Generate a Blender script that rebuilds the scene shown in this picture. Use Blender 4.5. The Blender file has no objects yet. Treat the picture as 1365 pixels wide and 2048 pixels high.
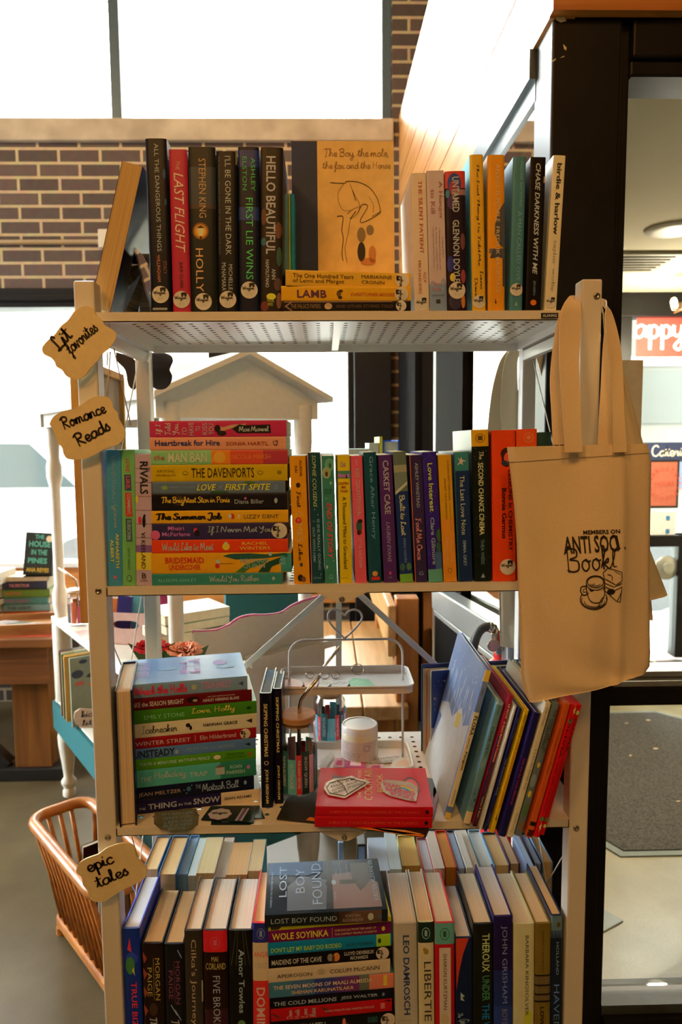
import bpy, bmesh, math, random
from mathutils import Vector, Matrix
random.seed(7)
SC = bpy.context.scene
COL = SC.collection

# ------------------------------------------------------------------ camera
FPX, CX, CY = 1425.0, 682.5, 1024.0
_d = Vector((117.0, 14601.0, FPX)).normalized()
_yv = -(117 * -31.5 + FPX * FPX) / 14601
_n = Vector((-31.5, _yv, FPX)).normalized()
_u = -_d
_x = _n.cross(_u)
CAM = Vector((-0.02271, -1.02046, 1.36))


def ray(x, y):
    c = Vector((x - CX, y - CY, FPX))
    return Vector((_x.dot(c), _n.dot(c), _u.dot(c)))


def P(x, y, Y):
    r = ray(x, y)
    return CAM + r * ((Y - CAM.y) / r.y)


def PZ(x, y, Z):
    r = ray(x, y)
    return CAM + r * ((Z - CAM.z) / r.z)


def PX(x, y, X):
    r = ray(x, y)
    return CAM + r * ((X - CAM.x) / r.x)


cam_data = bpy.data.cameras.new('camera')
cam = bpy.data.objects.new('camera', cam_data)
COL.objects.link(cam)
# camera axes expressed in the world: right, up, backward
_right = Vector((_x[0], _n[0], _u[0]))
_down = Vector((_x[1], _n[1], _u[1]))
_fwd = Vector((_x[2], _n[2], _u[2]))
cam.matrix_world = Matrix((
    (_right.x, -_down.x, -_fwd.x, CAM.x),
    (_right.y, -_down.y, -_fwd.y, CAM.y),
    (_right.z, -_down.z, -_fwd.z, CAM.z),
    (0, 0, 0, 1)))
cam_data.sensor_fit = 'VERTICAL'
cam_data.sensor_height = 36.0
cam_data.sensor_width = 24.0
cam_data.lens = FPX / 2048 * 36.0
cam_data.clip_start = 0.05
cam_data.dof.use_dof = True
cam_data.dof.focus_distance = 1.08
cam_data.dof.aperture_fstop = 6.3
SC.camera = cam

# ------------------------------------------------------------------ sky, sun, lamps, exposure
SC.view_settings.view_transform = 'Standard'
SC.view_settings.look = 'None'
SC.view_settings.gamma = 1.0
SC.view_settings.use_curve_mapping = False
SC.view_settings.exposure = 0.0
SC.cycles.max_bounces = 7
SC.cycles.diffuse_bounces = 4
SC.cycles.glossy_bounces = 3
SC.cycles.transmission_bounces = 4
SC.cycles.transparent_max_bounces = 16
SC.cycles.caustics_reflective = False
SC.cycles.caustics_refractive = False
SC.cycles.sample_clamp_indirect = 6.0

SKY = 64.0
world = bpy.data.worlds.new('overcast_sky')
SC.world = world
world.use_nodes = True
wn = world.node_tree
bg = wn.nodes['Background']
bg.inputs['Color'].default_value = (0.95, 0.985, 1.0, 1)
# an overcast sky: three times as bright overhead as at the horizon
_tc = wn.nodes.new('ShaderNodeTexCoord')
_sp = wn.nodes.new('ShaderNodeSeparateXYZ')
_ma = wn.nodes.new('ShaderNodeMath')
_ma.operation = 'MULTIPLY_ADD'
_ma.use_clamp = False
_ma.inputs[1].default_value = SKY * 2 / 3
_ma.inputs[2].default_value = SKY / 3
_mx = wn.nodes.new('ShaderNodeMath')
_mx.operation = 'MAXIMUM'
_mx.inputs[1].default_value = SKY / 6
wn.links.new(_tc.outputs['Generated'], _sp.inputs[0])
wn.links.new(_sp.outputs['Z'], _ma.inputs[0])
wn.links.new(_ma.outputs[0], _mx.inputs[0])
wn.links.new(_mx.outputs[0], bg.inputs['Strength'])

SUN_E = 2.4
sun_d = bpy.data.lights.new('sun', 'SUN')
sun_d.energy = SUN_E
sun_d.color = (1.0, 0.95, 0.86)
sun_d.angle = math.radians(4.0)
sun = bpy.data.objects.new('sun', sun_d)
COL.objects.link(sun)
sun.rotation_euler = Vector((0.75, -1.0, -0.436)).to_track_quat('-Z', 'Y').to_euler()

WARM = (1.0, 0.47, 0.12)
LAMPS = [(-1.2, -1.7, 3.1, 18.8, 0.1), (0.25, -1.6, 3.3, 14.5, 0.1), (-0.7, -3.2, 3.1, 11.5, 0.1), (-2.0, 1.0, 3.6, 26.0, 2.7), (-0.3, 1.1, 3.8, 22.0, 2.7)]
for lx, ly, lz, le, ty in LAMPS:
    l = bpy.data.lights.new('ceiling_lamp', 'AREA')
    l.shape = 'DISK'
    l.size = 0.45
    l.energy = le
    l.color = WARM if ty < 1 else (1.0, 0.76, 0.46)
    o = bpy.data.objects.new('ceiling_lamp', l)
    o.location = (lx, ly, lz)
    o.rotation_euler = (Vector((lx * 0.3, ty, 1.0 if ty < 1 else 2.4)) - Vector((lx, ly, lz))).to_track_quat('-Z', 'Y').to_euler()
    COL.objects.link(o)
# the vestibule's recessed downlight
l = bpy.data.lights.new('vestibule_downlight', 'AREA')
l.shape = 'DISK'
l.size = 0.16
l.energy = 60.0
l.color = (1.0, 0.8, 0.55)
o = bpy.data.objects.new('vestibule_downlight', l)
o.location = (1.25, 1.545, 2.085)
COL.objects.link(o)

# the warm chandelier hanging in the vestibule
l = bpy.data.lights.new('chandelier_light', 'POINT')
l.energy = 34.0
l.color = (1.0, 0.84, 0.6)
l.shadow_soft_size = 0.06
o = bpy.data.objects.new('chandelier_light', l)
o.location = (1.62, 2.25, 1.80)
COL.objects.link(o)

# ------------------------------------------------------------------ helpers


def lin(c):
    return c / 12.92 if c <= 0.04045 else ((c + 0.055) / 1.055) ** 2.4


def srgb(h):
    h = h.lstrip('#')
    return tuple(lin(int(h[i:i + 2], 16) / 255) for i in (0, 2, 4))


# how strongly the room's own light reaches each shelf (per channel): used to get from a colour seen to the surface colour
TIER = {0: (1.0, 1.0, 1.0), 1: (0.64, 0.38, 0.20), 2: (0.58, 0.34, 0.18), 3: (0.50, 0.31, 0.165), 4: (0.42, 0.265, 0.14), 5: (0.46, 0.40, 0.31)}


def alb(h, tier=0):
    c = srgb(h)
    t = TIER[tier]
    f = 0.0 if tier == 0 else 0.005
    v = [max(0.004, (a - f) / b) for a, b in zip(c, t)]
    if tier:
        v = [1.1 * q ** 1.22 for q in v]
    k = min(1.0, 0.86 / max(v))
    return tuple(max(0.003, q * k) for q in v)


MATS = {}


def mat(name, rgb, rough=0.5, metal=0.0, vary=0.06, scale=60.0, bump=0.0, spec=0.5, alpha=1.0):
    key = (name, tuple(round(c, 4) for c in rgb), rough, metal, bump)
    if key in MATS:
        return MATS[key]
    m = bpy.data.materials.new(name)
    m.use_nodes = True
    nt = m.node_tree
    b = nt.nodes['Principled BSDF']
    b.inputs['Roughness'].default_value = rough
    b.inputs['Metallic'].default_value = metal
    b.inputs['Specular IOR Level'].default_value = spec
    b.inputs['Alpha'].default_value = alpha
    if vary > 0:
        tc = nt.nodes.new('ShaderNodeTexCoord')
        nz = nt.nodes.new('ShaderNodeTexNoise')
        nz.inputs['Scale'].default_value = scale
        nz.inputs['Detail'].default_value = 2.0
        nt.links.new(tc.outputs['Object'], nz.inputs['Vector'])
        rp = nt.nodes.new('ShaderNodeValToRGB')
        rp.color_ramp.elements[0].position = 0.3
        rp.color_ramp.elements[1].position = 0.7
        rp.color_ramp.elements[0].color = tuple(c * (1 - vary) for c in rgb) + (1,)
        rp.color_ramp.elements[1].color = tuple(min(1, c * (1 + vary)) for c in rgb) + (1,)
        nt.links.new(nz.outputs['Fac'], rp.inputs['Fac'])
        nt.links.new(rp.outputs['Color'], b.inputs['Base Color'])
        if bump > 0:
            bp = nt.nodes.new('ShaderNodeBump')
            bp.inputs['Strength'].default_value = bump
            bp.inputs['Distance'].default_value = 0.002
            nt.links.new(nz.outputs['Fac'], bp.inputs['Height'])
            nt.links.new(bp.outputs['Normal'], b.inputs['Normal'])
    else:
        b.inputs['Base Color'].default_value = tuple(rgb) + (1,)
    MATS[key] = m
    return m


def C(h, tier=0, rough=0.5, name='paint', **k):
    return mat(name, alb(h, tier), rough, **k)


def striped(name, c1, c2, axis='Z', scale=900.0, rough=0.8):
    """fine parallel lines across one axis: the leaves of a book block, wood grain"""
    key = (name, c1, c2, axis, scale)
    if key in MATS:
        return MATS[key]
    m = bpy.data.materials.new(name)
    m.use_nodes = True
    nt = m.node_tree
    b = nt.nodes['Principled BSDF']
    b.inputs['Roughness'].default_value = rough
    b.inputs['Specular IOR Level'].default_value = 0.2
    tc = nt.nodes.new('ShaderNodeTexCoord')
    mp = nt.nodes.new('ShaderNodeMapping')
    s = [3.0, 3.0, 3.0]
    s['XYZ'.index(axis)] = scale
    mp.inputs['Scale'].default_value = s
    nz = nt.nodes.new('ShaderNodeTexNoise')
    nz.inputs['Scale'].default_value = 1.0
    nz.inputs['Detail'].default_value = 3.0
    rp = nt.nodes.new('ShaderNodeValToRGB')
    rp.color_ramp.elements[0].position = 0.3
    rp.color_ramp.elements[1].position = 0.62
    rp.color_ramp.elements[0].color = tuple(c1) + (1,)
    rp.color_ramp.elements[1].color = tuple(c2) + (1,)
    nt.links.new(tc.outputs['Object'], mp.inputs['Vector'])
    nt.links.new(mp.outputs['Vector'], nz.inputs['Vector'])
    nt.links.new(nz.outputs['Fac'], rp.inputs['Fac'])
    nt.links.new(rp.outputs['Color'], b.inputs['Base Color'])
    MATS[key] = m
    return m


def wood(name, h1, h2, axis='X', scale=1.0, rough=0.45):
    return striped(name, srgb(h1), srgb(h2), axis, scale, rough)


def grain(name, h1, h2, along='X', rough=0.45):
    """wood grain running along one axis"""
    key = ('grain', name, h1, h2, along)
    if key in MATS:
        return MATS[key]
    m = bpy.data.materials.new(name)
    m.use_nodes = True
    nt = m.node_tree
    b = nt.nodes['Principled BSDF']
    b.inputs['Roughness'].default_value = rough
    tc = nt.nodes.new('ShaderNodeTexCoord')
    mp = nt.nodes.new('ShaderNodeMapping')
    s = [28.0, 28.0, 28.0]
    s['XYZ'.index(along)] = 1.6
    mp.inputs['Scale'].default_value = s
    nz = nt.nodes.new('ShaderNodeTexNoise')
    nz.inputs['Scale'].default_value = 1.0
    nz.inputs['Detail'].default_value = 5.0
    nz.inputs['Distortion'].default_value = 0.6
    rp = nt.nodes.new('ShaderNodeValToRGB')
    rp.color_ramp.elements[0].position = 0.32
    rp.color_ramp.elements[1].position = 0.66
    rp.color_ramp.elements[0].color = srgb(h1) + (1,)
    rp.color_ramp.elements[1].color = srgb(h2) + (1,)
    nt.links.new(tc.outputs['Object'], mp.inputs['Vector'])
    nt.links.new(mp.outputs['Vector'], nz.inputs['Vector'])
    nt.links.new(nz.outputs['Fac'], rp.inputs['Fac'])
    nt.links.new(rp.outputs['Color'], b.inputs['Base Color'])
    MATS[key] = m
    return m


def glass(name, tint=(1, 1, 1), refl=1.0):
    """thin clear pane: transparent with a Fresnel reflection"""
    key = ('glass', name)
    if key in MATS:
        return MATS[key]
    m = bpy.data.materials.new(name)
    m.use_nodes = True
    nt = m.node_tree
    nt.nodes.remove(nt.nodes['Principled BSDF'])
    tr = nt.nodes.new('ShaderNodeBsdfTransparent')
    tr.inputs['Color'].default_value = tuple(tint) + (1,)
    gl = nt.nodes.new('ShaderNodeBsdfGlossy')
    gl.inputs['Roughness'].default_value = 0.02
    fr = nt.nodes.new('ShaderNodeFresnel')
    fr.inputs['IOR'].default_value = 1.45
    mu = nt.nodes.new('ShaderNodeMath')
    mu.operation = 'MULTIPLY'
    mu.inputs[1].default_value = refl
    mx = nt.nodes.new('ShaderNodeMixShader')
    nt.links.new(fr.outputs['Fac'], mu.inputs[0])
    nt.links.new(mu.outputs[0], mx.inputs['Fac'])
    nt.links.new(tr.outputs[0], mx.inputs[1])
    nt.links.new(gl.outputs[0], mx.inputs[2])
    nt.links.new(mx.outputs[0], nt.nodes['Material Output'].inputs['Surface'])
    MATS[key] = m
    return m


def emitter(name, rgb, strength):
    m = bpy.data.materials.new(name)
    m.use_nodes = True
    b = m.node_tree.nodes['Principled BSDF']
    b.inputs['Base Color'].default_value = tuple(rgb) + (1,)
    b.inputs['Emission Color'].default_value = tuple(rgb) + (1,)
    b.inputs['Emission Strength'].default_value = strength
    return m


def bricks(name, c1, c2, mortar, horiz='X', tier_light=1.0):
    m = bpy.data.materials.new(name)
    m.use_nodes = True
    nt = m.node_tree
    b = nt.nodes['Principled BSDF']
    b.inputs['Roughness'].default_value = 0.85
    tc = nt.nodes.new('ShaderNodeTexCoord')
    sp = nt.nodes.new('ShaderNodeSeparateXYZ')
    cb = nt.nodes.new('ShaderNodeCombineXYZ')
    nt.links.new(tc.outputs['Object'], sp.inputs[0])
    nt.links.new(sp.outputs[horiz], cb.inputs['X'])
    nt.links.new(sp.outputs['Z'], cb.inputs['Y'])
    br = nt.nodes.new('ShaderNodeTexBrick')
    br.inputs['Color1'].default_value = tuple(c1) + (1,)
    br.inputs['Color2'].default_value = tuple(c2) + (1,)
    br.inputs['Mortar'].default_value = tuple(mortar) + (1,)
    br.inputs['Scale'].default_value = 1.0
    br.inputs['Mortar Size'].default_value = 0.0075
    br.inputs['Mortar Smooth'].default_value = 0.15
    br.inputs['Bias'].default_value = 0.0
    br.inputs['Brick Width'].default_value = 0.205
    br.inputs['Row Height'].default_value = 0.0688
    nt.links.new(cb.outputs[0], br.inputs['Vector'])
    nz = nt.nodes.new('ShaderNodeTexNoise')
    nz.inputs['Scale'].default_value = 30.0
    nz.inputs['Detail'].default_value = 4.0
    nt.links.new(tc.outputs['Object'], nz.inputs['Vector'])
    mx = nt.nodes.new('ShaderNodeMix')
    mx.data_type = 'RGBA'
    mx.blend_type = 'OVERLAY'
    mx.inputs['Factor'].default_value = 0.35
    nt.links.new(br.outputs['Color'], mx.inputs[6])
    nt.links.new(nz.outputs['Color'], mx.inputs[7])
    nt.links.new(mx.outputs[2], b.inputs['Base Color'])
    bp = nt.nodes.new('ShaderNodeBump')
    bp.inputs['Strength'].default_value = 0.5
    bp.inputs['Distance'].default_value = 0.006
    bp.invert = True
    nt.links.new(br.outputs['Fac'], bp.inputs['Height'])
    nt.links.new(bp.outputs['Normal'], b.inputs['Normal'])
    return m


class MB:
    """collects shapes into one mesh"""

    def __init__(s):
        s.v, s.f, s.m = [], [], []

    def add(s, vs, fs, mi=0):
        o = len(s.v)
        s.v.extend(Vector(p) for p in vs)
        for f in fs:
            s.f.append([i + o for i in f])
            s.m.append(mi)
        return s

    def box(s, a, b, mi=0, M=None):
        x0, y0, z0 = a
        x1, y1, z1 = b
        vs = [Vector(p) for p in ((x0, y0, z0), (x1, y0, z0), (x1, y1, z0), (x0, y1, z0), (x0, y0, z1), (x1, y0, z1), (x1, y1, z1), (x0, y1, z1))]
        if M:
            vs = [M @ p for p in vs]
        return s.add(vs, [(0, 3, 2, 1), (4, 5, 6, 7), (0, 1, 5, 4), (1, 2, 6, 5), (2, 3, 7, 6), (3, 0, 4, 7)], mi)

    def bar(s, p, q, w, h, up=(0, 0, 1), mi=0):
        """rectangular bar between two points"""
        p, q = Vector(p), Vector(q)
        d = (q - p).normalized()
        a = d.cross(Vector(up))
        a = a.normalized() if a.length > 1e-6 else Vector((1, 0, 0))
        b = a.cross(d)
        vs = []
        for c in (p, q):
            for i, j in ((-1, -1), (1, -1), (1, 1), (-1, 1)):
                vs.append(c + a * (i * w / 2) + b * (j * h / 2))
        return s.add(vs, [(3, 2, 1, 0), (4, 5, 6, 7), (0, 1, 5, 4), (1, 2, 6, 5), (2, 3, 7, 6), (3, 0, 4, 7)], mi)

    def prism(s, pts, off, mi=0):
        """closed polygon (3-D points) swept by an offset"""
        n = len(pts)
        off = Vector(off)
        vs = [Vector(p) for p in pts] + [Vector(p) + off for p in pts]
        fs = [tuple(range(n))[::-1], tuple(range(n, 2 * n))] + [(i, (i + 1) % n, n + (i + 1) % n, n + i) for i in range(n)]
        return s.add(vs, fs, mi)

    def tube(s, pts, r, n=10, mi=0, closed=False, caps=True):
        pts = [Vector(p) for p in pts]
        k = len(pts)
        rs = r if isinstance(r, (list, tuple)) else [r] * k
        vs, fs = [], []
        prev = None
        for i, p in enumerate(pts):
            a = pts[(i - 1) % k] if (closed or i > 0) else p
            b = pts[(i + 1) % k] if (closed or i < k - 1) else p
            t = (b - a).normalized()
            if prev is None:
                ref = Vector((0, 0, 1)) if abs(t.z) < 0.9 else Vector((1, 0, 0))
                nn = t.cross(ref).normalized()
            else:
                nn = (prev - t * prev.dot(t)).normalized()
            prev = nn
            bb = t.cross(nn)
            for j in range(n):
                an = 2 * math.pi * j / n
                vs.append(p + (nn * math.cos(an) + bb * math.sin(an)) * rs[i])
        for i in range(k if closed else k - 1):
            for j in range(n):
                i2 = (i + 1) % k
                fs.append((i * n + j, i * n + (j + 1) % n, i2 * n + (j + 1) % n, i2 * n + j))
        if caps and not closed:
            fs.append(tuple(range(n))[::-1])
            fs.append(tuple(range((k - 1) * n, k * n)))
        return s.add(vs, fs, mi)

    def lathe(s, prof, c=(0, 0, 0), n=32, mi=0, M=None):
        """profile of (radius, height) turned about a vertical axis"""
        c = Vector(c)
        vs, fs = [], []
        k = len(prof)
        for r, z in prof:
            for j in range(n):
                a = 2 * math.pi * j / n
                p = Vector((r * math.cos(a), r * math.sin(a), z))
                vs.append(c + (M @ p if M else p))
        for i in range(k - 1):
            for j in range(n):
                fs.append((i * n + j, i * n + (j + 1) % n, (i + 1) * n + (j + 1) % n, (i + 1) * n + j))
        if prof[0][0] > 1e-5:
            fs.append(tuple(range(n))[::-1])
        if prof[-1][0] > 1e-5:
            fs.append(tuple(range((k - 1) * n, k * n)))
        return s.add(vs, fs, mi)

    def build(s, name, mats, parent=None, smooth=False, bevel=0.0, sub=0, auto=False):
        me = bpy.data.meshes.new(name)
        me.from_pydata([tuple(p) for p in s.v], [], s.f)
        if not isinstance(mats, (list, tuple)):
            mats = [mats]
        for m in mats:
            me.materials.append(m)
        me.polygons.foreach_set('material_index', s.m)
        if smooth:
            me.polygons.foreach_set('use_smooth', [True] * len(me.polygons))
        me.update()
        o = bpy.data.objects.new(name, me)
        COL.objects.link(o)
        if auto:
            bm = bmesh.new()
            bm.from_mesh(me)
            bmesh.ops.remove_doubles(bm, verts=bm.verts, dist=1e-6)
            bmesh.ops.recalc_face_normals(bm, faces=bm.faces)
            for f in bm.faces:
                f.smooth = True
            for e in bm.edges:
                if len(e.link_faces) == 2 and e.calc_face_angle(0) > math.radians(38):
                    e.smooth = False
            bm.to_mesh(me)
            bm.free()
        if bevel > 0:
            md = o.modifiers.new('edges', 'BEVEL')
            md.width = bevel
            md.segments = 2
            md.limit_method = 'ANGLE'
        if sub:
            md = o.modifiers.new('rounding', 'SUBSURF')
            md.levels = md.render_levels = sub
        if parent is not None:
            o.parent = parent
            o.matrix_parent_inverse = parent.matrix_basis.inverted() if not parent.get('_local') else Matrix()
        return o


def tag(o, label, cat, group=None):
    o['label'] = label
    o['category'] = cat
    if group:
        o['group'] = group
    return o


def thing(name, label, cat, loc=(0, 0, 0), group=None):
    o = bpy.data.objects.new(name, None)
    o.empty_display_size = 0.05
    o.location = loc
    o.matrix_basis = Matrix.Translation(Vector(loc))
    COL.objects.link(o)
    return tag(o, label, cat, group)


def structure(o):
    o['kind'] = 'structure'
    return o


def sub(parent, o):
    """make o a sub-part of parent keeping its place"""
    o.parent = parent
    o.matrix_parent_inverse = parent.matrix_basis.inverted()
    return o


# ------------------------------------------------------------------ lettering
_TC = {}


def glyphs(s, bold=0.0):
    """outline of a string, scaled into the unit square"""
    key = (s, bold)
    if key in _TC:
        return _TC[key]
    cu = bpy.data.curves.new('lettering', 'FONT')
    cu.body = s
    cu.size = 1.0
    cu.offset = bold
    cu.resolution_u = 2
    ob = bpy.data.objects.new('lettering', cu)
    me = bpy.data.meshes.new_from_object(ob)
    vs = [(v.co.x, v.co.y) for v in me.vertices]
    fs = [tuple(p.vertices) for p in me.polygons]
    bpy.data.objects.remove(ob)
    bpy.data.curves.remove(cu)
    bpy.data.meshes.remove(me)
    if not vs:
        _TC[key] = ([], [])
        return _TC[key]
    x0, x1 = min(v[0] for v in vs), max(v[0] for v in vs)
    y0, y1 = min(v[1] for v in vs), max(v[1] for v in vs)
    w, h = max(1e-6, x1 - x0), max(1e-6, y1 - y0)
    _TC[key] = ([((x - x0) / w, (y - y0) / h) for x, y in vs], fs)
    return _TC[key]


# joined-up handwriting: advance, then strokes of x,y points (x-height 5, ascender 10, descender -5)
HAND = {
    'a': (5.2, "4.5,4.2 3,5 1,3.6 .8,1.2 2.2,0 4,1.6 4.6,4.6 4.4,1.4 5.2,.4"),
    'b': (4.6, "0,1 2,6 2.4,9 1.8,10 1.3,8 1.2,1 2.4,0 4,1.5 3.6,4 2,4.4 1.4,3"),
    'c': (4.2, "4,4 3,5 1.2,4 .8,1.4 2.2,0 4.2,1"),
    'd': (5.2, "4.2,4 2.8,5 1,3.6 .8,1.2 2.2,0 4,2 4.7,10 4.4,2 5.2,.4"),
    'e': (4.3, "1,2 3.2,2.6 3.8,4 2.6,5 1.2,4 1,1.4 2.4,0 4.3,1"),
    'f': (3.6, "0,1 2.4,5 3.4,9 2.6,10 1.8,8 1.5,-3 .8,-5 .2,-3.5 2,-1 3.6,1;.2,4.6 3.2,5"),
    'g': (5.2, "4.2,4.2 2.8,5 1,3.6 1,1.4 2.4,.4 4,2 4.4,4.6 4.2,-3 2.6,-5 1,-3.6 3,-1 5.2,1"),
    'h': (5.0, "0,1 2,6 2.3,9.4 1.6,10 1.2,7 1.1,0 1.6,3.4 3,4.8 4,3.6 4,1 5,.4"),
    'i': (2.6, "0,1 1.3,5 1.2,1.2 2.6,.6;1.8,7 1.9,7.4"),
    'j': (2.6, "0,1 1.6,5 1.4,-3 .2,-5 -.8,-3.6 1,-1 2.6,1;1.9,7 2,7.4"),
    'k': (4.4, "0,1 2,7 2.1,9.6 1.4,10 1.1,7 1.1,0 1.3,2.4 3.4,4.6 3.2,3 1.6,2.4 3.4,.2 4.4,.8"),
    'l': (2.8, "0,1 1.8,6 2.2,9.4 1.5,10 1.1,7 1.2,1 2.8,.6"),
    'm': (7.2, "0,1 1,4.8 1.1,0 1.5,3.4 2.6,4.8 3.3,3.4 3.3,0 3.8,3.4 4.9,4.8 5.7,3.4 5.7,1 7.2,.6"),
    'n': (5.2, "0,1 1,4.8 1.1,0 1.6,3.4 2.9,4.8 3.8,3.4 3.8,1 5.2,.6"),
    'o': (4.8, "3,5 1.2,4 .8,1.6 2.2,0 3.8,1.4 3.8,3.8 2.6,5 3.4,4 4.8,4.2"),
    'p': (4.6, "0,1 1.3,5 1.1,-5 1.3,3 2.6,4.9 4,3.6 3.8,1 2.4,0 1.3,1"),
    'q': (5.0, "4.2,4.2 2.8,5 1,3.6 1,1.4 2.4,.4 4,2 4.4,4.6 4.4,-5 5,-3"),
    'r': (3.8, "0,1 1.2,5 1.4,4.2 2.8,4.4 2.7,1 3.8,.6"),
    's': (3.6, "0,.8 2.2,5.2 2.5,3.6 3.2,1.4 2,0 .6,.8"),
    't': (3.2, "0,1 1.6,5 1.9,9 1.7,1.2 3.2,.6;.2,6.2 3.4,6.5"),
    'u': (5.0, "0,1 1,5 1,1.4 2,0 3.6,1.6 4.1,5 4,1.2 5,.6"),
    'v': (4.6, "0,1 1,5 1.8,1 2.4,0 3.6,4.6 4.6,4.4"),
    'w': (6.0, "0,1 .8,5 1.2,1 2,0 3,2 3.2,4.4 3.4,1 4.2,0 5.2,4.6 6,4.4"),
    'x': (4.2, "0,.6 1,4.6 3.4,.2 4.2,.8;3.6,4.8 .6,0"),
    'y': (4.8, "0,1 1,5 1,2 2,.6 3.6,2 4.1,5 3.9,-3 2.6,-5 1.2,-3.6 3,-1 4.8,1"),
    'z': (4.2, "0,4.4 1,5 3.4,4.8 .8,.4 2.6,.6 3.6,0 4.2,.8"),
    'A': (7, "0,0 1.6,.4 4.6,10 5.2,0;1.6,3.6 6,4.2"),
    'B': (6.4, "1.2,9 1,0;0,8 2,10 5,9.4 5,6.6 2,5.4 5.4,4.4 5.4,1 3,0 .6,.8"),
    'C': (6, "5.6,8.6 4,10 1.4,8.4 .4,4 1.6,.6 3.8,0 5.8,2"),
    'D': (6.6, "1.6,9.6 1.2,.4;0,8.6 3,10 6,8 6,3 3.6,0 .4,.4"),
    'E': (5.6, "5.2,9 3,10 1.6,8 3.4,5.6 1.6,5 .6,2 2.4,0 5.4,1.6"),
    'F': (5.6, "2.6,9.4 1.6,0 .2,.8;.4,9 6,10;1.6,5 4.6,5.4"),
    'G': (6.4, "5.6,8.6 4,10 1.4,8.4 .4,4 1.6,.6 4,0 5.6,4.4 3.6,4.4;5.6,4.4 5.4,-2"),
    'H': (6.8, "1.6,10 1,0;5.8,10 5.2,0;1.2,5 5.6,5.4"),
    'I': (3.4, "2.2,10 1.2,0;.6,10 3.6,10;0,0 2.6,0"),
    'J': (4.8, "1,9.6 4.6,10 3.4,0 1.8,-2 .4,0"),
    'K': (6.2, "1.6,10 1,0;5.8,10 1.3,4.6 2.4,5.4 5.8,0"),
    'L': (5.4, "3.6,8 3.2,10 2,9 1.6,1.6 .4,.6 1.2,0 3,.6 5.2,0"),
    'M': (8.2, "0,0 1.6,9.6 3.6,1.6 6,10 6.8,0 8,.6"),
    'N': (7, "0,0 1.4,9.6 4.8,.4 6.4,10"),
    'O': (6.4, "3.6,10 1,8 .4,3.6 2.4,0 5.2,1.6 5.8,6.6 3.6,10 2.4,8.4 4.6,8"),
    'P': (5.6, "1.6,9.6 1,0;0,8.4 2.6,10 5.2,8.6 4.6,5.6 1.6,4.8"),
    'R': (6, "1.6,9.6 1,0;0,8.4 2.6,10 5.2,8.6 4.4,5.8 1.4,5.2 5.4,0"),
    'S': (5.2, "5,8.8 3.2,10 1.4,8.2 4.2,4 3.4,.6 1.4,0 .2,2"),
    'T': (5.6, "3.4,9.6 2.4,.6 1.2,0;.2,9 2.6,10 6.2,9.8"),
    'W': (8, "0,9.6 1.6,0 4,8 5.2,0 7.8,10"),
    'Y': (6, "0,9.6 1.4,6 3,5.4 5,9.8 4.4,4 2.4,-2 .8,-1"),
    'U': (6, "0,9.6 .8,2 2.4,0 4.6,2 5.4,9.8 5.4,1 6,.4"),
    ',': (2, "1,.6 .4,-1.6"), '.': (2, ".8,0 1,.3"), "'": (1.6, "1,10 .6,8"), '&': (5, "5,0 1.4,6.4 2.4,8.4 3.2,7 .6,2 2,0 4.6,3"),
    ' ': (2.4, ""), '!': (2, "1,10 .8,3;.7,.3 .8,.6"),
}


def spline(pts, k=5):
    if len(pts) < 3:
        return pts
    out = []
    for i in range(len(pts) - 1):
        p0 = pts[max(0, i - 1)]
        p1, p2 = pts[i], pts[i + 1]
        p3 = pts[min(len(pts) - 1, i + 2)]
        for j in range(k):
            t = j / k
            out.append(tuple(0.5 * (2 * b + (c - a) * t + (2 * a - 5 * b + 4 * c - d) * t * t + (3 * b - a - 3 * c + d) * t ** 3) for a, b, c, d in zip(p0, p1, p2, p3)))
    out.append(pts[-1])
    return out


def ribbon(pts, w):
    """flat stroke of width w along 2-D points"""
    vs, fs = [], []
    n = len(pts)
    for i, p in enumerate(pts):
        a, b = pts[max(0, i - 1)], pts[min(n - 1, i + 1)]
        dx, dy = b[0] - a[0], b[1] - a[1]
        q = math.hypot(dx, dy) or 1e-9
        dx, dy = dx / q, dy / q
        e = 0.35 * w if i in (0, n - 1) else 0
        sg = -1 if i == 0 else 1
        cx, cy = p[0] + dx * e * sg, p[1] + dy * e * sg
        hw = w / 2 * (0.7 if i in (0, n - 1) else 1)
        vs += [(cx - dy * hw, cy + dx * hw), (cx + dy * hw, cy - dx * hw)]
    for i in range(n - 1):
        fs.append((2 * i, 2 * i + 1, 2 * i + 3, 2 * i + 2))
    return vs, fs


def strokes_of(s):
    x = 0.0
    out = []
    for ch in s:
        g = HAND.get(ch) or HAND.get(ch.lower()) or HAND[' ']
        for st in filter(None, g[1].split(';')):
            pts = [tuple(float(q) for q in p.split(',')) for p in st.split()]
            out.append(spline([(x + a, b) for a, b in pts], 5))
        x += g[0]
    return out


def hand(s, thick=0.9):
    """handwritten string scaled into the unit square; thick in the same units as the letters"""
    key = ('hand', s, thick)
    if key in _TC:
        return _TC[key]
    vs, fs = [], []
    for st in strokes_of(s):
        v, f = ribbon(st, thick)
        o = len(vs)
        vs += v
        fs += [tuple(i + o for i in q) for q in f]
    x0, x1 = min(v[0] for v in vs), max(v[0] for v in vs)
    y0, y1 = min(v[1] for v in vs), max(v[1] for v in vs)
    _TC[key] = ([((x - x0) / (x1 - x0), (y - y0) / (y1 - y0)) for x, y in vs], fs)
    return _TC[key]


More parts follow.
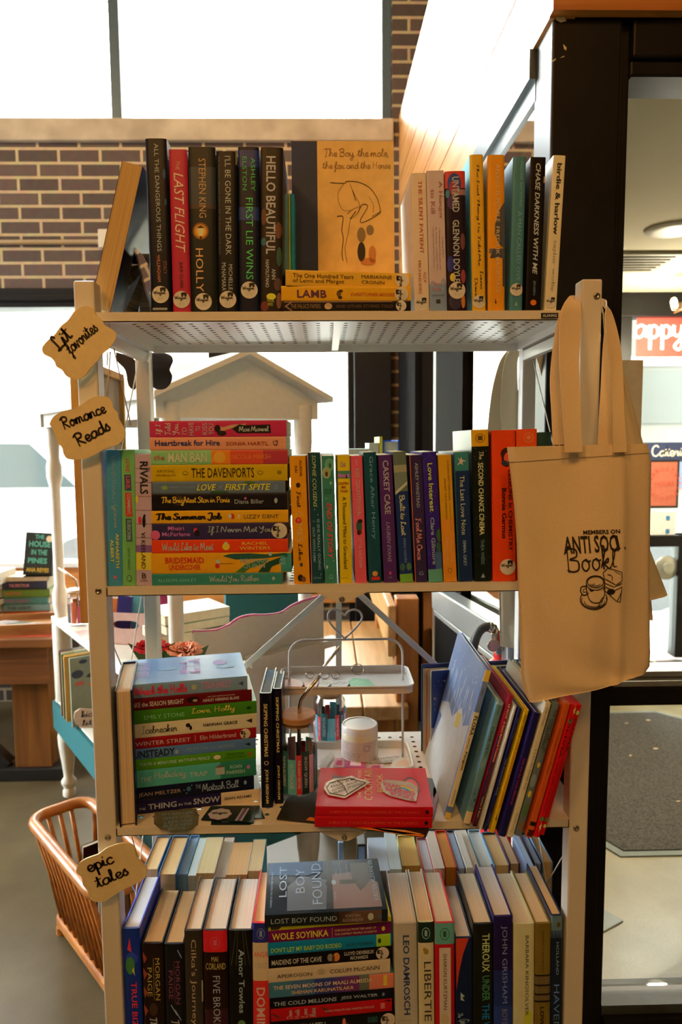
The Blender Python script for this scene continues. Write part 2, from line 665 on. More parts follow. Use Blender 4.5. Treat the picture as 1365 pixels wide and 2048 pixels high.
def lay(mb, g, org, du, dv, mi=0, shear=0.0, warp=None):
    """put unit-square lettering on a plane: origin plus du (reading) and dv (up)"""
    org, du, dv = Vector(org), Vector(du), Vector(dv)
    vs = [org + du * x + dv * y + dv.length * shear * (y - 0.5) * du.normalized() for x, y in g[0]]
    if warp:
        vs = [warp(p) for p in vs]
    mb.add(vs, g[1], mi)
# ------------------------------------------------------------------ the display shelf
Z1, Z2, Z3, Z4 = 1.543, 1.155, 0.790, 0.385
WHITE = (0.80, 0.79, 0.76)
PAINT = mat('white_enamel', WHITE, 0.32, vary=0.02, scale=300, bump=0.08)
STEEL = mat('zinc_screw', (0.45, 0.42, 0.38), 0.3, 1.0, vary=0.0)
SHELF = thing('display_shelf', 'white metal display shelf with perforated boards crowded with books', 'shelf', (0, 0.165, 0))
PTOP = P(165, 561, 0).z
HX = 0.370
PW = 0.029


def post(x0, x1, y0, y1, top):
    mb = MB()
    mb.box((x0, y0, 0), (x1, y1, top))
    o = mb.build('post', PAINT, SHELF, bevel=0.0025)
    return o


posts = [post(-HX, -HX + PW, 0, 0.03, PTOP), post(HX - PW, HX, 0, 0.03, PTOP), post(-HX, -HX + .026, .312, .340, 1.552), post(HX - .026, HX, .312, .340, 1.552)]
for x, y, k in ((197, 1182, 0), (216, 1675, 0), (1194, 592, 1), (1153, 1656, 1)):
    p = P(x, y, 0)
    mb = MB()
    R = Matrix.Rotation(math.pi / 2, 4, 'X')
    mb.lathe([(0.0046, 0), (0.0046, .0012), (0.0036, .002), (0.0022, .0022), (0.002, .0012), (0.0, .0012)], p, 18, 0, R)
    o = mb.build('screw', STEEL, SHELF, smooth=True)
    o.parent = posts[k]
    o.matrix_parent_inverse = Matrix()


def perf(mb, x0, x1, y0, y1, za, zb, pitch=.0215, r=.0038):
    """sheet with real round holes in rows, solid margins all round"""
    nx, ny = int((x1 - x0 - .02) / pitch), int((y1 - y0 - .03) / pitch)
    ax, ay = (x0 + x1 - nx * pitch) / 2, (y0 + y1 - ny * pitch) / 2
    bx, by = ax + nx * pitch, ay + ny * pitch
    for p, q in (((x0, y0), (x1, ay)), ((x0, by), (x1, y1)), ((x0, ay), (ax, by)), ((bx, ay), (x1, by))):
        mb.box((p[0], p[1], za), (q[0], q[1], zb))
    h = pitch / 2
    for i in range(nx):
        for j in range(ny):
            cx, cy = ax + (i + .5) * pitch, ay + (j + .5) * pitch
            vs = []
            for z in (zb, za):
                for k in range(8):
                    a = math.pi * k / 4
                    c, s = math.cos(a), math.sin(a)
                    m = max(abs(c), abs(s))
                    vs += [(cx + h * c / m, cy + h * s / m, z), (cx + r * c, cy + r * s, z)]
            fs = []
            for k in range(8):
                n = (k + 1) % 8
                fs += [(2 * k, 2 * n, 2 * n + 1, 2 * k + 1), (16 + 2 * k, 17 + 2 * k, 17 + 2 * n, 16 + 2 * n)]
            mb.add(vs, fs)
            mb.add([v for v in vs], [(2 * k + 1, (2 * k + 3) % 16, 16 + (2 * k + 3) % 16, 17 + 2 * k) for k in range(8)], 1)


def board(z, lip=0.0135):
    x0, x1 = -HX + PW, HX - PW
    mb = MB()
    perf(mb, x0, x1, 0.0015, 0.338, z - .0013, z)
    mb.box((x0, 0.0, z - lip), (x1, 0.0015, z), 0)
    mb.box((x0, 0.0, z - lip), (x1, 0.012, z - lip + .0012), 0)
    mb.box((x0, 0.336, z - lip - .001), (x1, 0.338, z), 0)
    mb.box((x0, 0.0, z - lip), (x0 + .0015, 0.338, z - .0012), 0)
    mb.box((x1 - .0015, 0.0, z - lip), (x1, 0.338, z - .0012), 0)
    # corner returns beside the posts
    mb.box((-HX + .002, 0.03, z - lip), (x0, 0.312, z - .0002), 0)
    mb.box((x1, 0.03, z - lip), (HX - .002, 0.312, z - .0002), 0)
    o = mb.build('shelf_board', [PAINT, mat('shaded_hole_wall', (.03, .028, .026), .6, .3)], SHELF)  # hole walls coloured dark to stand in for the shade inside
    mb = MB()
    mb.box((-.009, .012, z - .0128), (.003, .336, z - .0012), 0)
    b = mb.build('stiffener', PAINT, SHELF)
    b.parent = o
    b.matrix_parent_inverse = Matrix()
    return o


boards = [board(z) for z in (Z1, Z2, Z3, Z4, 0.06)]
for z, cx, b in ((Z2 - .0135, 684, boards[1]), (Z3 - .0135, 689, boards[2])):
    c = P(cx, 1198 if z > 1 else 1674, -.001)
    mb = MB()
    mb.prism([(c.x - .036, -.0015, z + .001), (c.x + .036, -.0015, z + .001), (c.x + .026, -.0015, z - .004), (c.x + .006, -.0015, z - .0135), (c.x - .006, -.0015, z - .0135), (c.x - .026, -.0015, z - .004)], (0, .0015, 0))
    o = mb.build('gusset_plate', PAINT, SHELF)
    o.parent = b
    o.matrix_parent_inverse = Matrix()
    mb = MB()
    mb.lathe([(0.0042, 0), (0.0042, .0012), (0.003, .002), (0.0016, .002), (0.0, .001)], (c.x, -.0016, c.z), 18, 0, Matrix.Rotation(math.pi / 2, 4, 'X'))
    o = mb.build('screw', STEEL, SHELF, smooth=True)
    o.parent = b
    o.matrix_parent_inverse = Matrix()
# maker's plate on the top lip
a, c = P(1083, 626, -.0005), P(1117, 636.5, -.0005)
mb = MB()
mb.box((a.x, -.0012, c.z), (c.x, -.0001, a.z), 0)
lay(mb, glyphs('ALANNG', .02), (a.x + .002, -.00135, c.z + .0016), (c.x - a.x - .004, 0, 0), (0, 0, a.z - c.z - .0032), 1)
o = mb.build('maker_plate', [C('#1c1712', 0, .4), C('#c8a884', 1, .5)], SHELF)
o.parent = boards[0]
o.matrix_parent_inverse = Matrix()
# back bracing between the middle and lower shelf, side wires
for p, q in ((P(716, 1186, .342), P(1050, 1495, .342)), (P(655, 1186, .342), P(296, 1505, .342)), (P(678, 1190, .345), P(678, 1480, .345))):
    mb = MB()
    mb.bar(p, q, .003, .0115, (0, 1, 0)) if False else mb.bar(p, q, .0115, .0025, (0, 1, 0))
    mb.build('back_brace', PAINT, SHELF)
for sx in (-1, 1):
    for zt, zb in ((Z1 - .02, Z2), (Z2 - .02, Z3), (Z3 - .02, Z4)):
        for ya, yb_ in ((.02, .32), (.32, .02)):
            mb = MB()
            mb.tube([(sx * (HX - .004 - (.003 if ya > .1 else 0)), ya, zt), (sx * (HX - .004 - (.003 if ya > .1 else 0)), yb_, zb)], .0011, 6)
            mb.build('side_wire', PAINT, SHELF, smooth=True)
# clear film guard: corner fittings under the top board
for sx in (-1, 1):
    mb = MB()
    mb.bar((sx * (HX - .02), .03, Z1 - .026), (sx * (HX - .02), .312, Z1 - .026), .012, .018)
    mb.build('side_rail', PAINT, SHELF, bevel=.001)
# ------------------------------------------------------------------ books
PAGE_E = {'h': 0.003, 'p': 0.0003}


def spine_y(z, t, b):
    return -b * (1 - min(1.0, abs(2 * z / t - 1)) ** 6)


def strip(mb, L, t, b, u0, u1, v0, v1, off, mi):
    """patch that follows the rounded spine"""
    n = max(1, int(12 * abs(v1 - v0)))
    vs, fs = [], []
    for i in range(n + 1):
        z = (v0 + (v1 - v0) * i / n) * t
        y = spine_y(z, t, b) - off
        vs += [(u0 * L, y, z), (u1 * L, y, z)]
    for i in range(n):
        fs.append((2 * i, 2 * i + 1, 2 * i + 3, 2 * i + 2))
    mb.add(vs, fs, mi)


def ellipse(mb, L, t, b, u, v, ru, rv, off, mi, absolute=False):
    vs, fs = [], []
    cu, cz = u * L, v * t
    a, c = (ru, rv) if absolute else (ru * L, rv * t)
    rings, n = 3, 20
    vs.append((cu, spine_y(cz, t, b) - off, cz))
    for k in range(1, rings + 1):
        for j in range(n):
            an = 2 * math.pi * j / n
            z = cz + c * k / rings * math.sin(an)
            z = max(0.0, min(t, z))
            vs.append((cu + a * k / rings * math.cos(an), spine_y(z, t, b) - off, z))
    for j in range(n):
        fs.append((0, 1 + j, 1 + (j + 1) % n))
    for k in range(rings - 1):
        for j in range(n):
            p, q = 1 + k * n, 1 + (k + 1) * n
            fs.append((p + j, q + j, q + (j + 1) % n, p + (j + 1) % n))
    mb.add(vs, fs, mi)


class Pal:
    """materials of one mesh by colour"""

    def __init__(s, tier, rough=0.5, name='ink'):
        s.t, s.r, s.n, s.l, s.k = tier, rough, name, [], {}

    def __call__(s, h):
        if h not in s.k:
            s.k[h] = len(s.l)
            s.l.append(C(h, s.t, s.r, s.n, vary=0.0))
        return s.k[h]


def book(label, M4, L, t, w, d, tier, group=None, back=False):
    """local axes: X along the lettering, Y from the spine into the block, Z across the spine"""
    soft = d.get('k', 'p') == 'p'
    b = d.get('b', 0.0006 if soft else 0.0022)
    tb = 0.0005 if soft else (0.0013 if back else 0.0021)
    e = 0.0003 if soft else 0.003
    name = d.get('n', 'paperback_book' if soft else 'hardcover_book')
    root = bpy.data.objects.new(name, None)
    root.empty_display_size = 0.03
    root.matrix_basis = M4
    root['_local'] = 1
    COL.objects.link(root)
    tag(root, label, 'book', group)
    cov = C(d['c'], 5 if back else tier, d.get('r', 0.36), 'book_cover', vary=0.04, scale=40, spec=0.3)
    zs = [t * (0.5 - 0.5 * math.cos(math.pi * i / 12)) for i in range(13)]
    prof = [(w, 0.0)] + [(spine_y(z, t, b), z) for z in zs] + [(w, t), (w, t - tb), (tb, t - tb), (tb, tb), (w, tb)]
    mb = MB()
    mb.prism([(0, y, z) for y, z in prof], (L, 0, 0))
    o = mb.build('cover', cov, root)
    pg = d.get('pg', '#c8a878')
    c1 = alb(pg, 5 if back or tier == 4 else tier)
    m = striped('book_pages', tuple(x * 0.72 for x in c1), tuple(min(0.9, x * 1.06) for x in c1), 'Z', 1400.0)
    mb = MB()
    mb.box((e, tb, tb), (L - e, w - (0.0035 if not soft else 0.0004), t - tb))
    mb.build('page_block', m, root)
    for q in d.get('bands', ()):
        mb = MB()
        v0, v1 = (q[3], q[4]) if len(q) > 3 else (0.0, 1.0)
        strip(mb, L, t, b, q[0], q[1], v0, v1, 0.00025, 0)
        mb.build('spine_band', C(q[2], tier, 0.4, 'spine_print', vary=0.0), root)

    def span(q):
        if q[0] == 'e':
            return q[1] - q[3], q[1] + q[3]
        if q[0] == 'r':
            return q[1], q[2]
        return min(p[0] for p in q[1]), max(p[0] for p in q[1])
    groups, end = [], -9
    for k, q in sorted(enumerate(d.get('art', ())), key=lambda e: span(e[1])[0]):
        lo, hi = span(q)
        if (lo - end) * L > 0.017 and len(d['art']) < 30:
            groups.append([])
        if not groups:
            groups.append([])
        groups[-1].append((k, q))
        end = max(end, hi)
    for g_ in groups:
        pal = Pal(tier, 0.45, 'spine_print')
        mb = MB()
        for k, q in sorted(g_, key=lambda e: e[0]):
            off = 0.00042 + 0.00002 * k
            if q[0] == 'e':
                ellipse(mb, L, t, b, q[1], q[2], q[3], q[4], off, pal(q[5]))
            elif q[0] == 'r':
                strip(mb, L, t, b, q[1], q[2], q[3], q[4], off, pal(q[5]))
            else:
                vs = [(u * L, -b - off, v * t) for u, v in q[1]]
                mb.add(vs, [tuple(range(len(vs)))], pal(q[2]))
        mb.build('spine_motif', pal.l, root)

    def wp(p):
        z = max(0.0, min(t, p.z))
        return Vector((p.x, spine_y(z, t, b) - 0.0007, z))
    for q in d.get('tx', ()):
        fl = q[6] if len(q) > 6 else ''
        s, u0, u1, v0, v1, c = q[:6]
        g = hand(s, q[7] if len(q) > 7 else 0.95) if 's' in fl else glyphs(s, 0.018 if 'b' in fl else 0.0)
        mb = MB()
        if 'h' in fl:
            lay(mb, g, (u1 * L, 0, v0 * t), (0, 0, (v1 - v0) * t), (-(u1 - u0) * L, 0, 0), 0, 0.0, wp)
        else:
            lay(mb, g, (u0 * L, 0, v0 * t), ((u1 - u0) * L, 0, 0), (0, 0, (v1 - v0) * t), 0, 0.28 if 'i' in fl else 0.0, wp)
        mb.build('author_lettering' if 'a' in fl else 'title_lettering', C(c, tier, 0.45, 'lettering_ink', vary=0.0), root)
    if d.get('top'):
        pal = Pal(tier, 0.45, 'lettering_ink')
        mb = MB()
        k = 0
        for q in d['top']:
            k += 1
            z = t + 0.0003 + 0.00004 * k
            if q[0] in ('R', 'E', 'P'):
                if q[0] == 'R':
                    vs = [(q[1] * L, q[3] * w, z), (q[2] * L, q[3] * w, z), (q[2] * L, q[4] * w, z), (q[1] * L, q[4] * w, z)]
                elif q[0] == 'E':
                    vs = [(q[1] * L + q[3] * L * math.cos(a * math.pi / 14), q[2] * w + q[4] * w * math.sin(a * math.pi / 14), z) for a in range(28)]
                else:
                    vs = [(u * L, v * w, z) for u, v in q[1]]
                mb.add(vs, [tuple(range(len(vs)))], pal(q[-1]))
                continue
            s, u0, u1, v0, v1, c = q[:6]
            fl = q[6] if len(q) > 6 else ''
            g = hand(s, 0.9) if 's' in fl else glyphs(s, 0.018 if 'b' in fl else 0.0)
            lay(mb, g, (u1 * L, v0 * w, z + 0.0003), (0, (v1 - v0) * w, 0), (-(u1 - u0) * L, 0, 0), pal(c))
        mb.build('front_cover_print', pal.l, root)
    if d.get('st') is not None:
        sticker(root, L, t, b, d['st'], d.get('sv', 0.5), tier, d.get('sr'))
    return root


def sticker(root, L, t, b, u, v, tier, rad=None):
    r = rad or min(0.0118, 0.485 * t)
    mb = MB()
    ellipse(mb, L, t, b, u, v, r, r, 0.0009, 0, absolute=True)
    st = mb.build('price_sticker', C('#d8b088', tier, 0.6, 'sticker_paper', vary=0.03), root)
    pal = Pal(tier, 0.6, 'sticker_ink')
    mb = MB()

    def wp(p):
        z = max(0.0, min(t, p.z))
        return Vector((p.x, spine_y(z, t, b) - 0.0012, p.z))
    cu, cz = u * L, v * t
    # the shop's word, a little covered cart above it, a pencilled price under it
    lay(mb, hand('Wagon', 1.5), (cu + 0.16 * r, 0, cz - 0.82 * r), (0, 0, 1.45 * r), (-0.62 * r, 0, 0), pal('#2a2018'), 0, wp)
    for a, c in ((0.1, 0.62), (0.5, 0.62)):
        vs = [wp(Vector((cu - (0.42 + 0.11 * math.sin(k * math.pi / 6)) * r, 0, cz + (a + 0.13 * math.cos(k * math.pi / 6)) * r))) for k in range(12)]
        mb.add(vs, [tuple(range(12))], pal('#2a2018'))
    vs = [wp(Vector((cu - x * r, 0, cz + z * r))) for x, z in ((0.5, 0.0), (0.5, 0.62), (0.78, 0.66), (0.86, 0.3), (0.76, -0.05))]
    mb.add(vs, [tuple(range(5))], pal('#2a2018'))
    lay(mb, glyphs('$10'), (cu + 0.62 * r, 0, cz - 0.3 * r), (0, 0, 0.6 * r), (-0.3 * r, 0, 0), pal('#a88a6c'), 0, wp)
    o = mb.build('sticker_print', pal.l, root)
    o.parent = st
    o.matrix_parent_inverse = Matrix()


def row(tier, zs, yb, items):
    """books standing side by side, spines out. quad: top-left, top-right, bottom-left, bottom-right columns and the row of the top, as seen"""
    pt = pb = -.3402
    px = None
    out = []
    for label, q, w, d in items:
        y0 = d.get('y0', 0.006)
        TL, TR = P(q[0], q[4], y0), P(q[1], q[4], y0)
        yq = q[5] if len(q) > 5 else yb
        BL, BR = P(q[2], yq, y0), P(q[3], yq, y0)
        t = ((TR.x - TL.x) + (BR.x - BL.x)) / 2
        tc, bc = (TL + TR) / 2, (BL + BR) / 2
        tc.z = TL.z
        bc.z = zs
        half = t / 2
        sh = max(0.0, max(pt - (tc.x - half), pb - (bc.x - half)))
        if sh > 0:
            t -= sh * 0.5 if t > 0.02 else 0
            sh2 = max(0.0, max(pt - (tc.x - t / 2), pb - (bc.x - t / 2)))
            tc.x += sh2
            bc.x += sh2
        ov = max(tc.x, bc.x) + t / 2 - .3402
        if ov > 0 and not d.get('lean') and tier in (2, 4) and bc.x < .345:
            t -= ov
            tc.x -= ov / 2
            bc.x -= ov / 2
        pt, pb = tc.x + t / 2 + 0.0003, bc.x + t / 2 + 0.0003
        ax = Vector((tc.x - bc.x, 0, tc.z - bc.z))
        L = d.get('L') or ax.length
        ax.normalize()
        if d.get('lean'):
            ax = Vector((math.sin(d['lean']), 0, math.cos(d['lean'])))
            bc.x = max(bc.x - .006, (px or -9) + t / 2)
            px = bc.x + t / 2 + .0004
        t *= ax.z * (.9 if d.get('lean') else 1)
        rt = Vector((ax.z, 0, -ax.x))
        org = bc + ax * L - rt * t / 2
        low = min((bc - rt * t / 2).z, (bc + rt * t / 2).z)
        org.z += zs - low + 0.0002
        org.y = y0 + d.get('b', 0.0006 if d.get('k', 'p') == 'p' else 0.0022)
        X, Z = -ax, rt
        Y = Z.cross(X)
        M4 = Matrix(((X.x, Y.x, Z.x, org.x), (X.y, Y.y, Z.y, org.y), (X.z, Y.z, Z.z, org.z), (0, 0, 0, 1)))
        out.append(book(label, M4, L, t, w, d, tier, d.get('g')))
    return out


def stack(tier, z0, items, y0=None, dy=0.0, gap=0.0003):
    """books lying on one another, bottom first: columns of the spine's ends and rows of its edges, as seen"""
    z = z0 + gap
    for label, q, w, d in items:
        xl, tl, bl, xr, tr, br = q
        if y0 is None:
            A, B = PZ(xl, bl, z), PZ(xr, br, z)
        else:
            A, B = P(xl, bl, y0 + d.get('ya', 0)), P(xr, br, y0 + d.get('yb', 0) + dy)
            A.z = B.z = z
        if d.get('yy') is not None:
            A.y, B.y = d['yy']
        t = ((P(xl, tl, A.y).z - P(xl, bl, A.y).z) + (P(xr, tr, B.y).z - P(xr, br, B.y).z)) / 2 - gap
        X = Vector((B.x - A.x, B.y - A.y, 0))
        L = X.length
        X.normalize()
        Z = Vector((0, 0, 1))
        Y = Z.cross(X)
        M4 = Matrix(((X.x, Y.x, 0, A.x), (X.y, Y.y, 0, A.y), (0, 0, 1, z), (0, 0, 0, 1)))
        book(label, M4, L, t, w, d, tier, d.get('g'))
        z += t + gap
    return z


CREAM, INK = '#c9a987', '#20140f'
# ------------------------------------------------------------------ the room
def noise_mat(name, c1, c2, scale, rough, bump=.0, spec=.5, speck=None):
    m = bpy.data.materials.new(name)
    m.use_nodes = True
    nt = m.node_tree
    b = nt.nodes['Principled BSDF']
    b.inputs['Specular IOR Level'].default_value = spec
    tc = nt.nodes.new('ShaderNodeTexCoord')
    nz = nt.nodes.new('ShaderNodeTexNoise')
    nz.inputs['Scale'].default_value = scale
    nz.inputs['Detail'].default_value = 6.0
    nt.links.new(tc.outputs['Object'], nz.inputs['Vector'])
    rp = nt.nodes.new('ShaderNodeValToRGB')
    rp.color_ramp.elements[0].position = .3
    rp.color_ramp.elements[1].position = .7
    rp.color_ramp.elements[0].color = tuple(c1) + (1,)
    rp.color_ramp.elements[1].color = tuple(c2) + (1,)
    nt.links.new(nz.outputs['Fac'], rp.inputs['Fac'])
    out = rp.outputs['Color']
    if speck:
        vo = nt.nodes.new('ShaderNodeTexNoise')
        vo.inputs['Scale'].default_value = speck[0]
        vo.inputs['Detail'].default_value = 2.0
        nt.links.new(tc.outputs['Object'], vo.inputs['Vector'])
        r2 = nt.nodes.new('ShaderNodeValToRGB')
        r2.color_ramp.elements[0].position = .35
        r2.color_ramp.elements[1].position = .65
        r2.color_ramp.elements[0].color = (speck[1],) * 3 + (1,)
        r2.color_ramp.elements[1].color = (1, 1, 1, 1)
        nt.links.new(vo.outputs['Fac'], r2.inputs['Fac'])
        mx = nt.nodes.new('ShaderNodeMix')
        mx.data_type = 'RGBA'
        mx.blend_type = 'MULTIPLY'
        mx.inputs['Factor'].default_value = 1.0
        nt.links.new(out, mx.inputs[6])
        nt.links.new(r2.outputs['Color'], mx.inputs[7])
        out = mx.outputs[2]
    nt.links.new(out, b.inputs['Base Color'])
    b.inputs['Roughness'].default_value = rough
    if bump:
        bp = nt.nodes.new('ShaderNodeBump')
        bp.inputs['Strength'].default_value = bump
        bp.inputs['Distance'].default_value = .004
        nt.links.new(nz.outputs['Fac'], bp.inputs['Height'])
        nt.links.new(bp.outputs['Normal'], b.inputs['Normal'])
    return m


def room(name, boxes, mats, bevel=0.0):
    mb = MB()
    for q in boxes:
        mb.box(q[0], q[1], q[2] if len(q) > 2 else 0)
    return structure(mb.build(name, mats, None, bevel=bevel))


CONC = noise_mat('polished_concrete', (.085, .060, .026), (.140, .105, .052), 5.0, .5, .0, .25, (420.0, .72))
BRICK = bricks('brown_brick', (.058, .038, .030), (.098, .062, .048), (.40, .30, .17), 'X')
BRICKY = bricks('brown_brick_return', (.075, .050, .040), (.125, .080, .062), (.46, .36, .21), 'Y')
LINTEL = noise_mat('weathered_limestone', (.30, .24, .17), (.46, .38, .28), 7.0, .85, .3)
MATTE = mat('matte_black_frame', (.010, .009, .009), .85, vary=.1, scale=12, spec=.03)
BLACK = mat('black_anodised_frame', (.008, .007, .007), .45, vary=.1, scale=12, spec=.2)
SLATE = mat('slate_blue_frame', (.06, .085, .10), .35, vary=.05)
SILVER = mat('silver_aluminium', (.42, .45, .45), .35, .6, vary=.04)
PLASTER = mat('cream_plaster', (.62, .56, .42), .9, vary=.03, scale=3)
DARKCEIL = mat('dark_ceiling', (.10, .09, .08), .9)
WALLW = mat('dark_unseen_wall', (.16, .13, .09), .9, vary=.03, scale=3)  # unseen walls kept dark so little light bounces back
PINE = grain('pine_cladding', '#b87a3c', '#d8a060', 'Y', .38)
PINEX = grain('pine_fascia', '#a86428', '#cc8a44', 'X', .38)
PANE = glass('window_glass', (.97, .99, .985), .9)
SLATE = mat('slate_blue_frame', (.06, .085, .10), .35, vary=.05)

WY = 2.70
room('floor', [((-4.2, -4.6, -.12), (3.2, WY + .3, 0))], CONC)
room('ceiling', [((-4.2, -4.6, 4.5), (3.2, WY + .3, 4.6))], DARKCEIL)
room('wall_left', [((-4.3, -4.6, 0), (-4.2, .5, 4.5)), ((-4.3, .5, 0), (-4.2, 2.6, .7)), ((-4.3, .5, 2.9), (-4.2, 2.6, 4.5)), ((-4.3, 2.6, 0), (-4.2, WY + .3, 4.5))], WALLW)
f = room('added_daylight_window', [((-4.28, .5, .7), (-4.22, .55, 2.9)), ((-4.28, 2.55, .7), (-4.22, 2.6, 2.9)), ((-4.28, .5, .7), (-4.22, 2.6, .75)), ((-4.28, .5, 2.85), (-4.22, 2.6, 2.9)), ((-4.28, 1.5, .7), (-4.22, 1.56, 2.9))], SLATE)  # unseen window added to bring daylight onto the cart and table
for a, b in ((.55, 1.5), (1.56, 2.55)):
    mb = MB()
    mb.box((-4.252, a, .75), (-4.248, b, 2.85))
    mb.build('window_pane', PANE, f)
room('wall_right', [((3.2, -4.6, 0), (3.3, WY + .3, 4.5))], WALLW)
room('wall_rear', [((-4.3, -4.7, 0), (3.3, -4.6, 4.5))], WALLW)
XJ = P(785, 200, WY).x
XR = .36
zu0, zu1 = 2.957, 4.3
XM0, XM1 = P(215, 150, WY).x, P(237, 150, WY).x
XE0 = P(765, 150, WY).x
# brick wall of the window side: band between the window rows, pier on the right, ends, bottom
room('wall_window', [((-4.2, WY, 2.144), (XJ, WY + .25, 2.85)), ((XJ, WY, 2.144), (3.2, WY + .25, 4.5)), ((-4.2, WY, zu1), (XJ, WY + .25, 4.5)), ((-4.2, WY, 0), (-3.6, WY + .25, 2.144)), ((-4.2, WY, 2.85), (-3.6, WY + .25, zu1)), ((-4.2, WY, 0), (P(712, 1000, WY).x, WY + .25, .52))], BRICK)
room('trim_1', [((-3.6, WY - .03, 2.85), (XJ + .005, WY + .26, zu0))], LINTEL, .006)
# upper window
f = room('window_1', [((-3.6, WY + .06, zu0), (XJ, WY + .14, zu0 + .035)), ((-3.6, WY + .06, zu1 - .05), (XJ, WY + .14, zu1)), ((-3.6, WY + .06, zu0), (-3.55, WY + .14, zu1)), ((XE0, WY + .03, zu0), (XJ, WY + .14, zu1)), ((XM0, WY + .04, zu0), (XM1, WY + .14, zu1)), ((-2.55, WY + .04, zu0), (-2.49, WY + .14, zu1))], SLATE, .004)
for a, b in ((-3.55, -2.55), (-2.49, XM0), (XM1, XE0)):
    mb = MB()
    mb.box((a, WY + .098, zu0 + .035), (b, WY + .102, zu1 - .05))
    mb.build('window_pane', PANE, f)
# lower window
zl0, zl1 = .74, 2.05
XL1 = P(710, 900, WY).x
m0, m1 = P(415, 715, WY).x, P(471, 715, WY).x
f = room('window_2', [((-3.6, WY - .02, zl1), (XL1, WY + .16, 2.144)), ((-3.6, WY - .04, zl1 + .03), (XL1, WY + .0, zl1 + .055)), ((-3.6, WY + .02, zl0 - .05), (XL1, WY + .16, zl0 + .0)), ((m0, WY + .02, zl0), (m1, WY + .14, zl1)), ((-2.0, WY + .02, zl0), (-1.94, WY + .14, zl1))], BLACK, .004)
for a, b in ((-3.6, -2.0), (-1.94, m0), (m1, XL1)):
    mb = MB()
    mb.box((a, WY + .088, zl0), (b, WY + .092, zl1))
    mb.build('window_pane', PANE, f)
room('trim_2', [((-3.6, WY - .05, zl0 - .012), (XL1, WY + .02, zl0 + .012))], mat('pale_sill', (.6, .6, .56), .5))
room('trim_3', [((-3.6, WY - .03, .52), (XL1, WY + .2, zl0 - .012))], PINEX)
# pale surface conduit and its box along the brick
t = thing('conduit', 'pale surface conduit with a round junction box crossing the brick wall', 'conduit', P(100, 484, WY - .02))
a, b = P(0, 486, WY - .015), P(200, 484, WY - .015)
mb = MB()
mb.tube([(-4.1, WY - .014, a.z), (b.x, WY - .014, b.z)], .012, 10)
mb.build('pipe', mat('cream_paint', (.52, .46, .36), .6), t, smooth=True)
q = P(212, 478, WY - .02)
mb = MB()
mb.box((q.x - .035, WY - .035, q.z - .045), (q.x + .035, WY - .0005, q.z + .045))
mb.build('junction_box', mat('cream_paint', (.52, .46, .36), .6), t, bevel=.004)

# entrance vestibule: side wall, front frame, bulkhead above
VX0, VX1 = .394, .362     # side wall plane runs from the near corner to the window wall
VY0, VY1 = .33, WY


def vx(y):
    return VX0 + (VX1 - VX0) * (y - VY0) / (VY1 - VY0)


def side(y0, y1, z0, z1, th=.05, out=.0):
    """box lying in the slightly skewed side wall"""
    mb = MB()
    vs = [(vx(y0) - out, y0, z0), (vx(y0) + th, y0, z0), (vx(y1) + th, y1, z0), (vx(y1) - out, y1, z0)]
    mb.prism(vs, (0, 0, z1 - z0))
    return mb


ZB = 2.115
mb = MB()
zz = ZB + .055
hs = [.118, .125, .122, .126, .122, .125, .07]
for h in hs:
    q = side(VY0 + .002, VY1, zz + .003, zz + h - .003, .03)
    mb.add(q.v, q.f, 0)
    zz += h
ZT = zz
q = side(VY0 + .001, VY1, ZB, ZB + .052, .04, .006)
mb.add(q.v, q.f, 0)
q = side(VY0 + .03, VY1, ZB, ZT - .002, .04, -.012)
mb.add(q.v, q.f, 1)
structure(mb.build('wall_cladding_side', [PINE, C('#3c2410', 0, .8)], None))
mb = MB()
zz = ZB + .003
for h in (.15, .15, .15, .15, .15):
    mb.box((VX0 - .006, VY0 - .02, zz), (3.2, VY0 + .002, zz + h - .003))
    zz += h
structure(mb.build('wall_cladding_front', PINEX, None))
room('ceiling_bulkhead', [((VX0 + .03, VY0 + .03, ZT - .03), (3.2, WY, ZT))], WALLW)
# side glazing frame
mb = MB()
for y0, y1, z0, z1, out in ((VY0 + .10, VY1, 2.06, ZB, .012), (VY0 + .10, VY1, 2.02, 2.06, .0), (VY0, VY1, 0, .12, .006)):
    q = side(y0, y1, z0, z1, .05, out)
    mb.add(q.v, q.f, 0)
sf = structure(mb.build('window_3', SLATE, None))
yA, yB = PX(931, 900, vx(1.08)).y, PX(878, 900, vx(1.5)).y
mb = MB()
q = side(yA, yB, 0, 2.06, .09, .01)
mb.add(q.v, q.f, 0)
y2, y3 = PX(835, 900, vx(2.0)).y, PX(794, 900, vx(2.6)).y
q = side(y2, min(y3, WY - .06), 0, 2.06, .09, .01)
mb.add(q.v, q.f, 0)
structure(mb.build('window_mullion_black', MATTE, None))
mb = MB()
q = side(yB + .001, yB + .045, 0, 2.06, .05, .012)
mb.add(q.v, q.f, 0)
structure(mb.build('window_mullion_silver', SILVER, None))
mb = MB()
q = side(yB + .14, y2 - .01, 0, 2.06, .20, -.10)
mb.add(q.v, q.f, 0)
structure(mb.build('wall_pier', BRICKY, None))
for y0, y1 in ((VY0 + .1, yA), (yB + .046, y2)):
    mb = MB()
    q = side(y0, y1, .12, 2.02, .006, -.02)
    mb.add(q.v, q.f, 0)
    g_ = mb.build('window_pane', PANE, sf)
# silver rail along the side glass
r0, r1 = PX(879, 1195, vx(1.52) - .03), PX(1040, 1300, vx(.6) - .03)
mb = MB()
mb.bar(r0, r1, .05, .07)
mb.bar(r0 + Vector((0, 0, -.05)), r1 + Vector((0, 0, -.05)), .035, .018)
structure(mb.build('window_rail', SILVER, None, bevel=.004))
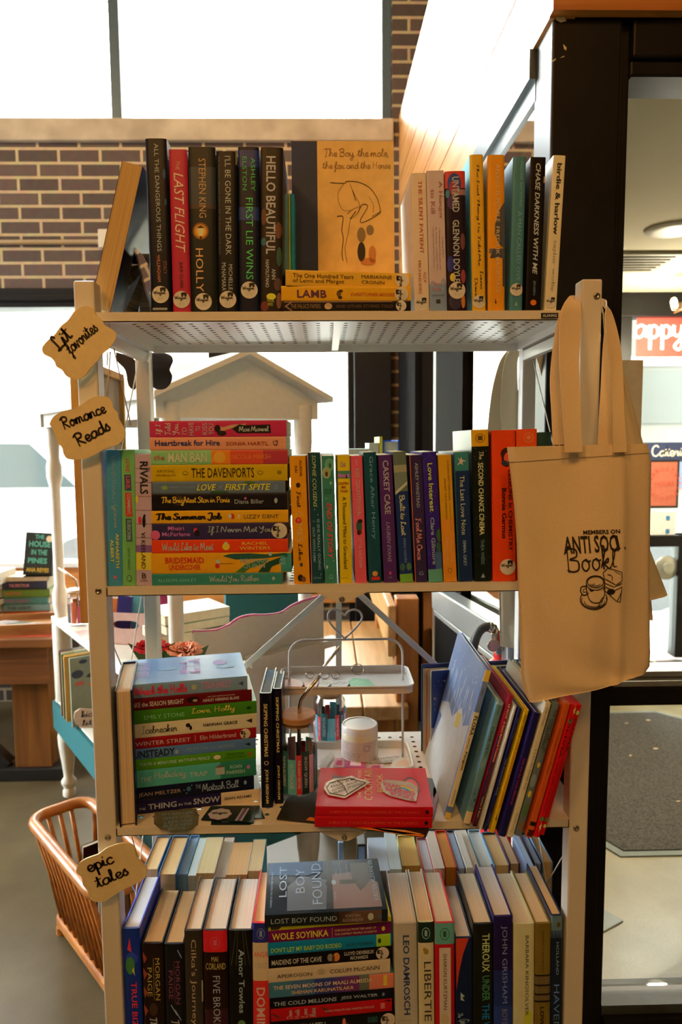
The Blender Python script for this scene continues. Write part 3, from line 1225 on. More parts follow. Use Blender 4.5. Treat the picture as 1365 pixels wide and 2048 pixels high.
# black column where the window wall meets the vestibule
xa, xb, xc = P(710, 900, WY - .1).x, P(784, 900, WY - .1).x, P(794, 900, WY - .02).x
room('wall_column', [((xa, WY - .10, 0), (xb, WY + .2, 2.144)), ((xa - .03, WY - .02, 0), (xa, WY + .16, 2.144))], BLACK, .004)
room('wall_return', [((xb, WY - .02, 0), (xc + .05, WY + .2, 2.144))], BRICK)
# front frame
FX1 = P(1243, 900, VY0).x
mz0, mz1 = .836, .874
room('door_frame', [((VX0, VY0, 0), (FX1 - .02, VY0 + .11, ZB)), ((FX1 - .02, VY0 + .012, 0), (FX1, VY0 + .10, ZB)), ((FX1, VY0, 2.05), (3.2, VY0 + .11, ZB)), ((FX1, VY0 + .01, 2.022), (3.2, VY0 + .10, 2.05)), ((FX1 - .055, VY0 + .002, mz0), (3.2, VY0 + .10, mz1)), ((FX1, VY0 + .0, 0), (3.2, VY0 + .10, .17))], BLACK, .004)
room('door_frame_rail', [((FX1, VY0 + .004, mz1), (3.2, VY0 + .09, mz1 + .012)), ((FX1, VY0 + .02, mz1 + .014), (3.2, VY0 + .08, mz1 + .026)), ], SILVER, .002)
room('door_frame_sill', [((FX1, VY0 + .012, .165), (3.2, VY0 + .085, .19))], mat('grey_sill', (.05, .06, .06), .5))
mb = MB()
mb.box((FX1, VY0 + .052, mz1 + .02), (3.2, VY0 + .058, 2.03))
mb.box((FX1, VY0 + .052, .2), (3.2, VY0 + .058, mz0))
d_ = structure(mb.build('door_1', glass('door_glass', (.93, .96, .95), .5), None))
# chipped paint on the corner post
t = MB()
for pts in ([(1113, 34), (1130, 34), (1134, 42), (1122, 45), (1113, 40)], [(1127, 88), (1134, 95), (1133, 101), (1129, 98)], [(1104, 122), (1113, 116), (1112, 120), (1106, 124)], [(1120, 116), (1130, 111), (1129, 114)]):
    t.add([P(x, y, VY0 - .0006) for x, y in pts], [tuple(range(len(pts)))[::-1]], 0)
structure(t.build('door_frame_chips', C('#b08858', 1, .8), None))
# vestibule interior
VC = 2.105
room('floor_vestibule', [((VX0 + .06, VY0 + .11, .0), (2.5, WY - .02, .0008))], noise_mat('cream_sealed_concrete', (.26, .23, .14), (.34, .30, .19), 6.0, .32, .0, .5, (300.0, .85)))
room('ceiling_vestibule', [((VX0 + .06, VY0 + .11, VC), (3.2, WY, VC + .05))], PLASTER)
# recessed light and vent in it
q = PZ(1347, 457, VC)
t = thing('downlight', 'recessed round downlight in the pale vestibule ceiling', 'ceiling light', q)
mb = MB()
mb.lathe([(.062, -.001), (.092, -.001), (.095, -.004), (.088, -.010), (.062, -.012)], q, 32)
mb.build('trim_ring', mat('white_trim', (.7, .68, .6), .4), t, auto=True)
mb = MB()
mb.lathe([(.0, -.004), (.060, -.004), (.0, -.0045)], q, 24)
mb.build('lens', emitter('frosted_lens', (1, .93, .8), 1.0), t)
a, b = PZ(1236, 508, VC), PZ(1312, 540, VC)
t = thing('ceiling_vent', 'flat grey air vent in the vestibule ceiling', 'vent', ((a.x + b.x) / 2, (a.y + b.y) / 2, VC))
mb = MB()
mb.box((1.06, 1.86, VC - .014), (1.42, 2.16, VC - .0005), 0)
mb.build('frame', mat('grey_vent', (.30, .28, .22), .6), t, bevel=.003)
mb = MB()
for k in range(6):
    mb.box((1.09, 1.89 + k * .043, VC - .018), (1.39, 1.905 + k * .043, VC - .0145))
mb.build('louvre', mat('dark_vent', (.14, .13, .10), .6), t)
t = thing('chandelier', 'small warm chandelier of bare bulbs hanging in the vestibule', 'chandelier', (1.62, 2.25, VC))
mb = MB()
mb.tube([(1.62, 2.25, VC), (1.62, 2.25, 1.98)], .006, 8)
mb.lathe([(.0, 1.985), (.03, 1.98), (.035, 1.95), (.0, 1.94)], (1.62, 2.25, 0), 16)
mb.build('stem', C('#4c2c14', 0, .4), t)
for k in range(4):
    a = k * math.pi / 2 + .3
    q = Vector((1.62 + .07 * math.cos(a), 2.25 + .07 * math.sin(a), 1.955))
    mb = MB()
    mb.tube([(1.62, 2.25, 1.955), (q.x, q.y, 1.945), (q.x, q.y, 1.96)], .004, 6)
    mb.build('arm', C('#4c2c14', 0, .4), t)
    mb = MB()
    mb.lathe([(.0, .0), (.009, .003), (.016, .022), (.011, .038), (.0, .044)], q, 14)
    mb.build('bulb', emitter('warm_bulb', (1, .72, .34), 9.0), t, smooth=True)
room('wall_vestibule', [((2.5, VY0 + .11, 0), (2.55, WY, VC))], PLASTER)
# street door and its glazing
room('door_2', [((XR + .06, WY - .06, 1.985), (3.2, WY + .06, VC)), ((1.30, WY - .06, 0), (1.545, WY + .06, 1.985)), ((xc + .06, WY - .06, 0), (.66, WY + .06, 1.985)), ((2.45, WY - .06, 0), (2.55, WY + .06, 1.985)), ((1.545, WY - .05, .80), (2.45, WY + .05, .86)), ((1.835, WY - .045, 0.2), (1.90, WY + .045, .86))], BLACK, .004)
room('wall_doorside', [((.66, WY, 0), (1.30, WY + .2, 1.985)), ((1.545, WY - .02, 0), (2.45, WY + .2, .17))], BRICK)
mb = MB()
mb.box((1.545, WY - .004, .17), (2.45, WY + .002, 1.985))
mb.box((.0 + xc + .06, WY + .08, .1), (.66, WY + .084, 1.985))
structure(mb.build('window_4', PANE, None))
SY = WY - .012


def wcard(name, label, cat, x0, y0, x1, y1, col, dy=0, border=None):
    a, b = P(x0, y1, SY - dy), P(x1, y0, SY - dy)
    t = thing(name, label, cat, ((a.x + b.x) / 2, SY - dy, a.z))
    if border:
        mb = MB()
        mb.box((a.x - .012, SY - dy + .0005, a.z - .012), (b.x + .012, SY - dy + .004, b.z + .012))
        mb.build('border', C(border, 0, .5), t)
    mb = MB()
    mb.box((a.x, SY - dy - .001, a.z), (b.x, SY - dy, b.z))
    mb.build('panel', C(col, 0, .6), t)
    return t


def wtext(t, part, g, x0, y0, x1, ht, col, em=0.0):
    p, q, u = P(x0, y0, SY - .004), P(x1, y0, SY - .004), P(x0, y0 - ht, SY - .004)
    mb = MB()
    lay(mb, g, p, q - p, u - p, 0)
    mb.build(part, emitter('lit_letters', (1, .97, .92), em) if em else C(col, 0, .5, vary=0), t)


t = wcard('shop_sign', 'red sign with glowing white script seen through the vestibule door', 'sign', 1272, 628, 1420, 714, '#d84c44')
wtext(t, 'lettering', hand('appy', 1.1), 1268, 702, 1372, 54, '#ffffff', 1.6)
t = wcard('catering_sign', 'navy sign with white script below the red one on the street door', 'sign', 1284, 884, 1420, 924, '#2c3860')
wtext(t, 'lettering', hand('Catering', 1.2), 1304, 924, 1392, 34, '#f0ece4')
t = wcard('window_poster', 'square coral poster with a ring of lettering in a black border', 'poster', 1300, 924, 1356, 1012, '#b86450', .004, '#1c1c20')
mb = MB()
cpt = P(1330, 968, SY - .007)
for k in range(18):
    a = k * math.pi / 9
    g = glyphs('RESTAURANTGROUPOPEN'[k])
    u_ = Vector((math.cos(a), 0, math.sin(a)))
    v_ = Vector((-math.sin(a), 0, math.cos(a)))
    lay(mb, g, cpt + u_ * .068 + v_ * .008, v_ * -.016, u_ * .022, 0)
lay(mb, glyphs('HOURS'), cpt + Vector((-.05, 0, -.012)), (.10, 0, 0), (0, 0, .024), 0)
mb.build('lettering', C('#b84a3c', 0, .6), t)
t = wcard('window_card', 'white door card with two blue squares under the coral poster', 'card', 1292, 1024, 1352, 1070, '#e0e4e8', .004)
mb = MB()
for x, y in ((1337, 1036), (1336, 1062)):
    a, b = P(x - 4, y + 4, SY - .008), P(x + 4, y - 4, SY - .008)
    mb.box((a.x, SY - .0085, a.z), (b.x, SY - .008, b.z))
mb.build('print', C('#3c7cb8', 0, .5), t)
t = thing('reflection_disc', 'round silver lock plate standing for a lamp reflection in the street door', 'disc', P(1333, 1135, SY))  # stands in for a lamp's reflection in the door glass
mb = MB()
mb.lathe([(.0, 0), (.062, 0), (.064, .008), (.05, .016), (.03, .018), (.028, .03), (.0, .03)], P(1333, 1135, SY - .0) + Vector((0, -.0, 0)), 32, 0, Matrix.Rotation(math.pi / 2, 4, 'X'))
mb.build('disc_face', mat('satin_nickel', (.55, .56, .52), .35, .7), t, auto=True)
# entrance mat, floor plate
q = [PZ(x, y, 0) for x, y in ((1240, 1715), (1190, 1625), (1192, 1430), (1312, 1425), (1420, 1500), (1440, 1712))]
q = [Vector((.93, 1.17, 0)), Vector((.80, 1.42, 0)), Vector((.98, 2.40, 0)), Vector((1.62, 2.41, 0)), Vector((2.05, 1.95, 0)), Vector((2.05, 1.17, 0))]
t = thing('entrance_mat', 'dark grey clipped-corner entrance mat on the vestibule floor', 'mat', (1.4, 1.8, 0))
mb = MB()
mb.prism(q, (0, 0, .006))
mb.build('rubber_edge', mat('grey_rubber', (.16, .19, .18), .6), t)
c_ = sum(q, Vector()) / 6
mb = MB()
mb.prism([c_ + (p - c_) * .955 + Vector((0, 0, .006)) for p in q], (0, 0, .004))
o = mb.build('pile', noise_mat('grey_pile', (.022, .020, .018), (.10, .094, .085), 160.0, 1.0, .6), t)
t = thing('floor_plate', 'small flat grey steel plate lying on the vestibule floor', 'plate', (.76, .88, 0))
mb = MB()
mb.prism([Vector((.70, 1.02, 0)), Vector((.762, .925, 0)), Vector((.809, .858, 0)), Vector((.716, .805, 0)), Vector((.62, .86, 0))], (0, 0, .006))
mb.build('plate', mat('grey_steel', (.22, .25, .25), .4), t, bevel=.002)
for k, (x, y) in enumerate(((1254, 1447), (1297, 1441), (1312, 1498), (1262, 1512), (1358, 1604))):
    q = PZ(x, y, .011)
    t = thing('leaf_litter', 'dry pale leaf scrap on the entrance mat', 'leaf', q, 'dry leaf scraps on the mat')
    mb = MB()
    s = .010 if k in (1, 2) else .007
    mb.prism([q + Vector((s * math.cos(a) * (1 + .3 * math.sin(3 * a + k)), s * .6 * math.sin(a), 0)) for a in [i * math.pi / 5 for i in range(10)]], (0, 0, .003))
    mb.build('leaf', C('#c8b89c', 0, .8), t)

# street: pavement, road, building opposite
room('ground_street', [((-30, WY + .25, -.3), (30, 30, -.12))], mat('pale_pavement', (.55, .54, .5), .9))
FAC = mat('cream_render', (.80, .74, .56), .9, vary=.03, scale=1)
t = thing('building', 'pale rendered building with gridded windows across the street', 'building', (0, 18, -.12))
mb = MB()
mb.box((-26, 18, -.12), (26, 26, 8.9))
mb.box((-26, 17.9, 3.9), (26, 18, 4.1))
mb.build('wall', FAC, t)
GLZ = mat('far_glazing', (.22, .32, .34), .1)
for k in range(-6, 7):
    for z0 in (1.2, 4.6):
        x = k * 3.0
        mb = MB()
        mb.box((x, 17.94, z0), (x + 1.7, 17.99, z0 + 1.7), 1)
        for i in range(1, 4):
            mb.box((x + 1.7 * i / 4 - .03, 17.92, z0), (x + 1.7 * i / 4 + .03, 17.94, z0 + 1.7), 0)
        mb.box((x, 17.92, z0 + .82), (x + 1.7, 17.94, z0 + .88), 0)
        mb.build('window', [FAC, GLZ], t)

# food truck beyond the street door, its paint darkened to carry the shade outside
t = thing('food_truck', 'shade-toned food truck parked outside the street door', 'truck', (4.2, 5.6, -.12))
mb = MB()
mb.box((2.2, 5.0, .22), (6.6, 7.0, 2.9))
mb.build('body', mat('shaded_truck_paint', (.060, .054, .036), .5, vary=.05), t, bevel=.05)
for x0, x1, z0, z1, col, nm in ((2.35, 4.8, 1.98, 2.06, (.30, .29, .24), 'painted_glow_strip'), (2.3, 4.8, 1.50, 1.94, (.022, .022, .012), 'serving_window'), (2.25, 5.0, .95, 1.20, (.012, .014, .03), 'navy_band'), (2.25, 5.0, .30, .50, (.02, .02, .02), 'skirt')):  # top strip is pale paint standing in for a lit tube
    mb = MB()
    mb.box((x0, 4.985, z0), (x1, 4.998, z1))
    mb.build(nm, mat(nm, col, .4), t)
for x in (2.8, 5.8):
    mb = MB()
    mb.lathe([(.0, 0), (.16, 0), (.18, .03), (.34, .04), (.35, .1), (.35, .2), (.0, .2)], (x, 5.18, .23), 28, 0, Matrix.Rotation(math.pi / 2, 4, 'X'))
    mb.build('wheel', mat('tyre_rubber', (.03, .03, .03), .8), t, auto=True)
# ------------------------------------------------------------------ top shelf

H, S = 'h', 'p'
row(1, Z1, 622, [
    ('black hardcover with pale capitals and a rust author line, tallest of the top shelf', (290, 332.4, 301.6, 343.5, 277), .155, dict(k=H, c='#15191d', st=.895, tx=[('ALL THE DANGEROUS THINGS', .03, .645, .42, .62, '#b09c84'), ('STACY', .70, .775, .68, .84, '#8c4a3c', 'a'), ('WILLINGHAM', .665, .82, .38, .54, '#b06848', 'a')], art=[('r', .972, .985, .1, .8, '#8a7460'), ('e', .2, .85, .03, .06, '#2c4450'), ('e', .36, .88, .02, .05, '#2c4450')])),
    ('red hardcover with slanted tan title on the top shelf', (337.7, 373.4, 346, 382, 299), .15, dict(k=H, c='#a02a32', st=.92, tx=[('THE', .07, .125, .38, .58, '#c08060', 'i'), ('LAST FLIGHT', .15, .62, .25, .78, '#cc9a74', 'i'), ('JULIE CLARK', .685, .85, .38, .62, '#451418', 'a')])),
    ('dark grey hardcover with a glowing street lantern on its spine', (375, 430.6, 382, 434, 294), .16, dict(k=H, c='#25241f', st=.935, sv=.48, bands=[(.12, .34, '#2c3130'), (.34, .37, '#3d2c28')], art=[('e', .505, .42, .052, .30, '#7c4612'), ('e', .505, .42, .042, .24, '#b06a18'), ('e', .505, .42, .030, .18, '#d8902a'), ('p', [(.485, .30), (.485, .54), (.535, .48), (.535, .36)], '#d8b070'), ('p', [(.47, .42), (.487, .27), (.487, .57)], '#2a1c12'), ('r', .535, .553, .38, .46, '#2a1c12')], tx=[('STEPHEN KING', .07, .425, .38, .64, '#a8764a', 'a'), ('HOLLY', .61, .875, .22, .50, '#c88a54')])),
    ('slim black hardcover with cream capitals and a faint side line of small print', (432.6, 474, 436, 476.6, 303), .155, dict(k=H, c='#1d1b1b', st=.92, art=[('r', 0, .08, .93, 1, '#8a6a30')], tx=[("I'LL BE GONE IN THE DARK", .03, .64, .42, .70, '#b49a80'), ("ONE WOMAN'S OBSESSIVE SEARCH FOR THE GOLDEN STATE KILLER", .03, .64, .10, .17, '#6a5a4c'), ('MICHELLE', .70, .86, .55, .74, '#b49a80', 'a'), ('McNAMARA', .69, .865, .22, .42, '#b49a80', 'a')])),
    ('navy and black hardcover with green lettering', (475.4, 518.5, 479.5, 519, 294), .155, dict(k=H, c='#171d26', st=.865, bands=[(.02, .12, '#1c2a4a'), (.36, .44, '#20304e')], tx=[('ASHLEY', .065, .265, .62, .82, '#3f8a44', 'a'), ('ELSTON', .06, .26, .22, .42, '#3f8a44', 'a'), ('FIRST LIE WINS', .305, .80, .36, .70, '#4a9448')])),
    ('dark brown hardcover with large cream capitals and painted leaves', (521.4, 566.8, 521.4, 564, 295), .155, dict(k=H, c='#30231c', tx=[('HELLO BEAUTIFUL', .055, .645, .25, .68, '#c8a890', 'b'), ('ANN', .735, .80, .52, .70, '#c8a890', 'ab'), ('NAPOLITANO', .68, .85, .24, .40, '#c8a890', 'ab'), ('THE DIAL', .92, .94, .3, .64, '#b89c34', 'h'), ('PRESS', .945, .962, .36, .58, '#b89c34', 'h')], art=[('e', .50, .82, .05, .16, '#6a3a26'), ('e', .42, .14, .05, .12, '#5c3420'), ('e', .57, .14, .025, .12, '#2c5650'), ('e', .66, .86, .06, .12, '#3c4c36'), ('e', .83, .8, .04, .18, '#54342a'), ('e', .93, .86, .05, .12, '#7a4a30'), ('e', .965, .2, .03, .2, '#6a2c24'), ('e', .905, .5, .02, .22, '#c8a42c')])),
])
# three thin covers filed between the dark row and the face-out book
row(1, Z1, 622, [
    ('thin grey-green booklet behind the stacked yellow books', (567.5, 577, 569, 578.5, 388), .13, dict(c='#6e7a68', y0=.06, n='thin_booklet')),
    ('thin yellow booklet behind the stacked yellow books', (577.6, 580.8, 579, 582.2, 389), .13, dict(c='#c8a83a', y0=.06, n='thin_booklet')),
    ('thin teal booklet behind the stacked yellow books', (581.4, 589, 583, 590.6, 388), .13, dict(c='#2a8a88', y0=.06, n='thin_booklet')),
])
zt = stack(1, Z1, [
    ('dark paperback with fine gold pattern, bottom of the yellow stack on the top shelf', (564, 598, 622, 822, 601, 622), .14, dict(c='#241a18', st=.925, tx=[('THE PALACE PAPERS', .07, .30, .3, .7, '#8a6038'), ('AND OTHER STORIES TOLD', .42, .86, .35, .62, '#6a4a2e', 'a')], art=[('r', .02, .86, .86, .93, '#8a5a40'), ('e', .36, .5, .03, .3, '#a87a4c'), ('p', [(.02, .5), (.07, .1), (.085, .1), (.04, .5), (.085, .9), (.07, .9)], '#8a5a40'), ('r', .02, .8, .02, .06, '#b08a50')])),
    ('yellow paperback with chunky purple title above the patterned dark one', (563, 564, 593, 822.5, 568.7, 599.4), .14, dict(c='#d08a1e', yb=.010, st=.925, tx=[('LAMB', .12, .345, .22, .74, '#5a2c38', 'b'), ('CHRISTOPHER MOORE', .53, .87, .36, .58, '#b0581e', 'abi')], art=[('e', .44, .5, .018, .22, '#6a4020'), ('e', .455, .68, .016, .1, '#3a2416'), ('e', .45, .25, .016, .1, '#3a2416')])),
    ('yellow paperback with dark two-line serif title, top of the yellow stack', (572, 528, 561, 821.4, 538, 567.6), .14, dict(c='#d89430', ya=-.002, yb=.022, st=.93, tx=[('The One Hundred Years', .055, .535, .52, .80, '#4a2c14'), ('of Lenni and Margot', .055, .46, .14, .46, '#4a2c14'), ('MARIANNE', .60, .845, .58, .80, '#4a3420', 'a'), ('CRONIN', .60, .785, .22, .44, '#4a3420', 'a')])),
], y0=.006)
row(1, Z1, 622, [
    ('pale peach paperback with red lettering and a hatched silver cover', (823.8, 851.4, 829.9, 860.2, 346.7), .14, dict(c='#c79a72', st=.945, tx=[('THE SILENT PATIENT', .055, .58, .45, .72, '#a8503c'), ('ALEX', .71, .79, .64, .84, '#a8503c', 'a'), ('MICHAELIDES', .63, .87, .30, .50, '#a8503c', 'a')])),
    ('pale pink paperback with small text and a grey landscape at its foot', (853, 888, 861, 894.6, 342), .14, dict(c='#bd927a', bands=[(.80, 1, '#8c8684')], tx=[('A Hunger', .075, .345, .62, .90, '#9a5a50'), ('to Kill', .13, .30, .20, .46, '#9a5a50'), ('A Serial Killer,', .47, .62, .80, .88, '#6a4a40'), ('a Determined Detective, and', .405, .70, .62, .70, '#6a4a40'), ('the Quest for a Confession That', .395, .70, .44, .52, '#6a4a40'), ('Changed a Small Town Forever', .40, .69, .26, .34, '#6a4a40'), ('Kim', .79, .82, .25, .6, '#b06a58', 'ah'), ('Mager', .825, .86, .12, .75, '#b06a58', 'ah'), ('WITH LISA PULITZER', .88, .892, .15, .85, '#5a4a46', 'ah')], art=[('r', .915, .945, .38, .62, '#3a3230'), ('e', .79, .82, .025, .14, '#9c8480'), ('e', .80, .2, .02, .14, '#9c8480')])),
    ('multicoloured dark paperback with bold cream capitals and red swirl on top', (889.5, 931.6, 895.6, 935, 343), .15, dict(k=H, c='#2c1c22', st=.85, bands=[(0, .12, '#b03428')], art=[('e', .09, .45, .075, .34, '#223a5c'), ('e', .12, .42, .055, .22, '#8a2a34'), ('r', .13, .17, .3, 1, '#8a5a4a'), ('e', .16, .12, .03, .1, '#3a6060'), ('e', .22, .3, .05, .2, '#4a2440'), ('e', .5, .82, .06, .12, '#6a3a34'), ('e', .66, .2, .06, .16, '#2c2c58'), ('e', .75, .82, .05, .12, '#8a3834'), ('e', .755, .3, .03, .14, '#c09030'), ('e', .93, .4, .06, .3, '#3a2c34'), ('e', .93, .8, .05, .1, '#a8622c')], tx=[('UNTAMED', .04, .29, .34, .68, '#cdae92', 'b'), ('GLENNON DOYLE', .345, .79, .34, .66, '#cdae92', 'ab')])),
    ('green-sided hardcover with orange spine and brush-written title', (940, 967, 945.8, 972.8, 309.7), .15, dict(k=H, c='#5a8a72', bands=[(0, 1, '#d08c22')], st=.94, tx=[('The Last Thing He Told Me', .055, .71, .40, .68, '#33281c', 's', 1.1), ('Laura', .74, .86, .60, .84, '#33281c', 'as', 1.1), ('Dave', .78, .91, .18, .42, '#33281c', 'as', 1.1)])),
    ('orange hardcover with a dark silhouette along its spine', (975.5, 1010.8, 978, 1010, 310), .155, dict(k=H, c='#c4761e', art=[('p', [(.30, .98), (.30, .96), (.36, .62), (.44, .42), (.50, .40), (.57, .66), (.595, .98)], '#4c4038'), ('r', .595, .625, .06, .98, '#6a5444'), ('p', [(.60, .3), (.655, .1), (.655, .98), (.60, .98)], '#4c4038'), ('r', .66, .84, .86, .97, '#4c4038'), ('p', [(.915, .42), (.95, .50), (.95, .40)], '#2c2018')], tx=[('ANXIOUS PEOPLE', .06, .425, .46, .70, '#d8a466'), ('FREDRIK BACKMAN', .455, .875, .46, .68, '#d09a60', 'a')])),
    ('grey-green hardcover between the orange and the black hardcover', (1027.7, 1053.6, 1019.6, 1045.6, 313.7), .15, dict(k=H, c='#4e665a', st=.86, tx=[('FREDRIK BACKMAN', .03, .32, .55, .76, '#78806c', 'a'), ('A MAN CALLED OVE', .35, .80, .44, .74, '#8c9c88')], art=[('p', [(.935, .5), (.965, .62), (.965, .38)], '#a8a08c')])),
    ('black paperback with italic white capitals and an orange dot', (1062, 1092.7, 1052, 1081.6, 314.7), .145, dict(c='#1f1815', tx=[('CHASE DARKNESS WITH ME', .04, .755, .36, .68, '#c8ac8e', 'bi'), ('JENSEN', .80, .895, .42, .60, '#8a988c', 'a')], art=[('e', .945, .5, .019, .2, '#c8601c'), ('r', .125, .165, .9, 1.0, '#a8743c')])),
    ('cream paperback with rounded black and grey lettering at the end of the top shelf', (1108.6, 1131.5, 1089, 1113.6, 311.5), .14, dict(c='#c9a070', st=.945, tx=[('birdie & harlow', .05, .505, .34, .74, '#2c2420', 'b'), ('taylor wolfe', .54, .87, .34, .72, '#9a7c62', 'a')])),
])
# ------------------------------------------------------------------ middle shelf
row(2, Z2, 1173, [
    ('teal paperback with white and yellow lettering, first of the middle shelf', (197, 233.8, 201.5, 238.5, 901), .14, dict(c='#4c7474', tx=[('CONVENTIONALLY', .045, .39, .38, .62, '#b8b09a'), ('yours', .395, .57, .32, .68, '#b8b09a', 's', 1.2), ('ANNABETH', .61, .865, .58, .80, '#c8a034', 'ab'), ('ALBERT', .655, .825, .22, .44, '#c8a034', 'ab')], art=[('e', .935, .5, .012, .12, '#a84a48'), ('r', .965, .968, .25, .75, '#7a8478')])),
    ('green paperback with red and black word tags', (234.8, 266, 239.4, 268.3, 901), .14, dict(c='#6c8244', art=[('p', [(.178, .2), (.178, .7), (.295, .74), (.295, .24)], '#3c4450'), ('p', [(.31, .25), (.31, .72), (.485, .80), (.485, .28)], '#a83428'), ('p', [(.50, .26), (.50, .72), (.67, .78), (.67, .32)], '#434a42'), ('e', .945, .5, .024, .2, '#34402c'), ('e', .945, .5, .019, .16, '#6c8244')], tx=[('LOVE,', .06, .165, .26, .60, '#a83c34', 'bi'), ('LIKE,', .19, .285, .30, .64, '#c04038', 'b'), ('COMMENT,', .32, .475, .38, .66, '#cdb090', 'b'), ('SUBSCRIBE', .51, .66, .40, .66, '#b0aa90', 'b'), ('CATHY YARDLEY', .715, .885, .40, .58, '#3c4a2c', 'a')])),
    ('pink paperback with a couple and yellow stripe low on its spine', (266, 300, 269, 303, 909), .14, dict(c='#b08478', bands=[(.69, .745, '#7a4c64'), (.745, .88, '#c89c34')], art=[('r', k * .105, k * .105 + .004, 0, 1, '#8a5c56') for k in range(1, 7)] + [('e', .51, .52, .045, .10, '#1e1a1c'), ('e', .465, .56, .012, .07, '#2a1c1a'), ('e', .50, .26, .03, .10, '#b02c34'), ('e', .34, .1, .03, .1, '#b08a3c')], tx=[('RIVALS', .055, .30, .30, .80, '#28201f', 'b'), ('THE', .10, .13, .80, .9, '#28201f', 'h'), ('VI KEELAND', .59, .87, .34, .60, '#28201f', 'a'), ('B', .905, .945, .36, .64, '#2c2220', 'h'), ('BLOOM', .955, .97, .28, .7, '#4c3430', 'h')])),
])
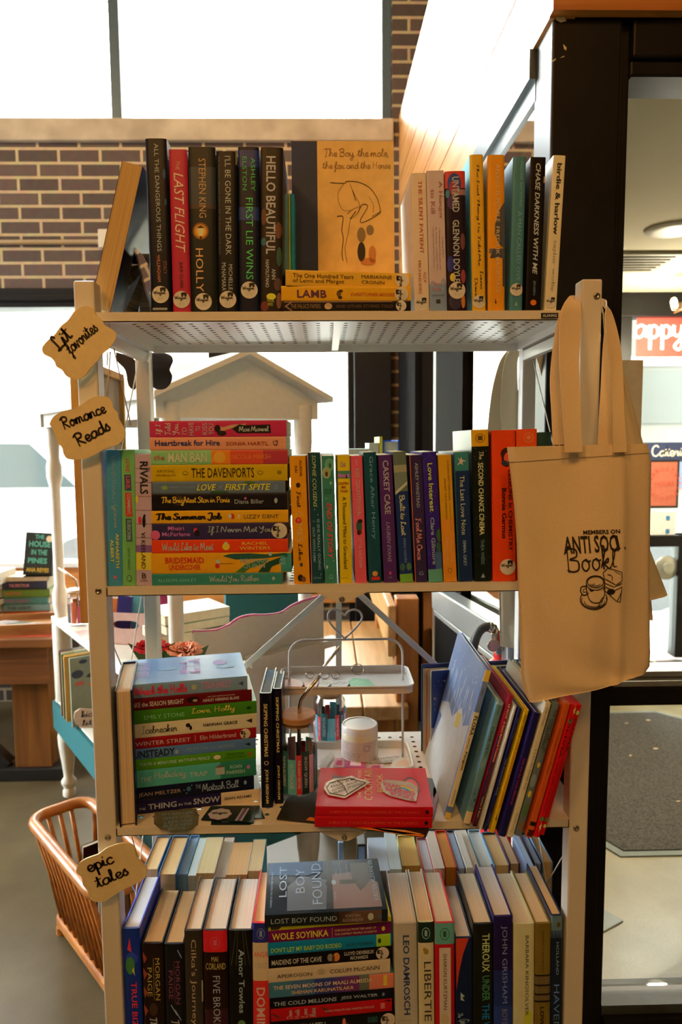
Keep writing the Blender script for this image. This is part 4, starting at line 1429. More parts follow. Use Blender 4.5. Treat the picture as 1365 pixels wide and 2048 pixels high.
stack(2, Z2, [
    ('green paperback with cream script, bottom of the tall romance stack', (304.6, 1147.5, 1171.5, 566, 1147.5, 1170), .14, dict(c='#3c6650', tx=[('ALLISON ASHLEY', .045, .34, .30, .58, '#7a9470', 'a'), ('Would You Rather', .44, .82, .16, .82, '#c8b494', 's', 1.1)], art=[('e', .93, .5, .012, .16, '#b8b094')])),
    ('orange paperback with red title and dark green leaves at one end', (303.7, 1104.6, 1145.5, 583.7, 1105, 1146), .14, dict(c='#c8801c', art=[('p', [(.51, .84), (.56, .94), (.70, .96), (.82, .90), (.97, .96), (.97, .84), (.80, .70), (.60, .66)], '#2c4a38'), ('p', [(.60, .04), (.66, .36), (.76, .60), (.84, .66), (.80, .44), (.70, .22), (.66, .04)], '#3c5a2c'), ('p', [(.76, .04), (.82, .50), (.90, .70), (.98, .86), (.94, .50), (.86, .30), (.84, .04)], '#24402c'), ('r', .925, 1, .04, .96, '#40705a'), ('e', .475, .56, .018, .12, '#d8c4a0'), ('e', .475, .56, .007, .05, '#c8982c'), ('e', .47, .36, .016, .12, '#b02c24'), ('r', .49, .58, .46, .48, '#7a3c1c'), ('e', .85, .92, .014, .1, '#d8c4a0')], tx=[('BRIDESMAID', .10, .375, .50, .80, '#a82c1e', 'b'), ('UNDERCOVER', .125, .35, .18, .44, '#a82c1e', 'b'), ('MEGHAN', .635, .83, .48, .70, '#d0ccb0', 'a'), ('QUINN', .655, .81, .20, .44, '#d0ccb0', 'a'), ('B', .915, .955, .40, .74, '#b8c4a8', 'h')])),
    ('scarlet paperback with cream script and a yellow bag, in the romance stack', (304.6, 1077, 1103.5, 576, 1077, 1103.5), .14, dict(c='#d0401c', art=[('e', .545, .46, .028, .28, '#c8982c'), ('e', .545, .7, .014, .12, '#e0c484')], tx=[('Would Like to Meet', .075, .455, .16, .82, '#d8bc98', 's', 1.0), ('RACHEL', .665, .855, .56, .80, '#c8a034', 'a'), ('WINTERS', .645, .87, .20, .44, '#c8a034', 'a')])),
    ('purple-navy paperback with white script and round sticker in the romance stack', (306, 1043, 1075.5, 574, 1043, 1076), .14, dict(c='#3a2c3c', st=.945, art=[('e', .02, .3, .035, .30, '#b04c5c'), ('e', .32, .55, .015, .18, '#b03834'), ('e', .33, .40, .02, .2, '#241a24')], tx=[('Mhairi', .115, .235, .58, .84, '#b05c78', 'ab'), ('McFarlane', .07, .28, .22, .48, '#b05c78', 'ab'), ('If I Never Met You', .41, .90, .26, .82, '#d0bca0', 's', 1.0)])),
    ('golden paperback with heavy black script and a red cup', (303.7, 1016.5, 1042, 577, 1016.5, 1042), .14, dict(c='#c8841c', art=[('e', .59, .52, .016, .22, '#a82c1c'), ('e', .572, .52, .014, .2, '#d8b890'), ('e', .64, .5, .01, .2, '#d8a45c')], tx=[('The Summer Job', .03, .515, .18, .86, '#221810', 's', 2.0), ('LIZZY DENT', .675, .93, .34, .64, '#54402a', 'a')])),
    ('black paperback with golden hand-lettered title and a pink dot', (304.6, 981.5, 1015, 575.4, 981, 1015), .14, dict(c='#241c1c', art=[('e', .69, .7, .008, .07, '#c05078'), ('e', .20, .6, .05, .3, '#3c2818'), ('e', .915, .55, .012, .16, '#c8b49a')], tx=[('The Brightest Star in Paris', .07, .575, .28, .84, '#c8902c', 's', 1.3), ('Diana Biller', .61, .825, .38, .64, '#b8a48c', 'a')])),
    ('grey paperback with slanted yellow capitals and green sprigs', (305, 955.4, 980, 571, 956, 980.3), .14, dict(c='#5c5a58', art=[('p', [(.06, .5), (.10, .62), (.12, .46), (.10, .3)], '#b0603c'), ('e', .095, .5, .02, .2, '#6c7a3c'), ('e', .50, .1, .07, .12, '#3c5030'), ('e', .73, .86, .04, .14, '#3c5030')], tx=[('ANNA E. COLLINS', .125, .32, .42, .62, '#a09a90', 'a'), ('LOVE', .34, .475, .24, .78, '#c0a02c', 'bi'), ('AT', .50, .53, .42, .66, '#8a8464', 'i'), ('FIRST SPITE', .55, .885, .24, .78, '#c0a02c', 'bi'), ('G', .92, .945, .3, .7, '#a09a90', 'h')])),
    ('mustard paperback with tall thin black capitals and curls', (303, 918.5, 952.5, 575.4, 921.5, 954.5), .14, dict(c='#a87a0c', tx=[('KRYSTAL', .045, .175, .56, .70, '#6a4a10', 'a'), ('MARQUIS', .04, .18, .30, .44, '#6a4a10', 'a'), ('THE DAVENPORTS', .295, .755, .22, .80, '#2c200c')], art=[('e', .25, .5, .022, .12, '#7a5810'), ('e', .25, .5, .016, .07, '#a87a0c'), ('e', .80, .5, .022, .12, '#7a5810'), ('e', .80, .5, .016, .07, '#a87a0c'), ('e', .94, .5, .018, .12, '#7a5810')])),
    ('paperback half green and half orange-red with tan block title', (302.5, 886.8, 916, 576, 890.8, 919.5), .14, dict(c='#7a8a52', bands=[(.44, .58, '#b8601c'), (.58, .82, '#b04024'), (.82, 1, '#983030')], art=[('e', .50, .5, .045, .40, '#c8842c')], tx=[('the', .02, .10, .34, .70, '#a84038', 'i'), ('MAN BAN', .125, .41, .16, .84, '#c0a47a', 'b'), ('NICOLA MARSH', .59, .875, .36, .70, '#c06a34', 'a')])),
    ('salmon paperback with navy rounded title, second from the top of the romance stack', (299.4, 857, 883, 572.3, 860, 886.5), .14, dict(c='#c07650', tx=[('Heartbreak for Hire', .04, .515, .34, .78, '#28304a', 'b'), ('SONIA HARTL', .56, .87, .34, .62, '#8a3a1e', 'ab'), ('G', .905, .94, .3, .7, '#3a2c24', 'h')])),
    ('crimson pink paperback with a reclining woman in black, top of the romance stack', (299.4, 822.5, 856.5, 573.8, 827.7, 859.5), .14, dict(c='#a42c3c', art=[('p', [(.48, .42), (.50, .64), (.54, .60), (.60, .74), (.71, .80), (.68, .62), (.60, .52), (.55, .40), (.52, .22)], '#a8704c'), ('e', .495, .50, .022, .24, '#241414'), ('e', .525, .22, .034, .16, '#2c1616'), ('p', [(.60, .5), (.655, .76), (.69, .70), (.88, .74), (.885, .22), (.64, .22)], '#1c1212')], tx=[('If I', .045, .095, .12, .84, '#d0a484', 'hs', 1.2), ('Told', .11, .155, .12, .88, '#d0a484', 'hs', 1.2), ('You,', .165, .22, .12, .84, '#d0a484', 'hs', 1.2), ("I'D", .235, .27, .16, .60, '#d8b494', 'h'), ('HAVE', .285, .322, .10, .90, '#d8b494', 'h'), ('TO', .335, .37, .36, .66, '#d8b494', 'h'), ('KISS', .385, .42, .14, .86, '#d8b494', 'h'), ('YOU', .43, .468, .14, .80, '#d8b494', 'h'), ('Mae Marvel', .65, .87, .30, .66, '#d8bc98', 'as', 1.2)])),
], y0=.006)
row(2, Z2, 1167, [
    ('orange paperback with a red speech bubble, beside the romance stack', (580, 610.4, 588, 621, 913), .14, dict(c='#c47818', art=[('e', .50, .42, .024, .2, '#b02c24'), ('p', [(.49, .38), (.49, .50), (.51, .44)], '#d8b090'), ('e', .225, .48, .02, .14, '#3c2418'), ('e', .85, .5, .016, .1, '#4c3c3c'), ('e', .955, .42, .028, .18, '#2c201a'), ('e', .965, .62, .022, .14, '#6a3a24')], tx=[('ALISHA', .03, .155, .60, .76, '#4c2c10', 'a'), ('RAI', .075, .125, .30, .46, '#4c2c10', 'a'), ('First', .27, .40, .34, .64, '#4a2c14', 's', 1.0), ('C', .43, .465, .3, .66, '#d89c50'), ('MES', .525, .67, .28, .66, '#d89c50'), ('Like', .68, .82, .34, .62, '#4a2c14', 's', 1.0)])),
    ('tall dark green paperback with ochre slanted capitals and two white lines', (615, 639.7, 623.3, 648, 906), .14, dict(c='#243c38', art=[('r', 0, 1, 0, .05, '#c05c50'), ('e', .43, .45, .006, .03, '#b8b094'), ('e', .47, .7, .006, .03, '#b8b094'), ('e', .52, .35, .006, .03, '#b8b094'), ('e', .93, .8, .006, .03, '#b8b094')], tx=[('SOPHIE COUSENS', .02, .41, .36, .66, '#a08c50', 'ai'), ('IS SHE REALLY GOING', .505, .895, .60, .82, '#a8b4a0', 'b'), ('OUT WITH HIM?', .565, .835, .22, .42, '#a8b4a0', 'b'), ('PUTNAM', .95, .965, .2, .8, '#7a8478', 'h')])),
    ('green paperback with red slashed title and circular vignettes', (643, 669, 651.4, 674, 912.5), .14, dict(c='#40644a', art=[('e', .07, .62, .05, .36, '#a0aa88'), ('e', .07, .62, .045, .32, '#5c7a54'), ('e', .13, .36, .045, .34, '#a0aa88'), ('e', .13, .36, .04, .30, '#8a7a44'), ('e', .14, .36, .02, .12, '#4c3424'), ('e', .075, .66, .02, .1, '#3c4a34'), ('e', .21, .68, .012, .08, '#c0b890'), ('e', .87, .2, .014, .08, '#c0b890'), ('e', .82, .75, .006, .04, '#c0b890'), ('e', .33, .3, .005, .04, '#c0b890')], tx=[('KYLIE', .255, .272, .15, .75, '#222c1e', 'ah'), ('SCOTT', .28, .297, .15, .8, '#222c1e', 'ah'), ('END OF STORY', .37, .80, .30, .72, '#b03c3a', 'bi'), ('G', .93, .965, .34, .66, '#a8b094', 'h')])),
    ('yellow paperback with a pink convertible near its top', (672.5, 700, 679.6, 705, 911), .14, dict(c='#b88a1c', art=[('r', 0, 1, 0, .07, '#2c3c34'), ('r', .12, .178, .07, 1, '#4c6c4a'), ('p', [(.140, .1), (.150, .62), (.145, .95), (.172, .98), (.172, .1)], '#a86478'), ('e', .165, .78, .014, .1, '#2c1a1e')], tx=[('Chd', .05, .09, .30, .66, '#6a3c5c', 'h'), ('KRISTEN', .207, .228, .12, .88, '#8c2c20', 'ahb'), ('MEI', .237, .256, .34, .66, '#8c2c20', 'ahb'), ('CHASE', .266, .286, .22, .78, '#8c2c20', 'ahb'), ('A Thousand Miles to Graceland', .32, .885, .38, .66, '#34280f'), ('DIAL', .955, .962, .2, .7, '#6a4c14', 'h')])),
    ('coral paperback with condensed title and a leaping dark figure', (701.8, 724.8, 712, 734, 912.5), .14, dict(c='#b84a48', art=[('e', .55, .5, .05, .26, '#344c38'), ('e', .51, .62, .016, .2, '#2c1c18'), ('e', .60, .44, .02, .14, '#2c1c18'), ('e', .595, .62, .02, .1, '#5a2c24')], tx=[('THE', .03, .075, .40, .56, '#d8a484', 'h'), ('KISS COUNTDOWN', .10, .465, .36, .72, '#d0b08c'), ('ETTA EASTON', .645, .875, .40, .64, '#c8a080', 'a')])),
    ('deep teal paperback with thin grey serif title', (727, 752, 738.6, 764.4, 905.5), .14, dict(c='#22403e', art=[('e', .93, .5, .02, .22, '#b06a2c'), ('r', .955, .98, .2, .85, '#a8281e')], tx=[('Grace After Henry', .03, .66, .36, .74, '#7c8c80'), ('EITHNE', .70, .835, .56, .68, '#162c2a', 'a'), ('SHORTALL', .675, .855, .30, .42, '#162c2a', 'a')])),
    ('plum paperback with large pale pink capitals', (758, 782.7, 768, 796, 911), .14, dict(c='#522c4a', tx=[('CASKET CASE', .04, .46, .30, .74, '#c8a090', 'b'), ('LAUREN EVANS', .525, .835, .36, .64, '#b89088', 'ai'), ('MIRA', .955, .965, .35, .65, '#a88a88', 'h')], art=[('e', .925, .5, .014, .1, '#a83c4c')])),
    ('paperback with an olive roofline above navy and white script', (786, 812, 801, 826.8, 904.5), .14, dict(c='#283048', art=[('r', 0, .30, 0, 1, '#5c5844'), ('r', .10, .155, 0, 1, '#8a7454'), ('p', [(.155, 0.02), (.155, .98), (.225, .98), (.30, .02)], '#6c6450'), ('p', [(.225, .98), (.25, .98), (.325, .02), (.30, .02)], '#a08a68'), ('e', .88, .25, .03, .2, '#3c4c38'), ('e', .88, .75, .03, .2, '#4c5c3c'), ('r', .935, 1, 0, 1, '#6a7c2c')], tx=[('Built to Last', .325, .64, .30, .72, '#b89c6c', 's', 1.2), ('ERIN HAHN', .66, .845, .42, .62, '#8a8c88', 'a')])),
    ('dusky purple paperback with coral script lower half', (820, 843.4, 830.5, 856, 911), .14, dict(c='#3c2a3a', tx=[('ASHLEY WINSTEAD', .06, .41, .40, .66, '#b8a094', 'ab'), ('Fool Me Once', .49, .825, .24, .74, '#b86a54', 's', 1.1), ('G', .915, .945, .34, .7, '#a89890', 'h')], art=[('r', 0, 1, 0, .06, '#a8501c')])),
    ('violet speckled paperback with yellow title and green leaves low down', (844.5, 873, 858, 886, 905), .14, dict(c='#3a2454', art=[('e', random.random() * .8, .08 + .85 * random.random(), .003, .02, '#8a7a9c') for _ in range(60)] + [('e', .64, .9, .05, .18, '#3c5430'), ('e', .73, .82, .04, .16, '#344c34'), ('r', .77, .90, .55, 1, '#44505c'), ('r', .90, 1, 0, 1, '#5c7a5c')], tx=[('Love Interest', .085, .455, .34, .68, '#b8a040', 'b'), ('Clare Gilmore', .50, .865, .34, .62, '#c0b098', 'ab')])),
    ('ochre paperback with two lines of thin capitals and a white script foot', (877, 902, 888, 915, 911), .14, dict(c='#b0741c', bands=[(.5, 1, '#b86c20')], tx=[('SUSAN PATTERSON', .04, .35, .66, .80, '#6a4418', 'a'), ('SUSAN DILALLO', .38, .59, .70, .78, '#8a5c24', 'a'), ('JAMES PATTERSON', .18, .505, .34, .50, '#6a4418', 'a'), ('Things I Wish', .66, .85, .60, .80, '#d09858', 's', .9), ('I Told My Mother', .63, .86, .22, .46, '#d09858', 's', .9)], art=[('e', .91, .5, .022, .16, '#7a4c18'), ('e', .91, .5, .017, .12, '#b86c20')])),
    ('navy paperback with a green top block and a starfish', (908, 937, 918, 946, 905), .14, dict(c='#242e40', bands=[(0, .143, '#3a6454')], art=[('p', [(.035, .5), (.06, .56), (.07, .85), (.075, .55), (.10, .62), (.085, .45), (.10, .2), (.07, .4), (.04, .25), (.06, .45)], '#c09070'), ('r', 0, 1, 0, .05, '#30564a')], tx=[('The Last Love Note', .18, .635, .34, .66, '#c0a478'), ('EMMA GREY', .68, .88, .40, .62, '#b0a898', 'ab')])),
    ('black hardcover with an orange square on top and tan title', (943.5, 977.5, 950, 984, 860), .15, dict(k=H, c='#1e2019', pg='#a09c90', bands=[(0, .109, '#c08018')], art=[('e', .055, .5, .03, .28, '#5c3c10'), ('e', .055, .5, .026, .245, '#c08018'), ('r', .04, .07, .36, .64, '#5c3c10')] + [('e', random.random() * .85 + .12, .1 + .8 * random.random(), .0015, .012, '#8a8470') for _ in range(24)] + [('p', [(.945, .5), (.975, .62), (.975, .36)], '#b0a898')], tx=[('The', .14, .195, .40, .68, '#a88e60', 's', 1.1), ('SECOND CHANCE CINEMA', .215, .69, .34, .64, '#b89a66', 'b'), ('THEA WEISS', .72, .885, .40, .60, '#6a7060', 'a')])),
    ('thick orange-red hardcover with a sunglasses face and black lettering', (985, 1031, 986.4, 1033, 861), .155, dict(k=H, c='#c8401a', art=[('e', .155, .64, .04, .28, '#3c1a12'), ('e', .19, .60, .05, .2, '#3c1a12'), ('e', .185, .68, .04, .18, '#b84a30'), ('e', .215, .52, .018, .13, '#283438'), ('e', .215, .78, .018, .13, '#283438'), ('e', .235, .8, .008, .08, '#8c1a1a')], st=.905, sv=.64, tx=[('LESSONS in CHEMISTRY', .26, .80, .68, .86, '#4a1a10', 'b'), ('Bonnie Garmus', .38, .715, .40, .60, '#2c1412', 'ab')])),
    ('orange-red hardcover with a round emblem beside the bag', (1034, 1074.8, 1036, 1077, 859), .155, dict(k=H, c='#b8441c', art=[('e', .055, .58, .032, .24, '#d87a3c'), ('e', .055, .58, .028, .21, '#b8441c'), ('e', .055, .58, .012, .10, '#d87a3c')])),
    ('dark green book at the far end of the middle shelf, behind the straps', (1076, 1104, 1078, 1106, 865), .15, dict(k=H, c='#2e3a2c')),
])
# ------------------------------------------------------------------ lower shelf
_a, _w = P(224, 1381, .004), .0245
_x0 = max(-.336, -.002 + (_a.x + P(238, 1652, .004).x) / 2)
_M = Matrix(((0, 0, -1, _x0 + _w), (0, -1, 0, .150), (-1, 0, 0, _a.z), (0, 0, 0, 1)))
_p = Matrix.Translation((_x0 + _w, .005, 0))
book('thick book standing with its bare pages out at the end of the lower shelf', _p @ Matrix.Rotation(math.radians(11.5), 4, 'Z') @ _p.inverted() @ _M, _a.z - Z3 - .0002, _w, .145, dict(k='h', c='#20222c', pg='#b08458'), 3)
stack(3, Z3, [
    ('dark purple paperback with heavy white title and cream end, bottom of the holiday stack', (268, 1606, 1630, 522, 1576, 1601), .135, dict(yy=(.036, .074), c='#241c30', bands=[(.68, 1, '#b08a62')], tx=[('THE', .04, .09, .32, .52, '#b8a490', 'b'), ('THING', .11, .33, .30, .76, '#c0a890', 'b'), ('IN THE', .345, .445, .34, .54, '#b8a490', 'b'), ('SNOW', .46, .67, .30, .80, '#c0a890', 'b'), ('SEAN ADAMS', .705, .925, .38, .60, '#2c2018', 'ab')])),
    ('navy paperback with tan capitals and white ornate script', (268, 1576, 1604.5, 508.8, 1550, 1575.5), .135, dict(yy=(.036, .074), c='#141a24', tx=[('JEAN MELTZER', .04, .385, .30, .64, '#94704a', 'a'), ('THE', .505, .55, .5, .8, '#a0a094'), ('Matzah Ball', .56, .87, .22, .84, '#b0aa9a', 's', 1.1)], art=[('e', .45, .56, .018, .18, '#3c5450'), ('e', .41, .5, .004, .05, '#a0a094'), ('e', .475, .8, .004, .05, '#a0a094'), ('e', .43, .26, .004, .05, '#a0a094'), ('e', .925, .55, .012, .16, '#a0a094')])),
    ('two-tone green paperback with white hand-lettered title and a tan house', (266.4, 1539.6, 1574, 513, 1515.6, 1549.5), .135, dict(yy=(.036, .074), c='#4c7a60', bands=[(.705, 1, '#2c5c40')], art=[('r', .665, .74, .28, .7, '#8a7c64'), ('p', [(.66, .7), (.70, .88), (.745, .7)], '#5c4c3c'), ('e', .935, .56, .014, .12, '#a05c70')], tx=[('THE', .065, .155, .32, .60, '#c0b490', 'b'), ('Holiday', .175, .43, .26, .84, '#c0b490', 's', 1.2), ('TRAP', .455, .60, .32, .60, '#c0b490', 'b'), ('ROAN', .785, .88, .56, .78, '#b0b08a', 'ab'), ('PARRISH', .755, .905, .24, .46, '#b0b08a', 'ab')])),
    ('bright green paperback with jumping white capitals', (266.4, 1516, 1538, 513, 1494, 1514), .135, dict(yy=(.036, .074), c='#4a6a1a', tx=[("YOU'RE A MEAN ONE, MATTHEW PRINCE", .06, .62, .34, .72, '#b8b484', 'bi'), ('TIMOTHY', .755, .905, .56, .80, '#222e10', 'a'), ('JANOVSKY', .74, .92, .22, .46, '#222e10', 'a')], art=[('e', .68, .52, .03, .22, '#b89468'), ('e', .95, .5, .014, .18, '#8c3c28')])),
    ('slate blue paperback with large black capitals', (261.5, 1494, 1515, 512.6, 1471.6, 1493), .135, dict(yy=(.036, .074), c='#5c6c78', tx=[('UNSTEADY', .04, .355, .16, .84, '#1c1c20', 'b'), ('PEYTON CORINNE', .45, .83, .34, .68, '#98948a', 'a')], art=[('e', .37, .42, .014, .2, '#a89c8c'), ('p', [(.91, .5), (.955, .3), (.955, .62)], '#22242a')])),
    ('dark red paperback with white serif title and a face sticker', (263, 1470.7, 1492.5, 514, 1450, 1471), .135, dict(yy=(.036, .074), c='#7c181a', st=.91, tx=[('WINTER STREET', .05, .475, .28, .66, '#c0987c'), ('Elin Hilderbrand', .55, .835, .30, .72, '#c0987c', 'a')], art=[('r', .51, .513, .2, .8, '#c0987c')])),
    ('cream paperback with thin handwritten title and a dark skater', (265.9, 1440, 1468.5, 516.4, 1418, 1447), .135, dict(yy=(.036, .074), c='#b0926a', tx=[('Icebreaker', .095, .365, .26, .82, '#2c2420', 's', .8), ('HANNAH GRACE', .57, .84, .40, .62, '#201a16', 'ab')], art=[('e', .45, .6, .018, .14, '#1c1816'), ('e', .47, .4, .01, .16, '#1c1816'), ('p', [(.91, .55), (.96, .36), (.96, .68)], '#2c2622')])),
    ('grass green paperback with ochre script', (273.8, 1409, 1437, 516.4, 1393, 1416), .135, dict(yy=(.036, .074), c='#40601c', tx=[('EMILY STONE', .09, .41, .30, .62, '#7c9458', 'a'), ('Love, Holly', .465, .82, .22, .88, '#a88a38', 's', 1.0)], art=[('e', .935, .5, .02, .1, '#1c3416')])),
    ('maroon paperback with white capitals just under the pale blue one', (263.5, 1384, 1408, 506, 1372.6, 1395), .135, dict(yy=(.036, .074), c='#5c1418', tx=[('MAKE the SEASON BRIGHT', .02, .45, .28, .70, '#c0a080', 'b'), ('ASHLEY HERRING BLAKE', .60, .895, .26, .52, '#b89878', 'ab'), ('USA TODAY BESTSELLING AUTHOR', .64, .86, .64, .74, '#a88868', 'a')], art=[('e', .525, .52, .05, .26, '#241012'), ('e', .54, .46, .02, .12, '#8c6a50')])),
    ('pale blue paperback with red lettering, top of the holiday stack', (256, 1353, 1382.5, 499.4, 1340, 1366), .13, dict(yy=(.036, .074), c='#a0a49c', r=.25, tx=[('Wreck the Halls', .10, .515, .20, .86, '#a8303c', 's', 1.6), ('TESSA BAILEY', .63, .865, .32, .80, '#a86068', 'a')], art=[('e', .57, .5, .022, .2, '#8c7c5c'), ('p', [(.925, .5), (.965, .3), (.965, .66)], '#3c4048')], top=[('TESSA BAILEY', .10, .21, .18, .86, '#b07884'), ('Wreck', .45, .52, .25, .75, '#b06a78', 's'), ('the Halls', .53, .63, .22, .85, '#b06a78', 's'), ('E', .80, .62, .06, .10, '#b88890'), ('E', .36, .5, .08, .05, '#8c9484'), ('E', .84, .42, .08, .05, '#8c9484')])),
])
row(3, Z3, 1611, [
    ('navy hardcover with gold capitals in front of its twin beside the tumbler', (519, 542.8, 523.4, 546, 1387), .125, dict(k=H, c='#14141c', y0=.05, pg='#c8c4b4', tx=[('SKIPPING CHRISTMAS', .09, .55, .34, .66, '#a8864c', 'b'), ('JOHN GRISHAM', .66, .96, .34, .66, '#a8864c', 'ab')], art=[('e', .605, .5, .018, .2, '#a8864c'), ('e', .605, .5, .014, .15, '#14141c')])),
])
row(3, Z3, 1595, [
    ('navy hardcover with gold capitals, partly hidden behind the tumbler', (546, 563, 549.5, 567, 1378), .084, dict(k=H, c='#14141c', y0=.062, pg='#c8c4b4', tx=[('SKIPPING CHRISTMAS', .07, .55, .34, .66, '#a8864c', 'b'), ('JOHN GRISHAM', .66, .96, .34, .66, '#a8864c', 'ab')])),
])
stack(3, Z3 + .0042, [
    ('lower of the two red cocktail books with gilt lettering', (630, 1632.5, 1654, 865, 1634, 1656), .125, dict(k=H, b=.0008, c='#98141a', r=.42, tx=[('A BEVY OF COCKTAILS INSPIRED BY THE CLASSICS', .12, .88, .36, .60, '#b0442c')], art=[('e', .95, .5, .016, .2, '#2c0a10')])),
    ('upper red cocktail book with gilt title and a dark round portrait on its cover', (632, 1612.5, 1632, 866.5, 1613, 1633.5), .125, dict(k=H, b=.0008, c='#98141a', r=.42, tx=[('A BEVY OF COCKTAILS INSPIRED BY THE CLASSICS', .12, .88, .36, .60, '#b0442c')], art=[('e', .95, .5, .016, .2, '#2c0a10')], top=[('THE MODEST ROSE', .36, .39, .20, .92, '#c89c50'), ('COCKTAIL', .42, .49, .14, .96, '#c89c50'), ('BOOK', .53, .59, .34, .82, '#c89c50'), ('E', .84, .48, .075, .26, '#4c1c1c'), ('E', .84, .48, .062, .21, '#a84034'), ('E', .84, .46, .03, .12, '#4c1c1c'), ('P', [(.1, .25), (.12, .8), (.3, .72), (.3, .3)], '#5c2420')])),
])

# a second row behind the middle shelf, backs to the room, only their tops showing
for k, (x0, x1, y, pg, cv, soft, lab) in enumerate(((616, 668, 908, '#c0a078', '#a08058', 1, 'tan paperback turned pages-out behind the tall dark green one'), (698, 738, 898, '#c8ac84', '#a88c64', 1, 'pages-out paperback peeking up behind the teal one'), (739, 758, 886, '#c8ac84', '#b0946c', 1, 'taller pages-out paperback behind the plum one'), (759.5, 765.5, 873, '#c09c3c', '#b88c1c', 1, 'thin yellow book rising behind the plum one'), (767, 799, 880, '#c8ac84', '#3c5c84', 0, 'blue-covered pages-out hardcover behind the roofline spine'), (802, 826, 908, '#b8a888', '#8c7c5c', 1, 'pages-out paperback just behind the dusky purple one'))):
    y0 = .185
    A, B = P(x0, y, y0), P(x1, y, y0)
    M4 = Matrix(((0, 0, -1, B.x), (0, -1, 0, y0 + .13), (-1, 0, 0, A.z), (0, 0, 0, 1)))
    book(lab, M4, A.z - Z2 - .0003, B.x - A.x, .13, dict(k='p' if soft else 'h', c=cv, pg=pg), 2)
# ------------------------------------------------------------------ bottom shelf, front row and stack


def b4(label, xa, xb, xc, xd, y, d, w=.135):
    return (label, (xa, xb, xc, xd, y), w, dict(d, k=d.get('k', 'h'), y0=d.get('y0', .004)))


row(4, Z4, 2047, [
    b4('blue hardcover with red capitals and a bright feather, under the lowest sign', 243, 277.8, 249, 284.6, 1858, dict(c='#1c2a50', pg='#c8c0b0', tx=[('TRUE BIZ', .36, .67, .42, .74, '#a8282c', 'b'), ('SARA NOVIC', .70, 1.0, .36, .70, '#a09a98', 'as', 1.2)], art=[('p', [(.06, .42), (.16, .5), (.14, .26)], '#b02c2c'), ('e', .2, .5, .04, .34, '#3c4c8a'), ('e', .25, .4, .06, .26, '#3c5a2c'), ('p', [(.26, .6), (.32, .66), (.28, .5)], '#a89030')])),
    b4('shorter dark hardcover with gold author name and red leaves', 283, 325.5, 287, 328, 1888, dict(c='#241814', pg='#c8a878', tx=[('MORGAN', .11, .43, .62, .84, '#8a6c30', 'a'), ('PAIGE', .18, .40, .24, .46, '#8a6c30', 'a'), ('The', .56, .66, .30, .66, '#a89478', 's', 1.2), ('MONARCHS', .67, 1.0, .26, .80, '#a89478', 'b')], art=[('r', .11, .43, .535, .55, '#8a6c30')] + [('p', [(u, .06), (u + .05, .24), (u + .09, .1), (u + .04, .05)], '#7a3420') for u in (.06, .18, .32, .46, .60, .72)] + [('e', .5, .5, .05, .2, '#3a2418')])),
    b4('shorter dark hardcover with dull red author name and pale threads', 328, 367, 331.4, 370.5, 1889, dict(c='#191718', pg='#c8a878', tx=[('MORGAN', .13, .46, .56, .78, '#6a3438', 'a'), ('PAIGE', .20, .42, .20, .42, '#6a3438', 'a'), ('The', .58, .68, .28, .70, '#a89478', 's', 1.2), ('RAVENS', .70, 1.0, .22, .80, '#a89478', 'b')], art=[('r', .13, .46, .49, .505, '#6a3438'), ('p', [(.04, .7), (.10, .9), (.11, .88), (.05, .68)], '#6c6860'), ('p', [(.50, .5), (.58, .8), (.59, .78), (.51, .48)], '#6c6860'), ('p', [(.46, .3), (.54, .6), (.55, .58), (.47, .28)], '#6c6860')])),
    b4('grey-brown hardcover with tall tan serif title', 367.7, 404, 371.4, 406, 1862, dict(c='#33291f', pg='#b8a080', tx=[("Cilka's Journey", .06, .66, .30, .68, '#8c6c48'), ('HEATHER MORRIS', .76, 1.0, .38, .56, '#7c6444', 'a')], art=[('r', .35, .5, .93, 1, '#8a7454')])),
    b4('black and dark red hardcover with a red block and emblem on top', 406, 453.8, 408.5, 456.5, 1862, dict(c='#241312', pg='#b8a488', bands=[(0, .15, '#a01c20'), (.55, .8, '#32141a')], art=[('e', .085, .5, .042, .20, '#b8504a'), ('e', .085, .5, .038, .18, '#a01c20'), ('r', .065, .105, .42, .58, '#b8504a')], tx=[('MAI', .18, .215, .34, .62, '#94783c', 'ah'), ('CORLAND', .225, .27, .10, .92, '#94783c', 'ah'), ('FIVE BROKEN BLADES', .315, 1.0, .38, .68, '#a89a84')])),
    b4('black hardcover with gold rays and white serif author name', 457.5, 504, 458.5, 505, 1862, dict(c='#161512', pg='#b4aa90', art=[('p', [(0, .5 + k * .09), (.24, .5 + k * .2), (.24, .512 + k * .2), (0, .51 + k * .09)], '#5c5434') for k in (-2, -1, 1, 2)] + [('e', .68, .52, .05, .2, '#4c5a34'), ('r', .66, .70, .46, .6, '#2c2a1c')], tx=[('Amor Towles', .13, .58, .42, .66, '#b0a890', 'ab'), ('Table for Two', .79, 1.0, .44, .68, '#b0a890', 'b')])),
    b4('hardcover banded blue, tan and red with outlined capitals', 505, 538.5, 505.5, 538.5, 1847, dict(c='#9a2420', pg='#c0a080', bands=[(0, .13, '#28264c'), (.13, .385, '#a8845c'), (.385, 1, '#a42820')], art=[('e', .07, .5, .036, .24, '#9a948c'), ('e', .07, .5, .032, .21, '#28264c'), ('r', .05, .09, .42, .58, '#9a948c')], tx=[('ANGIE', .19, .225, .08, .94, '#a0402c', 'ah'), ('CRUZ', .265, .30, .14, .86, '#8a7458', 'ah'), ('DOMINICANA', .43, 1.0, .22, .74, '#c89474', 'b')])),
])
